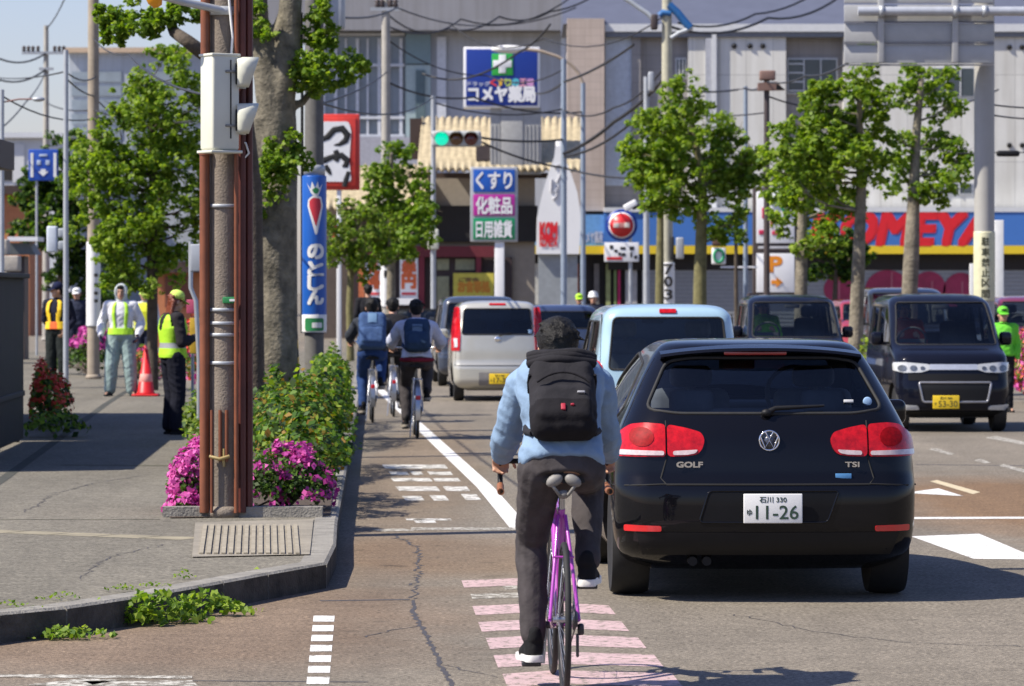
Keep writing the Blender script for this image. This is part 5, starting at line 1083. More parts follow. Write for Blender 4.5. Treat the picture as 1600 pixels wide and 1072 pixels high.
tree('pruned street tree whose pale trunk rises beside the facing kei vans', 64, [(1334, 640, .135), (1337, 530, .125), (1341, 420, .11), (1346, 300, .085), (1345, 240, .07), (1338, 160, .04)], [(1345, 128, 30), (1310, 140, 26), (1290, 175, 28), (1265, 165, 24), (1330, 180, 34), (1370, 150, 26), (1250, 195, 26), (1285, 215, 32), (1330, 235, 34), (1370, 205, 26), (1232, 235, 30), (1260, 255, 32), (1300, 265, 30), (1350, 275, 26), (1220, 275, 24), (1385, 250, 20), (1245, 300, 24), (1290, 300, 22)], BARK, [LG, LB, LB], .105, 1.0, gR)
tree('pruned street tree with mottled trunk in front of the letters EYA', 74, [(1420, 600, .17), (1421, 465, .155), (1425, 380, .15), (1428, 300, .11), (1432, 210, .085), (1438, 130, .06), (1440, 104, .04)], [(1440, 125, 26), (1470, 135, 30), (1485, 165, 22), (1415, 160, 20), (1460, 215, 22), (1490, 225, 26), (1505, 250, 22), (1405, 220, 20), (1455, 265, 28), (1490, 280, 24), (1410, 270, 24), (1440, 300, 20), (1475, 300, 18)], BARK, [LG, LB], .11, .85, gR)
tree('street tree with a loose bright crown beside the white P sign', 78, [(1250, 600, .14), (1251, 460, .13), (1253, 360, .11), (1255, 290, .08), (1262, 230, .05)], blobs_in([(215, 1235, 1300), (250, 1215, 1310), (290, 1210, 1320), (325, 1215, 1330), (355, 1225, 1310), (385, 1240, 1300)], 21), BARK, [LG, LB, LB], .11, .8, gR)
tree('low dark evergreen tree standing before the shop shutter', 100, [(1303, 560, .08), (1304, 470, .07), (1306, 420, .05)], blobs_in([(380, 1275, 1345), (400, 1262, 1358), (420, 1270, 1355)], 20), BARKD, [LD, LD, LG], .12, 1.5)
tree('thin leafy branch crossing the fascia right of the round tree', 96, [(1152, 560, .06), (1150, 450, .05), (1150, 350, .04), (1146, 335, .03)], [(1120, 345, 16), (1140, 350, 15), (1160, 330, 13), (1112, 368, 12)], BARKD, [LD, LG], .10, .7, name='sapling')
# centre trees by the restaurant
tree('slim street tree in front of the tiled restaurant roof', 92, [(612, 600, .13), (611, 470, .11), (611, 350, .09), (612, 290, .06), (612, 240, .04)], blobs_in([(240, 600, 632), (265, 585, 650), (290, 578, 665), (320, 575, 668), (350, 570, 670), (375, 575, 665), (398, 585, 650)], 21), BARK, [LG, LB, LG], .12, 1.0, 'street trees by the restaurant')
tree('broad low tree with drooping branches right of the blue pole sign', 88, [(548, 600, .09), (546, 480, .08), (548, 420, .07), (552, 380, .05)], blobs_in([(335, 520, 590), (360, 512, 595), (385, 510, 590), (408, 515, 580)], 19), BARKO, [LO, LB, LG], .10, .8, 'street trees by the restaurant')
# big plane tree beside the pole and the leafy tree on the left
tree('massive grey-trunked plane tree standing behind the azalea bed', 45, [(428, 700, .31), (430, 560, .27), (430, 450, .262), (430, 330, .262), (428, 250, .262), (429, 185, .255), (430, 140, .20)], [(500, 95, 22), (545, 95, 24), (520, 125, 26), (488, 130, 26), (500, 75, 16), (470, 128, 18), (565, 100, 14), (505, 60, 15), (430, 255, 26), (460, 245, 20), (430, 300, 24, -.4), (448, 275, 24, -.4), (415, 265, 20, -.4), (432, 250, 20, -.42), (404, 330, 12, -.35), (450, 240, 18), (490, 30, 20), (510, 10, 18), (405, 45, 20, -.3), (398, 20, 16, -.3), (480, 60, 18), (478, 100, 20)], mat('plane_bark', (.15, .132, .095), rough=.95, var=.55, scale=6, bump=1.0, bscale=24), [LG, LB], .075, .9, limbs=False, extra=[([(434, 240, 0), (424, 150, 0), (413, 90, 0), (404, 30, 0), (402, -60, 0)], [.17, .19, .15, .12, .10]), ([(430, 240, 0), (437, 150, 0), (447, 90, 0), (453, 20, 0), (458, -60, 0)], [.17, .19, .165, .14, .12]), ([(428, 60, 0), (445, 15, 0), (470, -40, 0)], [.07, .06, .05]), ([(440, 170, 0), (470, 160, .2), (500, 120, .3), (550, 98, .3)], [.07, .05, .035, .02]), ([(440, 320, -.2), (450, 285, -.35), (440, 255, -.4)], [.035, .028, .02])])
tree('plane tree branch with hanging leaves above the left pavement', 40, [(400, 700, .10), (396, 300, .09), (380, 150, .08), (340, 100, .08), (300, 70, .07), (272, 50, .06), (262, 30, .045), (250, 22, .02)], [(255, 38, 18), (232, 42, 16), (200, 42, 20), (175, 40, 17), (160, 28, 12), (215, 28, 16), (190, 55, 12), (245, 22, 16), (280, 18, 14), (305, 25, 14), (325, 15, 12), (165, 48, 10), (270, 28, 14)], BARKD, [LG, LB], .07, .75, limbs=False)
tree('full leafy street tree on the left pavement with slim dark trunk', 62, [(238, 640, .10), (238, 540, .09), (238, 380, .085), (240, 300, .07), (236, 200, .05), (232, 130, .03)], blobs_in([(95, 235, 300), (125, 210, 312), (155, 200, 318), (185, 150, 318), (215, 130, 320), (245, 120, 322), (275, 112, 322), (305, 115, 322), (335, 130, 318), (365, 140, 315), (395, 150, 310), (425, 160, 275), (445, 150, 230)], 27, skip=.05), BARKD, [LG, LB, LB], .085, .72, 'left pavement trees')
tree('darker tree in the left distance behind the blue sign', 105, [(95, 560, .14), (96, 440, .12), (98, 330, .09), (96, 270, .05)], blobs_in([(222, 80, 135), (250, 80, 140), (285, 30, 140), (315, 40, 150), (345, 55, 170), (375, 75, 180), (405, 80, 190), (440, 80, 200)], 26), BARKD, [LD, LG, LD], .16, 1.1, 'left pavement trees')
def shrub(label, boxes, leaf, lm, n, name='azalea_bush', flowers=None, fm=None, fsize=.05, ffun=None, group=None, cat='bush', stems=True):
    c0 = V(boxes[0][0]); root = thing(name, label, cat, (c0.x, c0.y, SZ), 0, group); P_, N_ = [], []; FP, FN = [], []
    for c, r in boxes:
        k = int(n * (r[0] * r[1] + r[0] * r[2] + r[1] * r[2]) / 1.2); d = RNG.normal(0, 1, (k, 3)); d[:, 2] = np.abs(d[:, 2]) * 1.0 - .25; d /= np.linalg.norm(d, axis=1)[:, None]
        bump = 1 + .22 * np.sin(d[:, 0] * 7 + c[0] * 3) * np.cos(d[:, 2] * 6 + c[1]) + .10 * np.sin(d[:, 1] * 13)
        rad = RNG.uniform(.72, 1.04, k) * bump; p = np.array(c) + d * rad[:, None] * np.array(r); P_.append(p); N_.append(d * .8 + np.array([0, 0, .5]))
        if flowers:
            kf = int(flowers * (r[0] * r[1] + r[0] * r[2] + r[1] * r[2])); d = RNG.normal(0, 1, (kf * 3, 3)); d /= np.linalg.norm(d, axis=1)[:, None]; d = d[d[:, 2] > -.45]
            msk = np.sin(d[:, 0] * 9 + c[0] * 5) + np.sin(d[:, 2] * 11 + c[1] * 3) + np.sin(d[:, 1] * 8) + RNG.normal(0, .5, len(d)) > -.5; d = d[msk][:kf]
            p = np.array(c) + d * np.array(r) * RNG.uniform(1.0, 1.10, len(d))[:, None]
            if ffun is not None: p_ok = np.array([ffun(x) for x in p]); p = p[p_ok]; d = d[p_ok]
            for _ in range(5): FP.append(p + RNG.normal(0, .016, p.shape)); FN.append(d)
    P_ = np.concatenate(P_); ok = P_[:, 2] > SZ + .02; P_ = P_[ok] - np.array(root.location); N_ = np.concatenate(N_)[ok]
    link_raw('foliage', leaf_mesh('foliage', P_, N_, leaf, lm, RNG.choice(len(lm), len(P_)), .6), root)
    if FP:
        p = np.concatenate(FP); nn = np.concatenate(FN); ok = p[:, 2] > SZ + .02; link_raw('flowers', leaf_mesh('flowers', p[ok] - np.array(root.location), nn[ok], fsize, fm, RNG.choice(len(fm), ok.sum()), .55), root)
    q = MB()
    for c, r in boxes:
        for i in range(10):
            e = V(c) + V(RNG.normal(0, .45, 3)) * min(r) - V(root.location); b_ = V((boxes[0][0][0], boxes[0][0][1], SZ)) - V(root.location); q.tube([b_, b_.lerp(e, .5) + V((0, 0, .06)), e], [.014, .010, .004], 5)
    q.build('stems', BARKD, root); return root
PK1 = leaf_mat('petal_pink', (.46, .05, .26), (.70, .15, .45), .25); PK2 = leaf_mat('petal_magenta', (.30, .03, .19), (.55, .09, .38), .25)
AZ = leaf_mat('azalea_leaf', (.03, .085, .010), (.12, .215, .025)); AZD = leaf_mat('azalea_leaf_dark', (.010, .03, .006), (.045, .085, .012)); AZR = leaf_mat('azalea_new_leaf', (.18, .20, .02), (.32, .16, .04))
def bx(px0, px1, py_top, Y, ry=.35, zb=SZ, squash=1.0):
    xc = XX((px0 + px1) / 2, Y); rx = (px1 - px0) / 2 * Y / F; zt = ZZ(py_top, Y); return ((xc, Y, zb + (zt - zb) * .42), (rx, ry, (zt - zb) * .60))
shrub('pink-flowering azalea bush left of the utility pole, spilling over the pavement', [bx(268, 326, 708, 27.9, .28), bx(290, 345, 690, 28.3, .32), bx(262, 318, 775, 27.6, .2)], .036, [AZ, AZD], 5200, flowers=2100, fm=[PK1, PK1, PK2], fsize=.046, group='azalea bushes around the pole')
shrub('magenta azalea bush right of the utility pole at the kerb corner', [bx(384, 510, 700, 28.1, .42), bx(430, 520, 716, 28.0, .38), bx(380, 450, 712, 27.8, .28)], .036, [AZD, AZ], 5200, flowers=1100, fm=[PK2, PK1, PK2], fsize=.044, ffun=lambda p: p[2] > .62 + .12 * math.sin(p[0] * 9) or RNG.uniform() < .22, group='azalea bushes around the pole')
shrub('green clipped azalea hedge behind the magenta azalea, beneath the plane tree', [bx(395, 540, 598, 31.5, .9), bx(455, 534, 652, 32.5, .8), bx(395, 480, 590, 35, 1.2), bx(465, 544, 578, 37, 1.5), bx(430, 540, 655, 30, .6)], .062, [AZ, AZ, AZD, AZ, AZ, AZD, AZR, LB], 2300, name='azalea_hedge')
shrub('green azalea hedge further along the kerb under the blue pole sign', [bx(480, 545, 552, 44, 2.2), bx(500, 545, 565, 49, 2.0)], .06, [AZ, AZ, LB], 1900, name='azalea_hedge')
shrub('yellow-green low shrub between the woman and the utility pole', [bx(288, 330, 612, 40, .6), bx(296, 330, 655, 33, .5)], .06, [AZ, LO, LB], 2300, name='low_shrub')
shrub('leafy weeds with red blooms at the foot of the dark fence', [bx(50, 110, 585, 46, .5), bx(52, 78, 566, 50, .35), bx(40, 130, 640, 42, .5)], .075, [LD, LG, LO], 1300, name='weed_patch', flowers=480, fm=[mat('red_petal', (.65, .06, .03))], fsize=.045, ffun=lambda p: p[1] > 44)
shrub('magenta azaleas between the guards on the far pavement', [bx(110, 175, 515, 72, .7), bx(75, 130, 530, 74, .6)], .08, [AZ, AZD], 1100, flowers=420, fm=[PK2, PK1], fsize=.09, ffun=lambda p: p[2] > .7)
shrub('orange and green shrub behind the woman with the phone', [bx(205, 250, 545, 66, .6), bx(285, 320, 500, 60, .6)], .08, [LO, AZ, AZR], 900, flowers=160, fm=[mat('red_petal', (.65, .06, .03)), PK1], fsize=.07, name='flower_shrub')
shrub('lime-green low bush below the pale tree trunk by the kei vans', [bx(1340, 1368, 528, 62, .4)], .07, [LB, LO], 1500, name='low_shrub')
shrub('red and green flower bed bush at the right edge behind the kei van', [bx(1578, 1640, 520, 60, .8), bx(1590, 1660, 545, 58, .6)], .07, [LO, LG], 1300, flowers=380, fm=[mat('coral_petal', (.55, .10, .07)), PK1], fsize=.07, name='flower_shrub')
# weeds on the kerb
WD = [LB, LG]
def weeds(label, spots, leaf=.05):
    P_, N_ = [], []; c0 = spots[0]; root = thing('weed_tuft', label, 'weeds', c0[0])
    for c, r, h, n in spots:
        k = RNG.normal(0, 1, (n, 3)) * np.array([r, r * .5, 0]); z = RNG.uniform(0, 1, n) ** .8 * h * np.exp(-(k[:, 0] / r) ** 2 * .4); p = np.array(c) + k; p[:, 2] += z + .01; P_.append(p - np.array(c0[0])); N_.append(np.tile([0, -.35, .8], (n, 1)))
    P_ = np.concatenate(P_); N_ = np.concatenate(N_); link_raw('leaves', leaf_mesh('leaves', P_, N_, leaf, WD, RNG.choice(2, len(P_)), .6), root)
weeds('leafy green weeds at the foot of the near kerb', [(G(220, 979), .06, .17, 110), (G(252, 975), .08, .17, 140), (G(285, 972), .07, .13, 110), (G(320, 963), .12, .13, 170), (G(350, 955), .07, .07, 80)], .045)
weeds('small weed sprouts by the left end of the near kerb', [(G(95, 1000), .07, .06, 80), (G(128, 998), .09, .05, 60)], .035)
weeds('single pale weed leaning on the kerb near the corner', [(G(402, 930), .025, .15, 26), (G(418, 928), .02, .09, 16)], .05)
weeds('thin grass along the top of the near kerb', [(G(100, 938, SZ), .06, .035, 40), (G(190, 925, SZ), .05, .03, 34), (G(285, 905, SZ), .035, .06, 30), (G(15, 950, SZ), .06, .03, 34), (G(240, 918, SZ), .05, .02, 26)], .020)
# ------------------------------------------------------------ poles, signals, signs
M_PIPE = mat('rust_red_pipe', (.185, .058, .024), rough=.5, var=.25, scale=5); M_PIPED = mat('maroon_pipe', (.085, .018, .012), rough=.5, var=.25, scale=5)
M_POLE = mat('pole_concrete', (.20, .165, .13), rough=.9, var=.22, scale=4, bump=.4); M_POLEL = mat('pale_pole_concrete', (.36, .34, .30), rough=.85, var=.15, scale=3, bump=.3)
M_GALV = mat('galvanised_steel', (.40, .42, .44), rough=.5, metal=.35, var=.12, scale=3); M_BLUEG = mat('blue_grey_steel', (.24, .29, .36), rough=.5, metal=.2, var=.1); M_BRN = mat('brown_steel', (.055, .04, .038), rough=.55)
M_BEIGE = mat('signal_beige', (.60, .60, .50), rough=.45, var=.06, scale=3); M_LOUV = mat('dark_inside', (.01, .01, .01), rough=.9); M_ORANGE = mat('amber_shell', (.75, .30, .01), rough=.4)
def post(label, px, Y, r, top, m, zb=0.0, name='street_pole', taper=.85, cat='pole', group=None):
    x = XX(px, Y); root = thing(name, label, cat, (x, Y, zb), 0, group); zt = ZZ(top, Y) - zb
    MB().tube([(0, 0, -.02), (0, 0, zt * .5), (0, 0, zt)], [r, r * (1 + taper) / 2, r * taper], 18).build('shaft', m, root)
    q = MB().lathe([(r * 1.25, 0), (r * 1.25, .05), (r * 1.04, .08)], 18); q.build('base_collar', m, root); return root, x, zt
Yp = 27.2; up, xp, zt = post('weathered concrete utility pole flanked by rust-red conduits on the corner', 350, Yp, .105, -60, M_POLE, SZ, 'utility_pole', .97)
s_ = F / Yp; rel = lambda px, py: (XX(px, Yp) - xp, ZZ(py, Yp) - SZ)
for (px, ya, yb, r, m, dy) in [(321, 800, 236, .036, M_PIPE, -.07), (322, 90, -60, .034, M_PIPE, -.07), (379, 800, -60, .030, M_PIPED, -.06), (390, 800, -60, .026, M_PIPED, -.03), (371, 800, -60, .016, M_PIPE, -.115), (333, 800, 640, .010, M_PIPE, -.125), (346, 720, 640, .012, M_PIPE, -.118), (356, 720, 640, .012, M_PIPE, -.118)]:
    x, _ = rel(px, 0); MB().tube([(x, dy, max(.0, rel(0, ya)[1])), (x, dy, rel(0, yb)[1])], r, 12).build('conduit', m, up)
x, z = rel(322, 236); MB().tube([(x, -.07, z), (x, -.07, z - .03)], .045, 12).build('conduit_cap', M_PIPE, up)
for y in (322, 484, 505, 523, 567): MB().lathe([(.113, -.012), (.116, -.01), (.116, .01), (.113, .012)], 24, 0, Matrix.Translation((0, 0, rel(0, y)[1]))).build('steel_band', M_GALV, up)
q = MB().rbox((rel(362, 0)[0], -.112, rel(0, 469)[1]), (.11, .02, .045), .005); gp_ = q.build('label_plate', mat('label_green', (.02, .20, .06), rough=.5), up); MB().box((rel(366, 0)[0], -.124, rel(0, 469)[1]), (.05, .004, .016)).build('label_text', M_WHITE, gp_)
q = MB(); q.tube([(rel(330, 0)[0], -.12, rel(0, 712)[1]), (rel(345, 0)[0], -.15, rel(0, 716)[1]), (rel(360, 0)[0], -.12, rel(0, 712)[1])], .014, 6); q.tube([(rel(352, 0)[0], -.12, rel(0, 700)[1]), (rel(352, 0)[0], -.12, rel(0, 728)[1])], .010, 6); q.build('cable_tie', mat('brass_tie', (.35, .26, .10), rough=.5), up)
q = MB().tube([(.02, -.12, zt), (.07, -.12, rel(0, 60)[1]), (.05, -.11, rel(0, 120)[1])], .010, 6); q.build('cable', M_WHITE, up); q = MB(); q.tube([(.1, -.05, rel(0, 215)[1]), (.16, -.08, rel(0, 225)[1]), (.18, -.06, rel(0, 240)[1]), (.13, -.08, rel(0, 252)[1])], .008, 6); q.build('cable_loop', M_WHITE, up)
# pedestrian signal hanging on the pole, seen from behind
sx, sz = XX(343, Yp - .28), ZZ(160, Yp - .28); ps = thing('pedestrian_signal', 'cream pedestrian signal box with two hooded lamps, seen from behind on the corner pole', 'signal', (sx, Yp - .26, sz))
T = Matrix.Rotation(R(33), 4, 'Z'); hgt = 148 / s_
MB().rbox((0, 0, 0), (.215, .19, hgt), .018, M=T).build('housing', M_BEIGE, ps); MB().rbox((.0, -.0, -hgt / 2 - .012), (.25, .22, .02), .006, M=T).build('lower_rim', M_BEIGE, ps); MB().rbox((0, -.0, hgt / 2 - .005), (.23, .20, .02), .006, M=T).build('upper_rim', M_BEIGE, ps)
for z in (.215, -.165): MB().rbox((.035, -.10, z), (.085, .014, .018), .004, M=T).build('latch', mat('latch_grey', (.22, .22, .20)), ps)
MB().box((.035, -.097, .02), (.008, .006, hgt * .82), M=T).build('door_seam', M_LOUV, ps)
for zc in (.20, -.125):
    q = MB(); n = 13; ring0 = []; ring1 = []
    for a in np.linspace(-.75, PI + .75, n): cs_ = math.copysign(abs(math.cos(a)) ** .6, math.cos(a)); sn_ = math.copysign(abs(math.sin(a)) ** .6, math.sin(a)); ring0.append(V((.10, .02 + .112 * cs_, zc + .118 * sn_))); ring1.append(V((.10 + .115 + .042 * sn_, .02 + .114 * cs_, zc + .12 * sn_)))
    q.add(ring0 + ring1, [(i, i + 1, n + i + 1, n + i) for i in range(n - 1)], 0, True); me = q.mesh('visor', M_BEIGE); r_ = evaluated(me, [('SOLIDIFY', dict(thickness=.006, offset=0))]); o = bpy.data.objects.new('visor', r_); COL.objects.link(o); o.parent = ps; o.rotation_euler = (0, 0, R(10)); o.location = (.015, 0, 0)
    MB().lathe([(.108, 0), (.108, .01), (.001, .03)], 22, 0, Matrix.Rotation(R(10), 4, 'Z') @ Matrix.Translation((.105, .02, zc)) @ Matrix.Rotation(PI / 2, 4, 'Y')).build('lens', M_LOUV, ps)
MB().tube([(.05, .08, -.30), (.05, .26, -.32)], .02, 8).build('bracket', M_BEIGE, ps)
# amber vehicle signal arm at the top left
za_ = ZZ(18, Yp) - SZ; MB().tube([(0, -.1, za_), (XX(290, Yp) - xp, -.25, za_ + .05), (XX(255, Yp) - xp, -.34, za_ + .09)], .028, 10).build('signal_arm', M_GALV, up); MB().lathe([(.125, za_ - .03), (.125, za_ + .03)], 20).build('clamp', M_GALV, up)
asg = thing('amber_signal', 'amber signal housing at the top left end of the grey arm', 'signal', (XX(240, Yp - .36), Yp - .36, ZZ(-5, Yp - .36)))
q = MB().lathe([(.001, -.08), (.03, -.075), (.055, -.03), (.06, .10), (.02, .14)], 16, 0, Matrix.Rotation(R(-25), 4, 'Y')); q.build('shell', M_ORANGE, asg); MB().lathe([(.062, .02), (.064, .03), (.062, .04)], 16, 0, Matrix.Rotation(R(-25), 4, 'Y')).build('rim', M_BLKP, asg)

# pole with the blue advertisement
Ya = 47.5; ad, xa, zta = post('grey concrete utility pole with a wrapped blue carrot advertisement', 491, Ya, .12, -60, mat('dark_pole', (.13, .125, .115), rough=.85, var=.2), SZ, 'utility_pole', .95)
ra = lambda px, py: (XX(px, Ya) - xa, ZZ(py, Ya) - SZ)
zA, zB = ra(0, 275)[1], ra(0, 520)[1]
q = MB().lathe([(.150, zB), (.152, zB + .01), (.152, zA - .01), (.150, zA)], 26); wr_ = q.build('advert_wrap', mat('advert_blue', (.012, .10, .42), rough=.4, var=.06, scale=2), ad)
z1 = ra(0, 492)[1]; MB().lathe([(.1535, zB + .005), (.1545, zB + .02), (.1545, z1), (.1535, z1 + .004)], 26).build('advert_foot', M_WHITE, wr_)
def wrapmesh(mb, name, m, parent, rad=.1555):            # bend a flat drawing in (x,z) round the pole front
    mb.v = [((rad - y) * math.sin(x / rad), -(rad - y) * math.cos(x / rad), z) for x, y, z in mb.v]; return mb.build(name, m, parent)
def wtext(s, cx, cz, w_, h_, m, bold=.02, rad=.157): mb = text(s, cx, cz, w_, h_, 0, m, None, None, bold); return wrapmesh(mb, 'lettering', m, wr_, rad)
for ch_, y in zip('のとしん', (393, 420, 442, 464)): wtext(ch_, .03, ra(0, y)[1], .20, .172, M_WHITE, .055)
q = MB(); zc = lambda y: ra(0, y)[1]
def fl(pts, m, name, rad):
    bm = bmesh.new(); bm.faces.new([bm.verts.new((x, 0, z)) for x, z in pts])
    for c in np.arange(-.14, .15, .015): bmesh.ops.bisect_plane(bm, geom=bm.verts[:] + bm.edges[:] + bm.faces[:], plane_co=(c, 0, 0), plane_no=(1, 0, 0))
    bm.verts.index_update(); mb = MB(); mb.add([v.co for v in bm.verts], [[v.index for v in f.verts] for f in bm.faces]); bm.free(); wrapmesh(mb, name, m, wr_, rad)
fl(rnd([(-.07, zc(312)), (.0, zc(305)), (.10, zc(308)), (.125, zc(322)), (.05, zc(364)), (.03, zc(368)), (.015, zc(364)), (-.08, zc(322))], .02), M_WHITE, 'carrot_outline', .1565)
fl(rnd([(-.055, zc(314)), (.0, zc(309)), (.085, zc(311)), (.10, zc(323)), (.035, zc(353)), (.025, zc(353)), (-.055, zc(323))], .02), mat('carrot_red', (.55, .03, .05)), 'carrot', .1580)
fl([(-.09, zc(286)), (-.03, zc(303)), (0.0, zc(306)), (.06, zc(306)), (.12, zc(287)), (.075, zc(295)), (.05, zc(284)), (.02, zc(295)), (-.02, zc(284)), (-.04, zc(296))], M_WHITE, 'carrot_leaves', .1565)
fl(rnd([(-.02, zc(297)), (.01, zc(303)), (.05, zc(303)), (.075, zc(297)), (.03, zc(293))], .01), mat('label_green', (.02, .20, .06)), 'carrot_top', .1585)
fl(rnd([(-.12, zc(517)), (-.12, zc(497)), (.14, zc(497)), (.14, zc(517))], .03), mat('label_green', (.02, .20, .06)), 'green_panel', .158); fl(rnd([(-.02, zc(512)), (-.02, zc(504)), (.11, zc(504)), (.11, zc(512))], .01), M_WHITE, 'green_panel_text', .1595)
MB().lathe([(.135, zA), (.135, ra(0, 262)[1]), (.12, ra(0, 258)[1])], 22).build('pole_sleeve', M_GALV, ad)
q = MB().tube([(-.17, -.02, ra(0, 20)[1]), (-.17, -.02, ra(0, 90)[1])], .03, 8); q.tube([(-.15, 0, ra(0, 120)[1]), (-.15, 0, zB)], .018, 8); q.build('cable_riser', M_BLKP, ad)
# transformer drum and switch box high on that pole
q = MB().rbox((XX(526, Ya) - xa, .1, ra(0, 5)[1]), (.20, .22, .66), .05); q.tube([(XX(526, Ya) - xa, .1, ra(0, 50)[1]), (XX(522, Ya) - xa, .05, ra(0, 75)[1]), (0, 0, ra(0, 100)[1])], .012, 6); q.tube([(0, 0, ra(0, 10)[1]), (XX(526, Ya) - xa, .1, ra(0, 10)[1])], .025, 6); q.build('switch_box', M_GALV, ad)
# striped guy-wire guard
gw = thing('guy_wire_guard', 'black and yellow striped guy-wire guard beside the blue pole advertisement', 'guy wire', (XX(467, 46.5), 46.5, SZ))
a = V((0, 0, 0)); b = V((XX(455, 46.5) - XX(467, 46.5), 0, ZZ(425, 46.5) - SZ)); d = b - a
n = 26; ny = mat('hazard_yellow', (.75, .45, .03), rough=.5); q = MB(); rings = []
for i in range(n * 3 + 1):
    t = i / (n * 3); c = a + d * t; rings.append([c + V((.042 * math.cos(x), .042 * math.sin(x), 0)) for x in np.linspace(0, 2 * PI, 25)[:-1]])
mb = MB().loft(rings); 
for fi, f in enumerate(mb.f[:n * 3 * 24]):
    i, k = divmod(fi, 24); mb.mi[fi] = int(((i / (n * 3)) * 9 - k / 24 * 1.0) % 1 < .5)
mb.build('guard_tube', [ny, M_BLKP], gw); MB().tube([a, a + (b - a) * 2.6], .006, 6).build('guy_wire', M_DSTEEL, gw)
# left side poles
post('tall brown concrete utility pole beside the left street tree', 146, 70, .115, -60, mat('warm_pole', (.30, .25, .19), rough=.85, var=.15), SZ, 'utility_pole'); wp = COL.objects[-1]
root_w = [o for o in COL.objects if o.get('label', '').startswith('tall brown')][0]; xw = XX(146, 70)
MB().lathe([(.13, ZZ(510, 70) - SZ), (.132, ZZ(508, 70) - SZ), (.128, ZZ(380, 70) - SZ), (.125, ZZ(378, 70) - SZ)], 20).build('white_sleeve', M_WHITE, root_w)
for i, y in enumerate((430, 445, 458, 470)): MB().rbox((.06, -.125, ZZ(y, 70) - SZ), (.07, .01, .06), .004).build('number_mark', M_INKB, root_w)
post('slender grey steel pole left of the left street tree', 103, 60, .045, 78, M_GALV, SZ)
r0, x0_, z0_ = post('thin grey pole at the left edge of the picture', 3, 58, .04, 140, M_GALV, SZ)
q = MB().tube([(0, 0, ZZ(160, 58) - SZ), (XX(30, 58) - x0_, 0, ZZ(155, 58) - SZ), (XX(55, 58) - x0_, 0, ZZ(155, 58) - SZ)], .012, 8); q.build('lamp_arm', mat('reddish_steel', (.22, .10, .08)), r0); MB().ell((XX(60, 58) - x0_, 0, ZZ(155, 58) - SZ), (.10, .06, .04)).build('lamp_head', M_GALV, r0)
lp, xl, zl = post('distant utility pole with insulator crossarms in the left sky', 72, 125, .13, 40, M_POLEL, SZ, 'utility_pole', .6)
q = MB()
for y, x0q, x1q in ((83, 35, 106), (108, 62, 84)): q.box(((XX(x0q, 125) + XX(x1q, 125)) / 2 - xl, -.1, ZZ(y, 125) - SZ), (XX(x1q, 125) - XX(x0q, 125), .09, .09))
q.build('crossarm', M_GALV, lp)
for x_ in (38, 45, 52, 60, 86, 93, 100): MB().lathe([(.03, 0), (.07, .04), (.04, .08), (.07, .12), (.04, .18), (.001, .2)], 10, 0, Matrix.Translation((XX(x_, 125) - xl, -.1, ZZ(83, 125) - SZ + .04))).build('insulator', M_BRN, lp)
for i, y in enumerate((428, 440, 452)): MB().box((.14, -.12, ZZ(y, 125) - SZ), (.16, .02, .16)).build('number_mark', M_INKB, lp)
bs = thing('direction_sign', 'small blue square sign with white arrow on a short post at upper left', 'sign', (XX(57, 95), 95, SZ)); zs_ = ZZ(258, 95) - SZ
MB().tube([(0, .05, 0), (0, .05, zs_ + .3)], .03, 10).build('post', M_GALV, bs)
MB().rbox((.17, 0, zs_), (XX(90, 95) - XX(44, 95), .04, 49 * 95 / F), .02).build('panel', mat('sign_blue', (.015, .07, .38), rough=.4), bs)
for x_ in (50, 86): MB().box((XX(x_, 95) - XX(57, 95), -.025, zs_), (.07, .01, .60)).build('stripe', M_WHITE, bs)
q = MB().prism([(.17, zs_ - .28), (.04, zs_ - .16), (.11, zs_ - .16), (.11, zs_ - .1), (.23, zs_ - .1), (.23, zs_ - .16), (.30, zs_ - .16)], -.034, -.022); q.build('arrow', M_WHITE, bs)
q = MB().rbox((.06, -.028, zs_ + .06), (.10, .012, .12), .02); q.rbox((.28, -.028, zs_ + .06), (.10, .012, .12), .02); q.rbox((.17, -.028, zs_ + .24), (.2, .012, .06), .02); q.build('symbol', mat('pale_symbol', (.40, .48, .62)), bs)
sb = thing('signal_box', 'white pedestrian signal housing on the left steel pole', 'signal', (XX(88, 61), 61, ZZ(374, 61)))
MB().rbox((-.06, 0, 0), (.17, .2, .42), .03).build('housing', mat('cool_white', (.55, .60, .66), rough=.4), sb)
for z in (.1, -.1): MB().rbox((.10, 0, z), (.14, .19, .15), .03).build('visor', mat('grey_visor', (.30, .33, .36)), sb)
gs = thing('sign_board', 'grey sign board seen from behind on a bent grey post by the corner pole', 'sign', (XX(306, 38), 38, SZ)); z_ = lambda y: ZZ(y, 38) - SZ
MB().tube([(XX(298, 38) - XX(306, 38), 0, z_(378)), (XX(298, 38) - XX(306, 38), 0, z_(450)), (.0, 0, z_(470)), (.03, 0, z_(560)), (.03, 0, 0)], .022, 10).build('post', M_GALV, gs); MB().rbox((.06, -.03, z_(403)), (.22, .02, .27), .01).build('panel', M_GALV, gs)
q = MB().tube([(0, 0, 0), (0, 0, 1.1)], .02, 8); fl_ = thing('banner_flag', 'small yellow and pink banner on a stick beside the woman with the phone', 'banner', (XX(301, 50), 50, SZ)); q.build('stick', M_GALV, fl_); MB().rbox((.03, -.03, 1.02), (.13, .015, .46), .006).build('cloth', mat('banner_yellow', (.60, .38, .03), var=.3), fl_); MB().rbox((.0, -.03, 1.40), (.15, .015, .18), .006).build('upper_cloth', mat('banner_pink', (.5, .08, .16), var=.3), fl_)

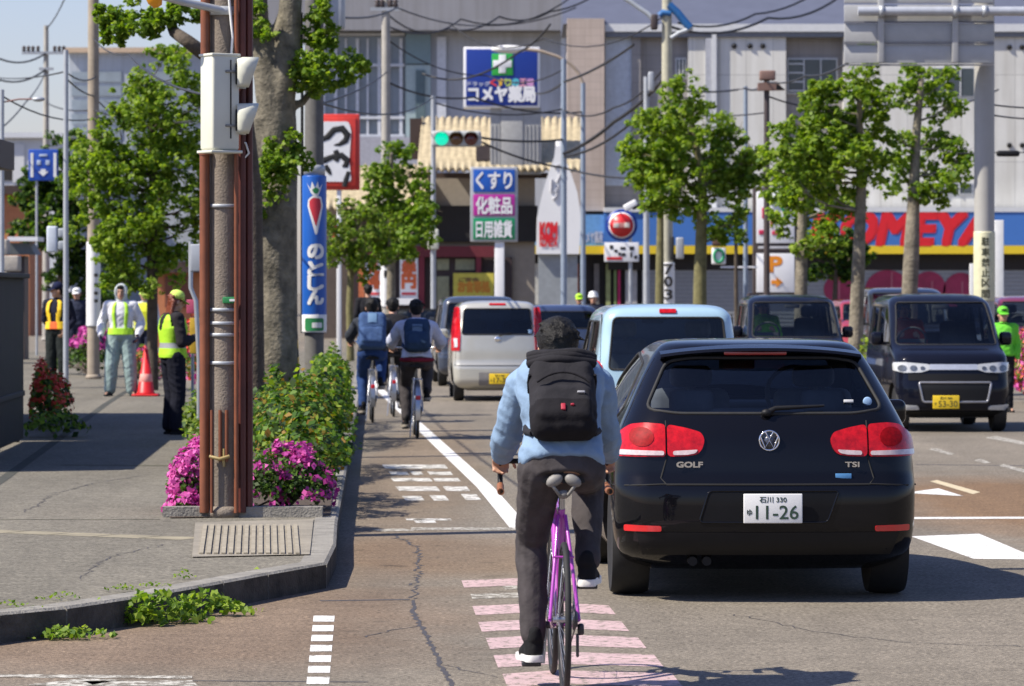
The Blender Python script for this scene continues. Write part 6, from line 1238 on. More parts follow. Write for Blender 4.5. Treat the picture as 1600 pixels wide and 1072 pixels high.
# vehicle traffic light
Yt = 105; tl_, xt, zt_ = post('galvanised pole carrying the green traffic light over the road', 677, Yt, .075, 150, M_GALV, 0, 'signal_pole'); MB().rbox((0, -.12, ZZ(374, Yt)), (.3, .18, .55), .03).build('control_box', M_BEIGE, tl_)
sg = thing('traffic_light', 'horizontal three-lamp traffic light showing green', 'traffic light', (XX(713, Yt - .5), Yt - .5, ZZ(217, Yt - .5))); W_ = 78 * Yt / F
MB().rbox((0, 0, 0), (W_, .16, .44), .16, seg=5).build('housing', mat('signal_grey', (.42, .43, .42), rough=.5), sg); MB().tube([(XX(677, Yt) - XX(713, Yt), .5, .05), (XX(677, Yt) - XX(713, Yt), .1, .05), (0, .1, .05)], .03, 8).build('arm', M_GALV, sg)
for x_, c, e in ((-.40, (.0, .45, .28), 1.1), (.0, (.12, .045, .012), 0), (.40, (.10, .008, .012), 0)):
    q = MB().lathe([(.185, 0), (.18, .02), (.001, .05)], 24, 0, Matrix.Translation((x_, -.085, 0)) @ Matrix.Rotation(PI / 2, 4, 'X')); q.build('lamp', mat('lamp%d' % int(x_ * 10 + 9), c, rough=.2, coat=1, emit=e, var=.02), sg)
    q = MB(); n = 12; A = np.linspace(.0, PI, n); r0_ = [V((x_ + .2 * math.cos(a), -.08, .2 * math.sin(a))) for a in A]; r1_ = [V((x_ + .2 * math.cos(a), -.08 - .26 * (.3 + .7 * math.sin(a)), .2 * math.sin(a))) for a in A]; q.add(r0_ + r1_, [(i, i + 1, n + i + 1, n + i) for i in range(n - 1)], 0, True)
    o = link('visor', evaluated(q.mesh('visor', mat('signal_grey', (0, 0, 0))), [('SOLIDIFY', dict(thickness=.012, offset=0))]), sg)
# back-to-back pedestrian signal on same pole is the control box; other poles of the middle distance
post('tall pale utility pole between the glass building and the traffic light', 603, 112, .15, -40, M_POLEL, 0, 'utility_pole', .8)
p6 = [o for o in COL.objects if o.get('label', '').startswith('tall pale')][0]; 
for x_ in (590, 597, 610, 618): MB().lathe([(.05, 0), (.09, .06), (.05, .12), (.09, .18), (.001, .26)], 10, 0, Matrix.Translation((XX(x_, 112) - XX(603, 112), -.1, ZZ(12, 112)))).build('insulator', M_BRN, p6)
MB().box((0, -.12, ZZ(15, 112)), (.9, .1, .1)).build('crossarm', M_GALV, p6); MB().lathe([(.165, ZZ(480, 112)), (.167, ZZ(478, 112)), (.163, ZZ(400, 112)), (.16, ZZ(398, 112))], 20).build('white_sleeve', M_WHITE, p6)
for y in (412, 428): MB().box((.02, -.17, ZZ(y, 112)), (.15, .01, .2)).build('number_mark', M_INKB, p6)
post('blue-grey steel pole right of the blue pharmacy sign', 881, 108, .09, 92, M_BLUEG, 0)
lamp, xl_, zl_ = post('street lamp with a curved arm reaching left over the road', 911, 118, .085, 130, M_BLUEG, 0, 'street_lamp'); Lm_ = lambda px, py: V((XX(px, 118) - xl_, 0, ZZ(py, 118)))
MB().tube([Lm_(911, 131), Lm_(905, 115), Lm_(892, 100), Lm_(870, 88), Lm_(845, 80), Lm_(820, 77)], .05, 10).build('arm', mat('rusty_beige_steel', (.36, .29, .22), rough=.6), lamp); q = MB().ell(Lm_(795, 77), (.55, .2, .13)); q.build('lamp_head', M_WHITE, lamp)
post('light grey steel pole left of the numbered utility pole', 1010, 100, .085, 120, M_GALV, 0)
up2, xu, zu = post('pale utility pole with a black-numbered white plate 703', 1042, 98, .17, -40, mat('cream_pole', (.42, .40, .30), rough=.85, var=.12), 0, 'utility_pole', .7)
MB().lathe([(.20, ZZ(476, 98)), (.202, ZZ(474, 98)), (.195, ZZ(412, 98)), (.193, ZZ(410, 98))], 22).build('number_plate', M_WHITE, up2)
for ch_, y in zip('703', (421, 440, 460)): text(ch_, .03, ZZ(y, 98), .20, .25, -.215, M_INKB, up2, 'numeral', bold=.03)
MB().rbox((XX(1050, 98) - xu, -.15, ZZ(388, 98)), (.1, .1, .6), .03).build('riser_box', M_INKB, up2); MB().rbox((XX(1062, 98) - xu, -.15, ZZ(388, 98)), (.2, .2, .55), .04).build('meter_box', M_GALV, up2)
q = MB(); U = lambda px, py: V((XX(px, 98) - xu, -.1, ZZ(py, 98))); q.tube([U(1028, 40), U(1012, 22), U(950, -20)], .06, 8); q.tube([U(1048, 60), U(1060, 52), U(1082, 44)], .05, 8); q.build('brace_arm', mat('pale_steel', (.45, .48, .50), rough=.5), up2)
q = MB(); q.tube([U(1045, 8), U(1058, 20), U(1070, 35), U(1078, 44)], .10, 8); q.tube([U(1030, 25), U(1035, 20), U(1048, 22)], .08, 8); q.build('cable_cover', mat('cover_blue', (.02, .12, .32), rough=.5), up2)
MB().rbox(U(1022, 35), (.18, .2, .4), .05).build('insulator_box', M_BRN, up2); MB().rbox(U(1017, 128), (.15, .2, .5), .04).build('junction_box', M_GALV, up2)
post('thin blue-grey steel pole behind the round pruned tree', 1165, 110, .07, 135, M_BLUEG, 0)
spk, xs_, zs2 = post('brown pole with two loudspeakers beside the P sign', 1198, 88, .075, 125, M_BRN, 0, 'speaker_pole'); K_ = lambda px, py: V((XX(px, 88) - xs_, 0, ZZ(py, 88)))
M_SPK = mat('speaker_brown', (.20, .12, .095), rough=.6); MB().rbox(K_(1199, 118), (.36, .3, .22), .03).build('loudspeaker', M_SPK, spk); MB().prism([(K_(1184, 0).x, K_(0, 130).z), (K_(1184, 0).x, K_(0, 142).z), (K_(1225, 0).x, K_(0, 141).z), (K_(1213, 0).x, K_(0, 128).z)], -.15, .15).build('loudspeaker', M_SPK, spk)
MB().prism([(K_(1213, 0).x, K_(0, 131).z), (K_(1212, 0).x, K_(0, 140).z), (K_(1227, 0).x, K_(0, 141).z)], -.16, -.152).build('horn_mouth', M_BLKP, spk)
# big grey sign mast and the gantry board seen from behind
mast, xm, zm = post('thick grey sign mast with a vertical notice at the right', 1538, 62, .165, -60, mat('mast_grey', (.36, .35, .32), rough=.55, var=.06, scale=2), 0, 'sign_mast', 1.0)
q = MB().lathe([(.172, ZZ(470, 62)), (.174, ZZ(468, 62)), (.174, ZZ(364, 62)), (.172, ZZ(362, 62))], 26); nb_ = q.build('notice_wrap', mat('cream_notice', (.60, .58, .38), rough=.6, var=.12), mast)
for ch_, y in zip('駐車禁止区間', (377, 394, 410, 426, 442, 459)):
    mb = text(ch_, .0, ZZ(y, 62), .13, .13, 0, M_INKB, None, None, .02); mb.v = [((.178 - y_) * math.sin(x / .178), -(.178 - y_) * math.cos(x / .178), z) for x, y_, z in mb.v]; mb.build('lettering', mat('notice_ink', (.06, .06, .03)), nb_)
gb = thing('gantry_sign', 'large grey road sign board seen from behind with ribs, upper right', 'road sign', (XX(1437, 61.3), 61.3, ZZ(40, 61.3))); gx = lambda px: XX(px, 61.3) - XX(1437, 61.3); gz = lambda py: ZZ(py, 61.3) - ZZ(40, 61.3)
M_GAN = mat('gantry_grey', (.42, .42, .41), rough=.5, metal=.2, var=.06)
q = MB()
for y0, y1 in ((-40, 4), (7, 33), (36, 65), (69, 98)): q.rbox((0, .12, (gz(y0) + gz(y1)) / 2), (gx(1555) - gx(1321), .035, gz(y0) - gz(y1)), .008)
q.build('panel', M_GAN, gb)
for px in (1377, 1493): MB().rbox((gx(px), .06, gz(28)), (.10, .08, gz(-40) - gz(99)), .01).build('rib', M_GAN, gb)
for y in (101, 67, 34): MB().box((0, .09, gz(y)), (gx(1555) - gx(1321), .06, .025)).build('flange', mat('gantry_dark', (.16, .16, .17)), gb)
MB().tube([(gx(1340), -.05, gz(18)), (gx(1640), -.05, gz(18))], .075, 14).build('boom', mat('boom_grey', (.45, .47, .50), rough=.45, metal=.3), gb)
for px in (1377, 1493, 1538): MB().lathe([(.095, -.04), (.095, .04)], 16, 0, Matrix.Translation((gx(px), -.05, gz(18))) @ Matrix.Rotation(PI / 2, 4, 'Y')).build('clamp', M_GALV, gb)
wpn = thing('notice_post', 'tall white notice post just right of the sign mast', 'sign', (XX(1561, 80), 80, 0)); MB().rbox((0, 0, ZZ(344, 80) / 2), (.19, .06, ZZ(344, 80)), .01).build('panel', M_WHITE, wpn); MB().rbox((0, 0, .1), (.4, .3, .2), .03).build('base', M_CONC, wpn)
wp2 = thing('notice_post', 'short white notice post just left of the sign mast', 'sign', (XX(1519, 82), 82, 0)); MB().rbox((0, 0, ZZ(412, 82) / 2), (.11, .06, ZZ(412, 82)), .01).build('panel', M_WHITE, wp2); MB().rbox((0, 0, .1), (.3, .3, .2), .03).build('base', M_CONC, wp2)

# hanging shop signs of the middle distance
def signboard(label, px0, px1, py0, py1, Y, cols, posts, name='shop_sign', d=.35, frame=M_GALV, zb=0.0):
    xc = XX((px0 + px1) / 2, Y); root = thing(name, label, 'sign', (xc, Y, zb)); x = lambda p: XX(p, Y) - xc; z = lambda p: ZZ(p, Y) - zb
    MB().rbox((0, d / 2, (z(py0) + z(py1)) / 2), (x(px1) - x(px0) + .12, d, z(py0) - z(py1) + .12), .03).build('cabinet', frame, root)
    for y0, y1, m in cols: MB().rbox((0, -.012, (z(y0) + z(y1)) / 2), (x(px1) - x(px0) - .06, .03, z(y0) - z(y1)), .01).build('panel', m, root)
    for (pa, pb, m) in posts: MB().rbox(((x(pa) + x(pb)) / 2, d / 2, z(py1) / 2), (x(pb) - x(pa), d * .7, z(py1)), .02).build('post', m, root)
    return root, x, z
SB = mat('sign_deep_blue', (.008, .035, .25), rough=.4, var=.04); SM = mat('sign_magenta', (.42, .02, .28), rough=.4, var=.04); SGR = mat('sign_green', (.0, .24, .09), rough=.4, var=.04); SW = mat('sign_white', (.78, .78, .78), rough=.45, var=.03)
r_, x, z = signboard('stacked blue, magenta and green sign with white Japanese lettering on a white post', 738, 806, 264, 375, 118, [(265, 300, mat('sign_mid_blue', (.01, .09, .42), rough=.4)), (304, 337, SM), (341, 374, SGR)], [(773, 788, SW)])
for s, y in (('くすり', 282), ('化粧品', 321), ('日用雑貨', 358)): text(s, 0, z(y), x(800) - x(744), z(y - 13) - z(y + 13), -.035, SW, r_, bold=.03)
r_, x, z = signboard('large deep blue pharmacy sign with green cross on a ribbed grey rooftop tower', 727, 841, 76, 166, 138.6, [(77, 165, SB)], [], d=.8, frame=SW, zb=ZZ(272, 138.6))
MB().rbox((x(785), -.04, z(101)), (x(801) - x(768), .03, z(84) - z(118)), .03).build('cross_panel', mat('cross_green', (.03, .40, .06), rough=.4), r_)
q = MB().rbox((x(785), -.065, z(100)), (x(790) - x(779), .02, z(86) - z(115)), .01); q.rbox((x(785), -.068, z(100)), (x(799) - x(770), .02, z(95) - z(106)), .01); q.build('cross', SW, r_)
text('コメヤ薬局', x(784), z(147), x(832) - x(728), z(136) - z(160), -.045, SW, r_, bold=.045)
for i, (c_, s) in enumerate(zip([(.7, .05, .05), (.75, .45, .05), (.5, .65, .1), (.1, .5, .6), (.65, .3, .4), (.6, .3, .55)], 'くすりの王様')): text(s, x(771 + i * 11.5), z(129), x(781) - x(771), z(123) - z(134), -.045, mat('letter%d' % i, c_, rough=.4), r_, bold=.06)
text('ドラッグ', x(748), z(131), x(766) - x(730), z(127) - z(134), -.045, mat('pale_letter', (.5, .52, .6)), r_, bold=.03)
q = MB()
for x0q, x1q, y0q in ((766, 783, 166), (783, 817, 172), (800, 846, 168)): q.rbox(((x(x0q) + x(x1q)) / 2, .45, z(y0q) / 2), (x(x1q) - x(x0q), .5 + .02 * (x0q % 7), z(y0q)), .02)
for xx_ in range(768, 846, 6): q.box((x(xx_), .18, z(195) / 2), (.05, .06, z(195)))
q.build('tower', mat('ribbed_grey', (.34, .34, .33), rough=.6, var=.1), r_)
sg2, xg, zg = post('round red road sign over a white plate in front of the blue fascia', 985, 116, .06, 330, M_GALV, 0, 'road_sign', cat='sign'); g2 = lambda px, py: V((XX(px, 116) - xg, -.1, ZZ(py, 116)))
T = lambda c: Matrix.Translation(c) @ Matrix.Rotation(PI / 2, 4, 'X')
rs_ = 20 * 116 / F
MB().lathe([(rs_ * 1.25, -.03), (rs_ * 1.25, 0)], 32, 0, T(g2(971, 352))).build('backing_disc', SB, sg2); MB().lathe([(rs_ * 1.02, 0), (rs_ * 1.02, .02)], 32, 0, T(g2(971, 352))).build('white_rim', SW, sg2); MB().lathe([(rs_ * .92, .02), (rs_ * .92, .03)], 32, 0, T(g2(971, 352))).build('red_disc', mat('stop_red', (.58, .02, .025), rough=.4), sg2)
MB().rbox(g2(971, 352) + V((0, -.04, 0)), (rs_ * 1.3, .012, rs_ * .40), .01).build('middle_band', mat('band_pink', (.55, .22, .20)), sg2)
for k_ in (-1, 1): MB().rbox(g2(971, 352) + V((k_ * rs_ * .42, -.048, 0)), (rs_ * .40, .012, rs_ * .36), .01).build('pale_block', mat('bar_pale', (.66, .60, .54)), sg2)
pl_ = MB().rbox(g2(971, 394), (54 * 116 / F, .03, 30 * 116 / F), .01).build('plate', SW, sg2)
for i, (px, py, w__, h__) in enumerate([(955, 386, 5, 6), (962, 392, 5, 4), (968, 397, 4, 5), (973, 388, 8, 4), (974, 398, 6, 5), (987, 388, 7, 6), (986, 398, 3, 8), (993, 402, 5, 5)]): MB().rbox(g2(px, py) + V((0, -.022, 0)), (w__ * 116 / F, .012, h__ * 116 / F), .004).build('plate_mark', M_INKB, pl_)
MB().rbox(g2(960, 404) + V((0, -.024, 0)), (24 * 116 / F, .012, 4.5 * 116 / F), .004).build('plate_red_line', mat('stop_red', (0, 0, 0)), pl_)
cctv = thing('security_camera', 'white camera housing above the round red road sign', 'camera', (XX(985, 115), 115, ZZ(321, 115))); MB().rbox((0, 0, 0), (.42, .3, .2), .04, M=Matrix.Rotation(R(-28), 4, 'Y')).build('housing', SW, cctv); MB().rbox((.12, -.02, -.12), (.22, .24, .10), .02, M=Matrix.Rotation(R(-28), 4, 'Y')).build('lens_hood', M_BLKP, cctv); MB().tube([(0, 0, 0), (0, .3, -.1)], .03, 6).build('bracket', M_GALV, cctv)
r_, x, z = signboard('white billboard with red logo above an orange parking P and arrow', 1180, 1243, 296, 458, 108, [(299, 380, SW), (396, 457, SW)], [(1168, 1179, M_BRN), (1244, 1253, M_BRN)], d=.3, frame=M_BRN)
text('P', x(1212), z(413), x(1222) - x(1204), z(402) - z(425), -.03, mat('orange_ink', (.75, .25, .01)), r_, bold=.05)
q = MB().prism([(x(1205), z(438)), (x(1213), z(438)), (x(1213), z(433)), (x(1223), z(441)), (x(1213), z(449)), (x(1213), z(444)), (x(1205), z(444))], -.045, -.03); q.build('arrow', mat('orange_ink', (0, 0, 0)), r_)
q = MB().tube([V((x(1202) + (x(1226) - x(1202)) * t, -.04, z(328) + .28 * math.sin(PI * (.25 + t * .75)))) for t in np.linspace(0, 1, 12)], .075, 8); q.build('logo_arc', mat('logo_green', (.02, .28, .12)), r_)
for px, py, w__, h__ in ((1193, 333, 5, 17), (1208, 343, 9, 10), (1190, 363, 9, 7), (1213, 364, 14, 6), (1205, 352, 3, 8)): MB().rbox((x(px), -.04, z(py)), (w__ * 108 / F, .02, h__ * 108 / F), .02).build('logo_stroke', mat('logo_crimson', (.52, .02, .08)), r_)
MB().rbox((0, -.04, z(387)), (x(1238) - x(1184), .02, .07), .01).build('small_text', mat('grey_letter', (.45, .45, .47)), r_)
cs = thing('shop_sign', 'small hanging sign with green ring logo right of the round pruned tree', 'sign', (XX(1123, 104), 104, ZZ(400, 104))); MB().rbox((0, 0, 0), (.38, .15, .46), .04).build('panel', SW, cs); MB().tube([(.13 * math.cos(a), -.09, .17 * math.sin(a)) for a in np.linspace(0, 2 * PI, 20)[:-1]], .04, 6, closed=True).build('ring_logo', mat('logo_green', (0, 0, 0)), cs); MB().rbox((0, 0, .38), (.36, .2, .24), .06).build('cap', mat('brown_cap', (.10, .05, .03)), cs); MB().box((.55, 0, -.30), (1.0, .06, .05)).build('bracket', SW, cs)
r_, x, z = signboard('white Japanese brush-lettered sign with a red border, half hidden by the dark pole', 496, 558, 182, 293, 96, [(184, 291, mat('sign_red', (.62, .045, .03), rough=.45))], [(526, 533, SW)], d=.3, frame=mat('sign_red', (0, 0, 0)))
MB().prism(rnd([(x(500), z(284)), (x(500), z(190)), (x(545), z(190)), (x(549), z(205)), (x(546), z(250)), (x(549), z(284))], .08), -.045, -.028).build('white_field', SW, r_)
def brush(pts, rs): return MB().tube([V((x(a), -.05, z(b))) for a, b in pts], [r * 96 / F for r in rs], 8)
for pts, rs in ([(496, 208), (503, 218), (512, 214), (522, 203), (535, 201), (543, 211), (540, 220), (530, 226), (522, 227)], [3, 5, 5, 5, 5.5, 5.5, 5, 3, 1]), ([(497, 252), (508, 250), (520, 245), (534, 243), (543, 251), (540, 259), (535, 260)], [5, 5, 4, 5, 5.5, 4.5, 2]), ([(524, 235), (528, 243), (525, 252)], [4, 5, 4]), ([(508, 259), (513, 266), (517, 273)], [4, 4, 2]), ([(545, 268), (541, 280), (538, 292)], [3, 4, 4]):
    o = brush(pts, rs); o.v = [(a, -.05 + (b + .05) * .15, c) for a, b, c in o.v]; o.build('brush_stroke', M_INKB, r_)
# ------------------------------------------------------------ buildings
def facade(root, name, m, px0, px1, py0, py1, Y, d, ref, parent=None, zmin=None):
    z1, z0 = ZZ(py0, Y), (ZZ(py1, Y) if zmin is None else zmin); return MB().box(((XX(px0, Y) + XX(px1, Y)) / 2 - ref.x, Y + d / 2 - ref.y, (z0 + z1) / 2), (XX(px1, Y) - XX(px0, Y), d, z1 - z0)).build(name, m, parent or root)
CREAM = clad('cream_cladding', (.66, .65, .60), 1.05, 3.4); TAN = clad('tan_tile', (.50, .41, .345), .6, .3, .8); TAUPE = clad('taupe_cladding', (.31, .29, .275), 2.0, .55, .7); SLATE = mat('slate_roof', (.09, .10, .14), rough=.6, var=.08, scale=1.2)
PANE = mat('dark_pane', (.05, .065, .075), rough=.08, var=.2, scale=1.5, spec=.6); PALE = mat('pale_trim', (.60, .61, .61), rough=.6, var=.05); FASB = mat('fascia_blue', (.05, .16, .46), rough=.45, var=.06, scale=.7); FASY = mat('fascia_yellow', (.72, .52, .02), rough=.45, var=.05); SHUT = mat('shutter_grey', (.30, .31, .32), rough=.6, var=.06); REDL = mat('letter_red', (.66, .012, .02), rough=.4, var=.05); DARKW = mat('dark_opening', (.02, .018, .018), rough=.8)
Yk = 150.0; ref = V((XX(1250, Yk), Yk, 0)); km = thing('shop_building', 'three-storey cream shop building with a blue KOMEYA fascia', 'shop', ref); kx = lambda p: XX(p, Yk) - ref.x; kz = lambda p: ZZ(p, Yk)
W = lambda n, m, a, b, c, d_, y=0.0, dep=.4, par=None, zmin=None: MB().box(((kx(a) + kx(b)) / 2, y + dep / 2, (kz(c) + (kz(d_) if zmin is None else zmin)) / 2), (kx(b) - kx(a), dep, kz(c) - (kz(d_) if zmin is None else zmin))).build(n, m, par or km)
W('wall', CREAM, 1075, 1228, 48, 0, .0, .6, zmin=kz(330)); W('wall', TAUPE, 1228, 1318, 52, 330, .5, .4); W('wall', CREAM, 1318, 1700, 52, 330, .0, .6); W('wall', TAUPE, 1000, 1075, 52, 330, .35, .5); W('pillar', TAN, 886, 944, 30, 330, -.4, 1.2); W('core', TAUPE, 890, 1700, 60, 0, 1.0, 9, zmin=0)
W('wall', mat('pale_panel', (.52, .56, .60), rough=.5), 946, 987, 55, 290, .2, .4); W('wall', TAUPE, 946, 1000, 290, 330, .25, .4); W('wall', TAUPE, 987, 1001, 55, 292, .1, .5)
for a, b in ((1102, 1112), (1118, 1121)): W('downpipe', mat('pipe_grey', (.40, .41, .44)), a, b, 60, 330, -.15, .14)
W('pilaster', PALE, 1112, 1119, 52, 330, -.2, .2)
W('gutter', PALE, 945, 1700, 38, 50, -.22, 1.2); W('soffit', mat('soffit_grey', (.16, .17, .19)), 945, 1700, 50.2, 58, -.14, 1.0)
rf = MB(); a, b = kx(880), kx(1720); rf.add([(a, -.2, kz(38)), (b, -.2, kz(38)), (b, 7, kz(-80)), (a, 7, kz(-80)), (a, 7.3, kz(-80)), (b, 7.3, kz(-80)), (b, 7.3, kz(40)), (a, 7.3, kz(40))], [(0, 1, 2, 3), (3, 2, 5, 4), (4, 5, 6, 7), (0, 7, 6, 1), (0, 3, 4, 7), (1, 6, 5, 2)]); rf.build('roof', SLATE, km)
for (x0, x1, y0, y1, yy) in ((1231, 1310, 90, 146, .40), (1056, 1073, 90, 123, .26), (1455, 1523, 105, 152, -.04), (1455, 1520, 285, 304, -.04), (1238, 1300, 270, 300, .40)):
    w_ = W('window', PALE, x0, x1, y0, y1, yy, .10); W('pane', PANE, x0 + 2, x1 - 2, y0 + 2, y1 - 2, yy - .02, .05, w_)
    for k in range(1, 3): W('glazing_bar', PALE, x0 + (x1 - x0) * k / 3 - .8, x0 + (x1 - x0) * k / 3 + .8, y0 + 1, y1 - 1, yy - .05, .05, w_)
    if x0 == 1231:
        for k in range(4): W('louvre', PALE, x0 + 2, x0 + (x1 - x0) / 3, y0 + 8 + k * 14, y0 + 10 + k * 14, yy - .06, .03, w_)
for x0 in (1147, 1172, 1192, 1577, 1597):
    for y0 in ((72,) if x0 < 1500 else (74, 227)): q = MB().lathe([(.10, 0), (.10, .06), (.001, .12)], 12, 0, Matrix.Translation((kx(x0), -.0, kz(y0))) @ Matrix.Rotation(PI / 2, 4, 'X')); q.build('vent_cap', M_BLKP, km)
fa = MB().box(((kx(1010) + kx(1700)) / 2, -.7, (kz(332) + kz(384)) / 2), (kx(1700) - kx(1010), .5, kz(332) - kz(384))).build('fascia', FASB, km)
W('fascia_corner', FASB, 943, 1010, 332, 384, -.9, .6); W('side_fascia', mat('fascia_light_blue', (.14, .33, .62), rough=.45), 808, 943, 336, 384, -.7, .4)
W('fascia_cap', PALE, 943, 1700, 325, 332, -.985, .8); W('yellow_band', FASY, 1010.2, 1700, 384.2, 397, -.97, .5); W('yellow_band', FASY, 943, 1010, 384.2, 397, -.93, .5); W('yellow_band', FASY, 808, 943, 384.2, 397, -.8, .45); text('コメヤ薬局', kx(925), kz(371), kx(940) - kx(908), kz(362) - kz(380), -.72, mat('pale_letter', (.5, .52, .6)), km, bold=.03)
text('KOMEYA', kx(1403), kz(358), kx(1542) - kx(1264), kz(333.5) - kz(382), -.962, REDL, km, 'lettering', bold=.045, shear=.22)
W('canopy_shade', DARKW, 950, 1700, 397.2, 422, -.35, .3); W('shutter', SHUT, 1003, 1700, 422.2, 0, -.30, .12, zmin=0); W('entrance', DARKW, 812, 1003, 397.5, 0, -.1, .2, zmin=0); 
sh = [o for o in km.children if o.name.startswith('shutter')][0]; q = MB()
for i in range(16): q.box((kx(1350), -.31, .1 + i * .155), (kx(1698) - kx(1005), .02, .018))
q.build('shutter_slat', mat('slat_shadow', (.20, .205, .21)), sh)
for a_, c_ in ((1040, (.45, .33, .10)), (850, (.42, .42, .22)), (922, (.35, .36, .34)), (957, (.30, .36, .12)), (975, (.45, .03, .09)), (990, (.50, .50, .48))): pass
for px, wd, c_ in ((823, 12, (.36, .40, .40)), (840, 8, (.55, .55, .50)), (853, 10, (.48, .50, .36)), (870, 9, (.40, .40, .36)), (900, 8, (.40, .12, .06)), (932, 8, (.16, .15, .14)), (950, 7, (.30, .34, .14)), (962, 6, (.20, .28, .10)), (966, 6, (.50, .02, .12)), (986, 18, (.42, .42, .42))): W('door_panel', mat('door_%d' % px, c_, rough=.6, var=.2), px - wd / 2, px + wd / 2, 412, 0, -.25, .14, zmin=0)
# crimson fruit prints on the shutter
for (px, py, rx, ry) in ((1318, 452, 32, 26), (1385, 452, 34, 30), (1450, 450, 26, 26), (1500, 456, 28, 30)):
    pl = [(kx(px) + rx * Yk / F * math.cos(a), kz(py) + ry * Yk / F * math.sin(a)) for a in np.linspace(0, 2 * PI, 33)[:-1]]; MB().prism(pl, -.345, -.325).build('shutter_print', mat('crimson_print', (.30, .02, .07), rough=.6, var=.25, scale=1.5), sh)
q = MB()
for px, py, l in ((1310, 455, 30), (1392, 445, 40), (1455, 452, 26), (1502, 455, 30)): q.box((kx(px), -.35, kz(py)), (.05, .01, l * Yk / F), 0, 0, None); 
q.build('print_lines', mat('print_pink', (.45, .14, .18)), sh)
# white pointed spire with red letters beside the fascia
tw = thing('spire', 'white pointed shop spire with red vertical letters', 'spire', (XX(880, 137), 137, 0)); tx = lambda p: XX(p, 137) - XX(880, 137); tz = lambda p: ZZ(p, 137)
def tr_(y, x0, x1, yo): return [V((tx(x0), yo, tz(y))), V((tx(x1), yo, tz(y)))]
q = MB(); L_ = []
for y, x0, x1 in ((397, 838, 905), (340, 839, 908), (300, 848, 902), (270, 857, 892), (245, 866, 882), (228, 868, 880)): a, b = tx(x0), tx(x1); dd = (b - a) * .45; L_.append([V((a, 0, tz(y))), V((b, 0, tz(y))), V((b, dd, tz(y))), V((a, dd, tz(y)))])
q.loft(L_, smooth=False); q.build('cone_panels', mat('spire_white', (.74, .74, .73), rough=.5, var=.05, scale=.6), tw); MB().rbox((tx(875), .2, tz(225)), (.3, .3, .35), .1).build('finial', SW, tw); MB().box((tx(872), .7, tz(397) / 2), (1.4, .9, tz(397))).build('base', mat('spire_base', (.25, .27, .28)), tw)
for ch_, px in (('K', 848), ('O', 857), ('M', 866)): text(ch_, tx(px), tz(361), .20, .55, -.03, REDL, tw, bold=.05)
text('KOMEYA', tx(857), tz(378), .62, .32, -.03, REDL, tw, bold=.04)
q = MB()
for pts in ([(866, 262), (874, 257), (878, 268), (870, 285)], [(868, 300), (872, 290), (870, 306), (864, 312)], [(862, 280), (861, 300)]): q.tube([V((tx(a), -.03, tz(b))) for a, b in pts], .045, 6)
q.build('brush_mark', mat('grey_letter', (.3, .3, .32)), tw)
# tiled-roof restaurant
Yr = 142.0; rr = V((XX(690, Yr), Yr, 0)); rs = thing('restaurant', 'restaurant with straw-coloured ribbed tile roof and dark red shopfront', 'restaurant', rr); x_ = lambda p: XX(p, Yr) - rr.x; z_ = lambda p: ZZ(p, Yr)
TILE = mat('straw_tile', (.40, .33, .205), rough=.7, var=.22, scale=5)
def wavy(nm, x0, x1, y0, y1, dep, skew=0):
    n = int((x1 - x0) / 8.0) * 8; vs = []; m_ = 5
    for j in range(m_):
        t = j / (m_ - 1)
        for i in range(n + 1):
            u = i / n; px = x0 + (x1 - x0) * u + skew * (1 - t); vs.append((x_(px), -dep * t + .07 * math.cos(2 * PI * (x1 - x0) / 11.0 * u) * 1, z_(y0 + (y1 - y0) * t) + .05 * math.cos(2 * PI * (x1 - x0) / 11.0 * u)))
    q = MB(); q.add(vs, [(j * (n + 1) + i, j * (n + 1) + i + 1, (j + 1) * (n + 1) + i + 1, (j + 1) * (n + 1) + i) for j in range(m_ - 1) for i in range(n)], 0, True)
    o = link(nm, evaluated(q.mesh(nm, TILE), [('SOLIDIFY', dict(thickness=.12, offset=-1))]), rs); return o
wavy('roof', 655, 905, 188, 272, 3.4, 4); wavy('lower_roof', 480, 668, 262, 330, 2.2, 3)
q = MB().box(((x_(640) + x_(836)) / 2, .2, z_(272) / 2), (x_(836) - x_(640), 1.2, z_(272))); q.build('wall', mat('beige_wall', (.30, .26, .21), rough=.85, var=.08), rs); MB().box((x_(570), .9, z_(262) / 2), (x_(668) - x_(480), 1.4, z_(262))).build('wall', mat('brown_wall', (.10, .075, .06)), rs)
D = lambda n, m, a, b, c, d_, y, dep=.15, par=None: MB().box(((x_(a) + x_(b)) / 2, y, (z_(c) + z_(d_)) / 2), (x_(b) - x_(a), dep, z_(c) - z_(d_))).build(n, m, par or rs)
D('gable_board', mat('dark_timber', (.05, .03, .022)), 641, 660, 186, 250, -.5); D('eaves_beam', mat('dark_timber', (0, 0, 0)), 640, 880, 272, 280, -1.2, .3); D('dark_band', DARKW, 640, 840, 322, 378, -.6, .3); D('sign_band', mat('maroon_band', (.13, .012, .02)), 560, 775, 385, 402, -.9, .3); D('shopfront', mat('shopfront_dark', (.035, .02, .02)), 545, 800, 402, 520, -.5, .2)
for a, b in ((655, 664), (744, 752)): D('pillar', mat('maroon_pillar', (.16, .01, .025)), a, b, 400, 524, -.85, .3)
D('signal_frame', M_BRN, 745, 768, 232, 255, -2.9, .3)
for a, b, c, d_ in ((683, 702, 405, 422), (712, 742, 405, 422), (683, 702, 432, 500)): D('window', mat('warm_window', (.27, .28, .17), rough=.3, var=.2), a, b, c, d_, -.62, .06)
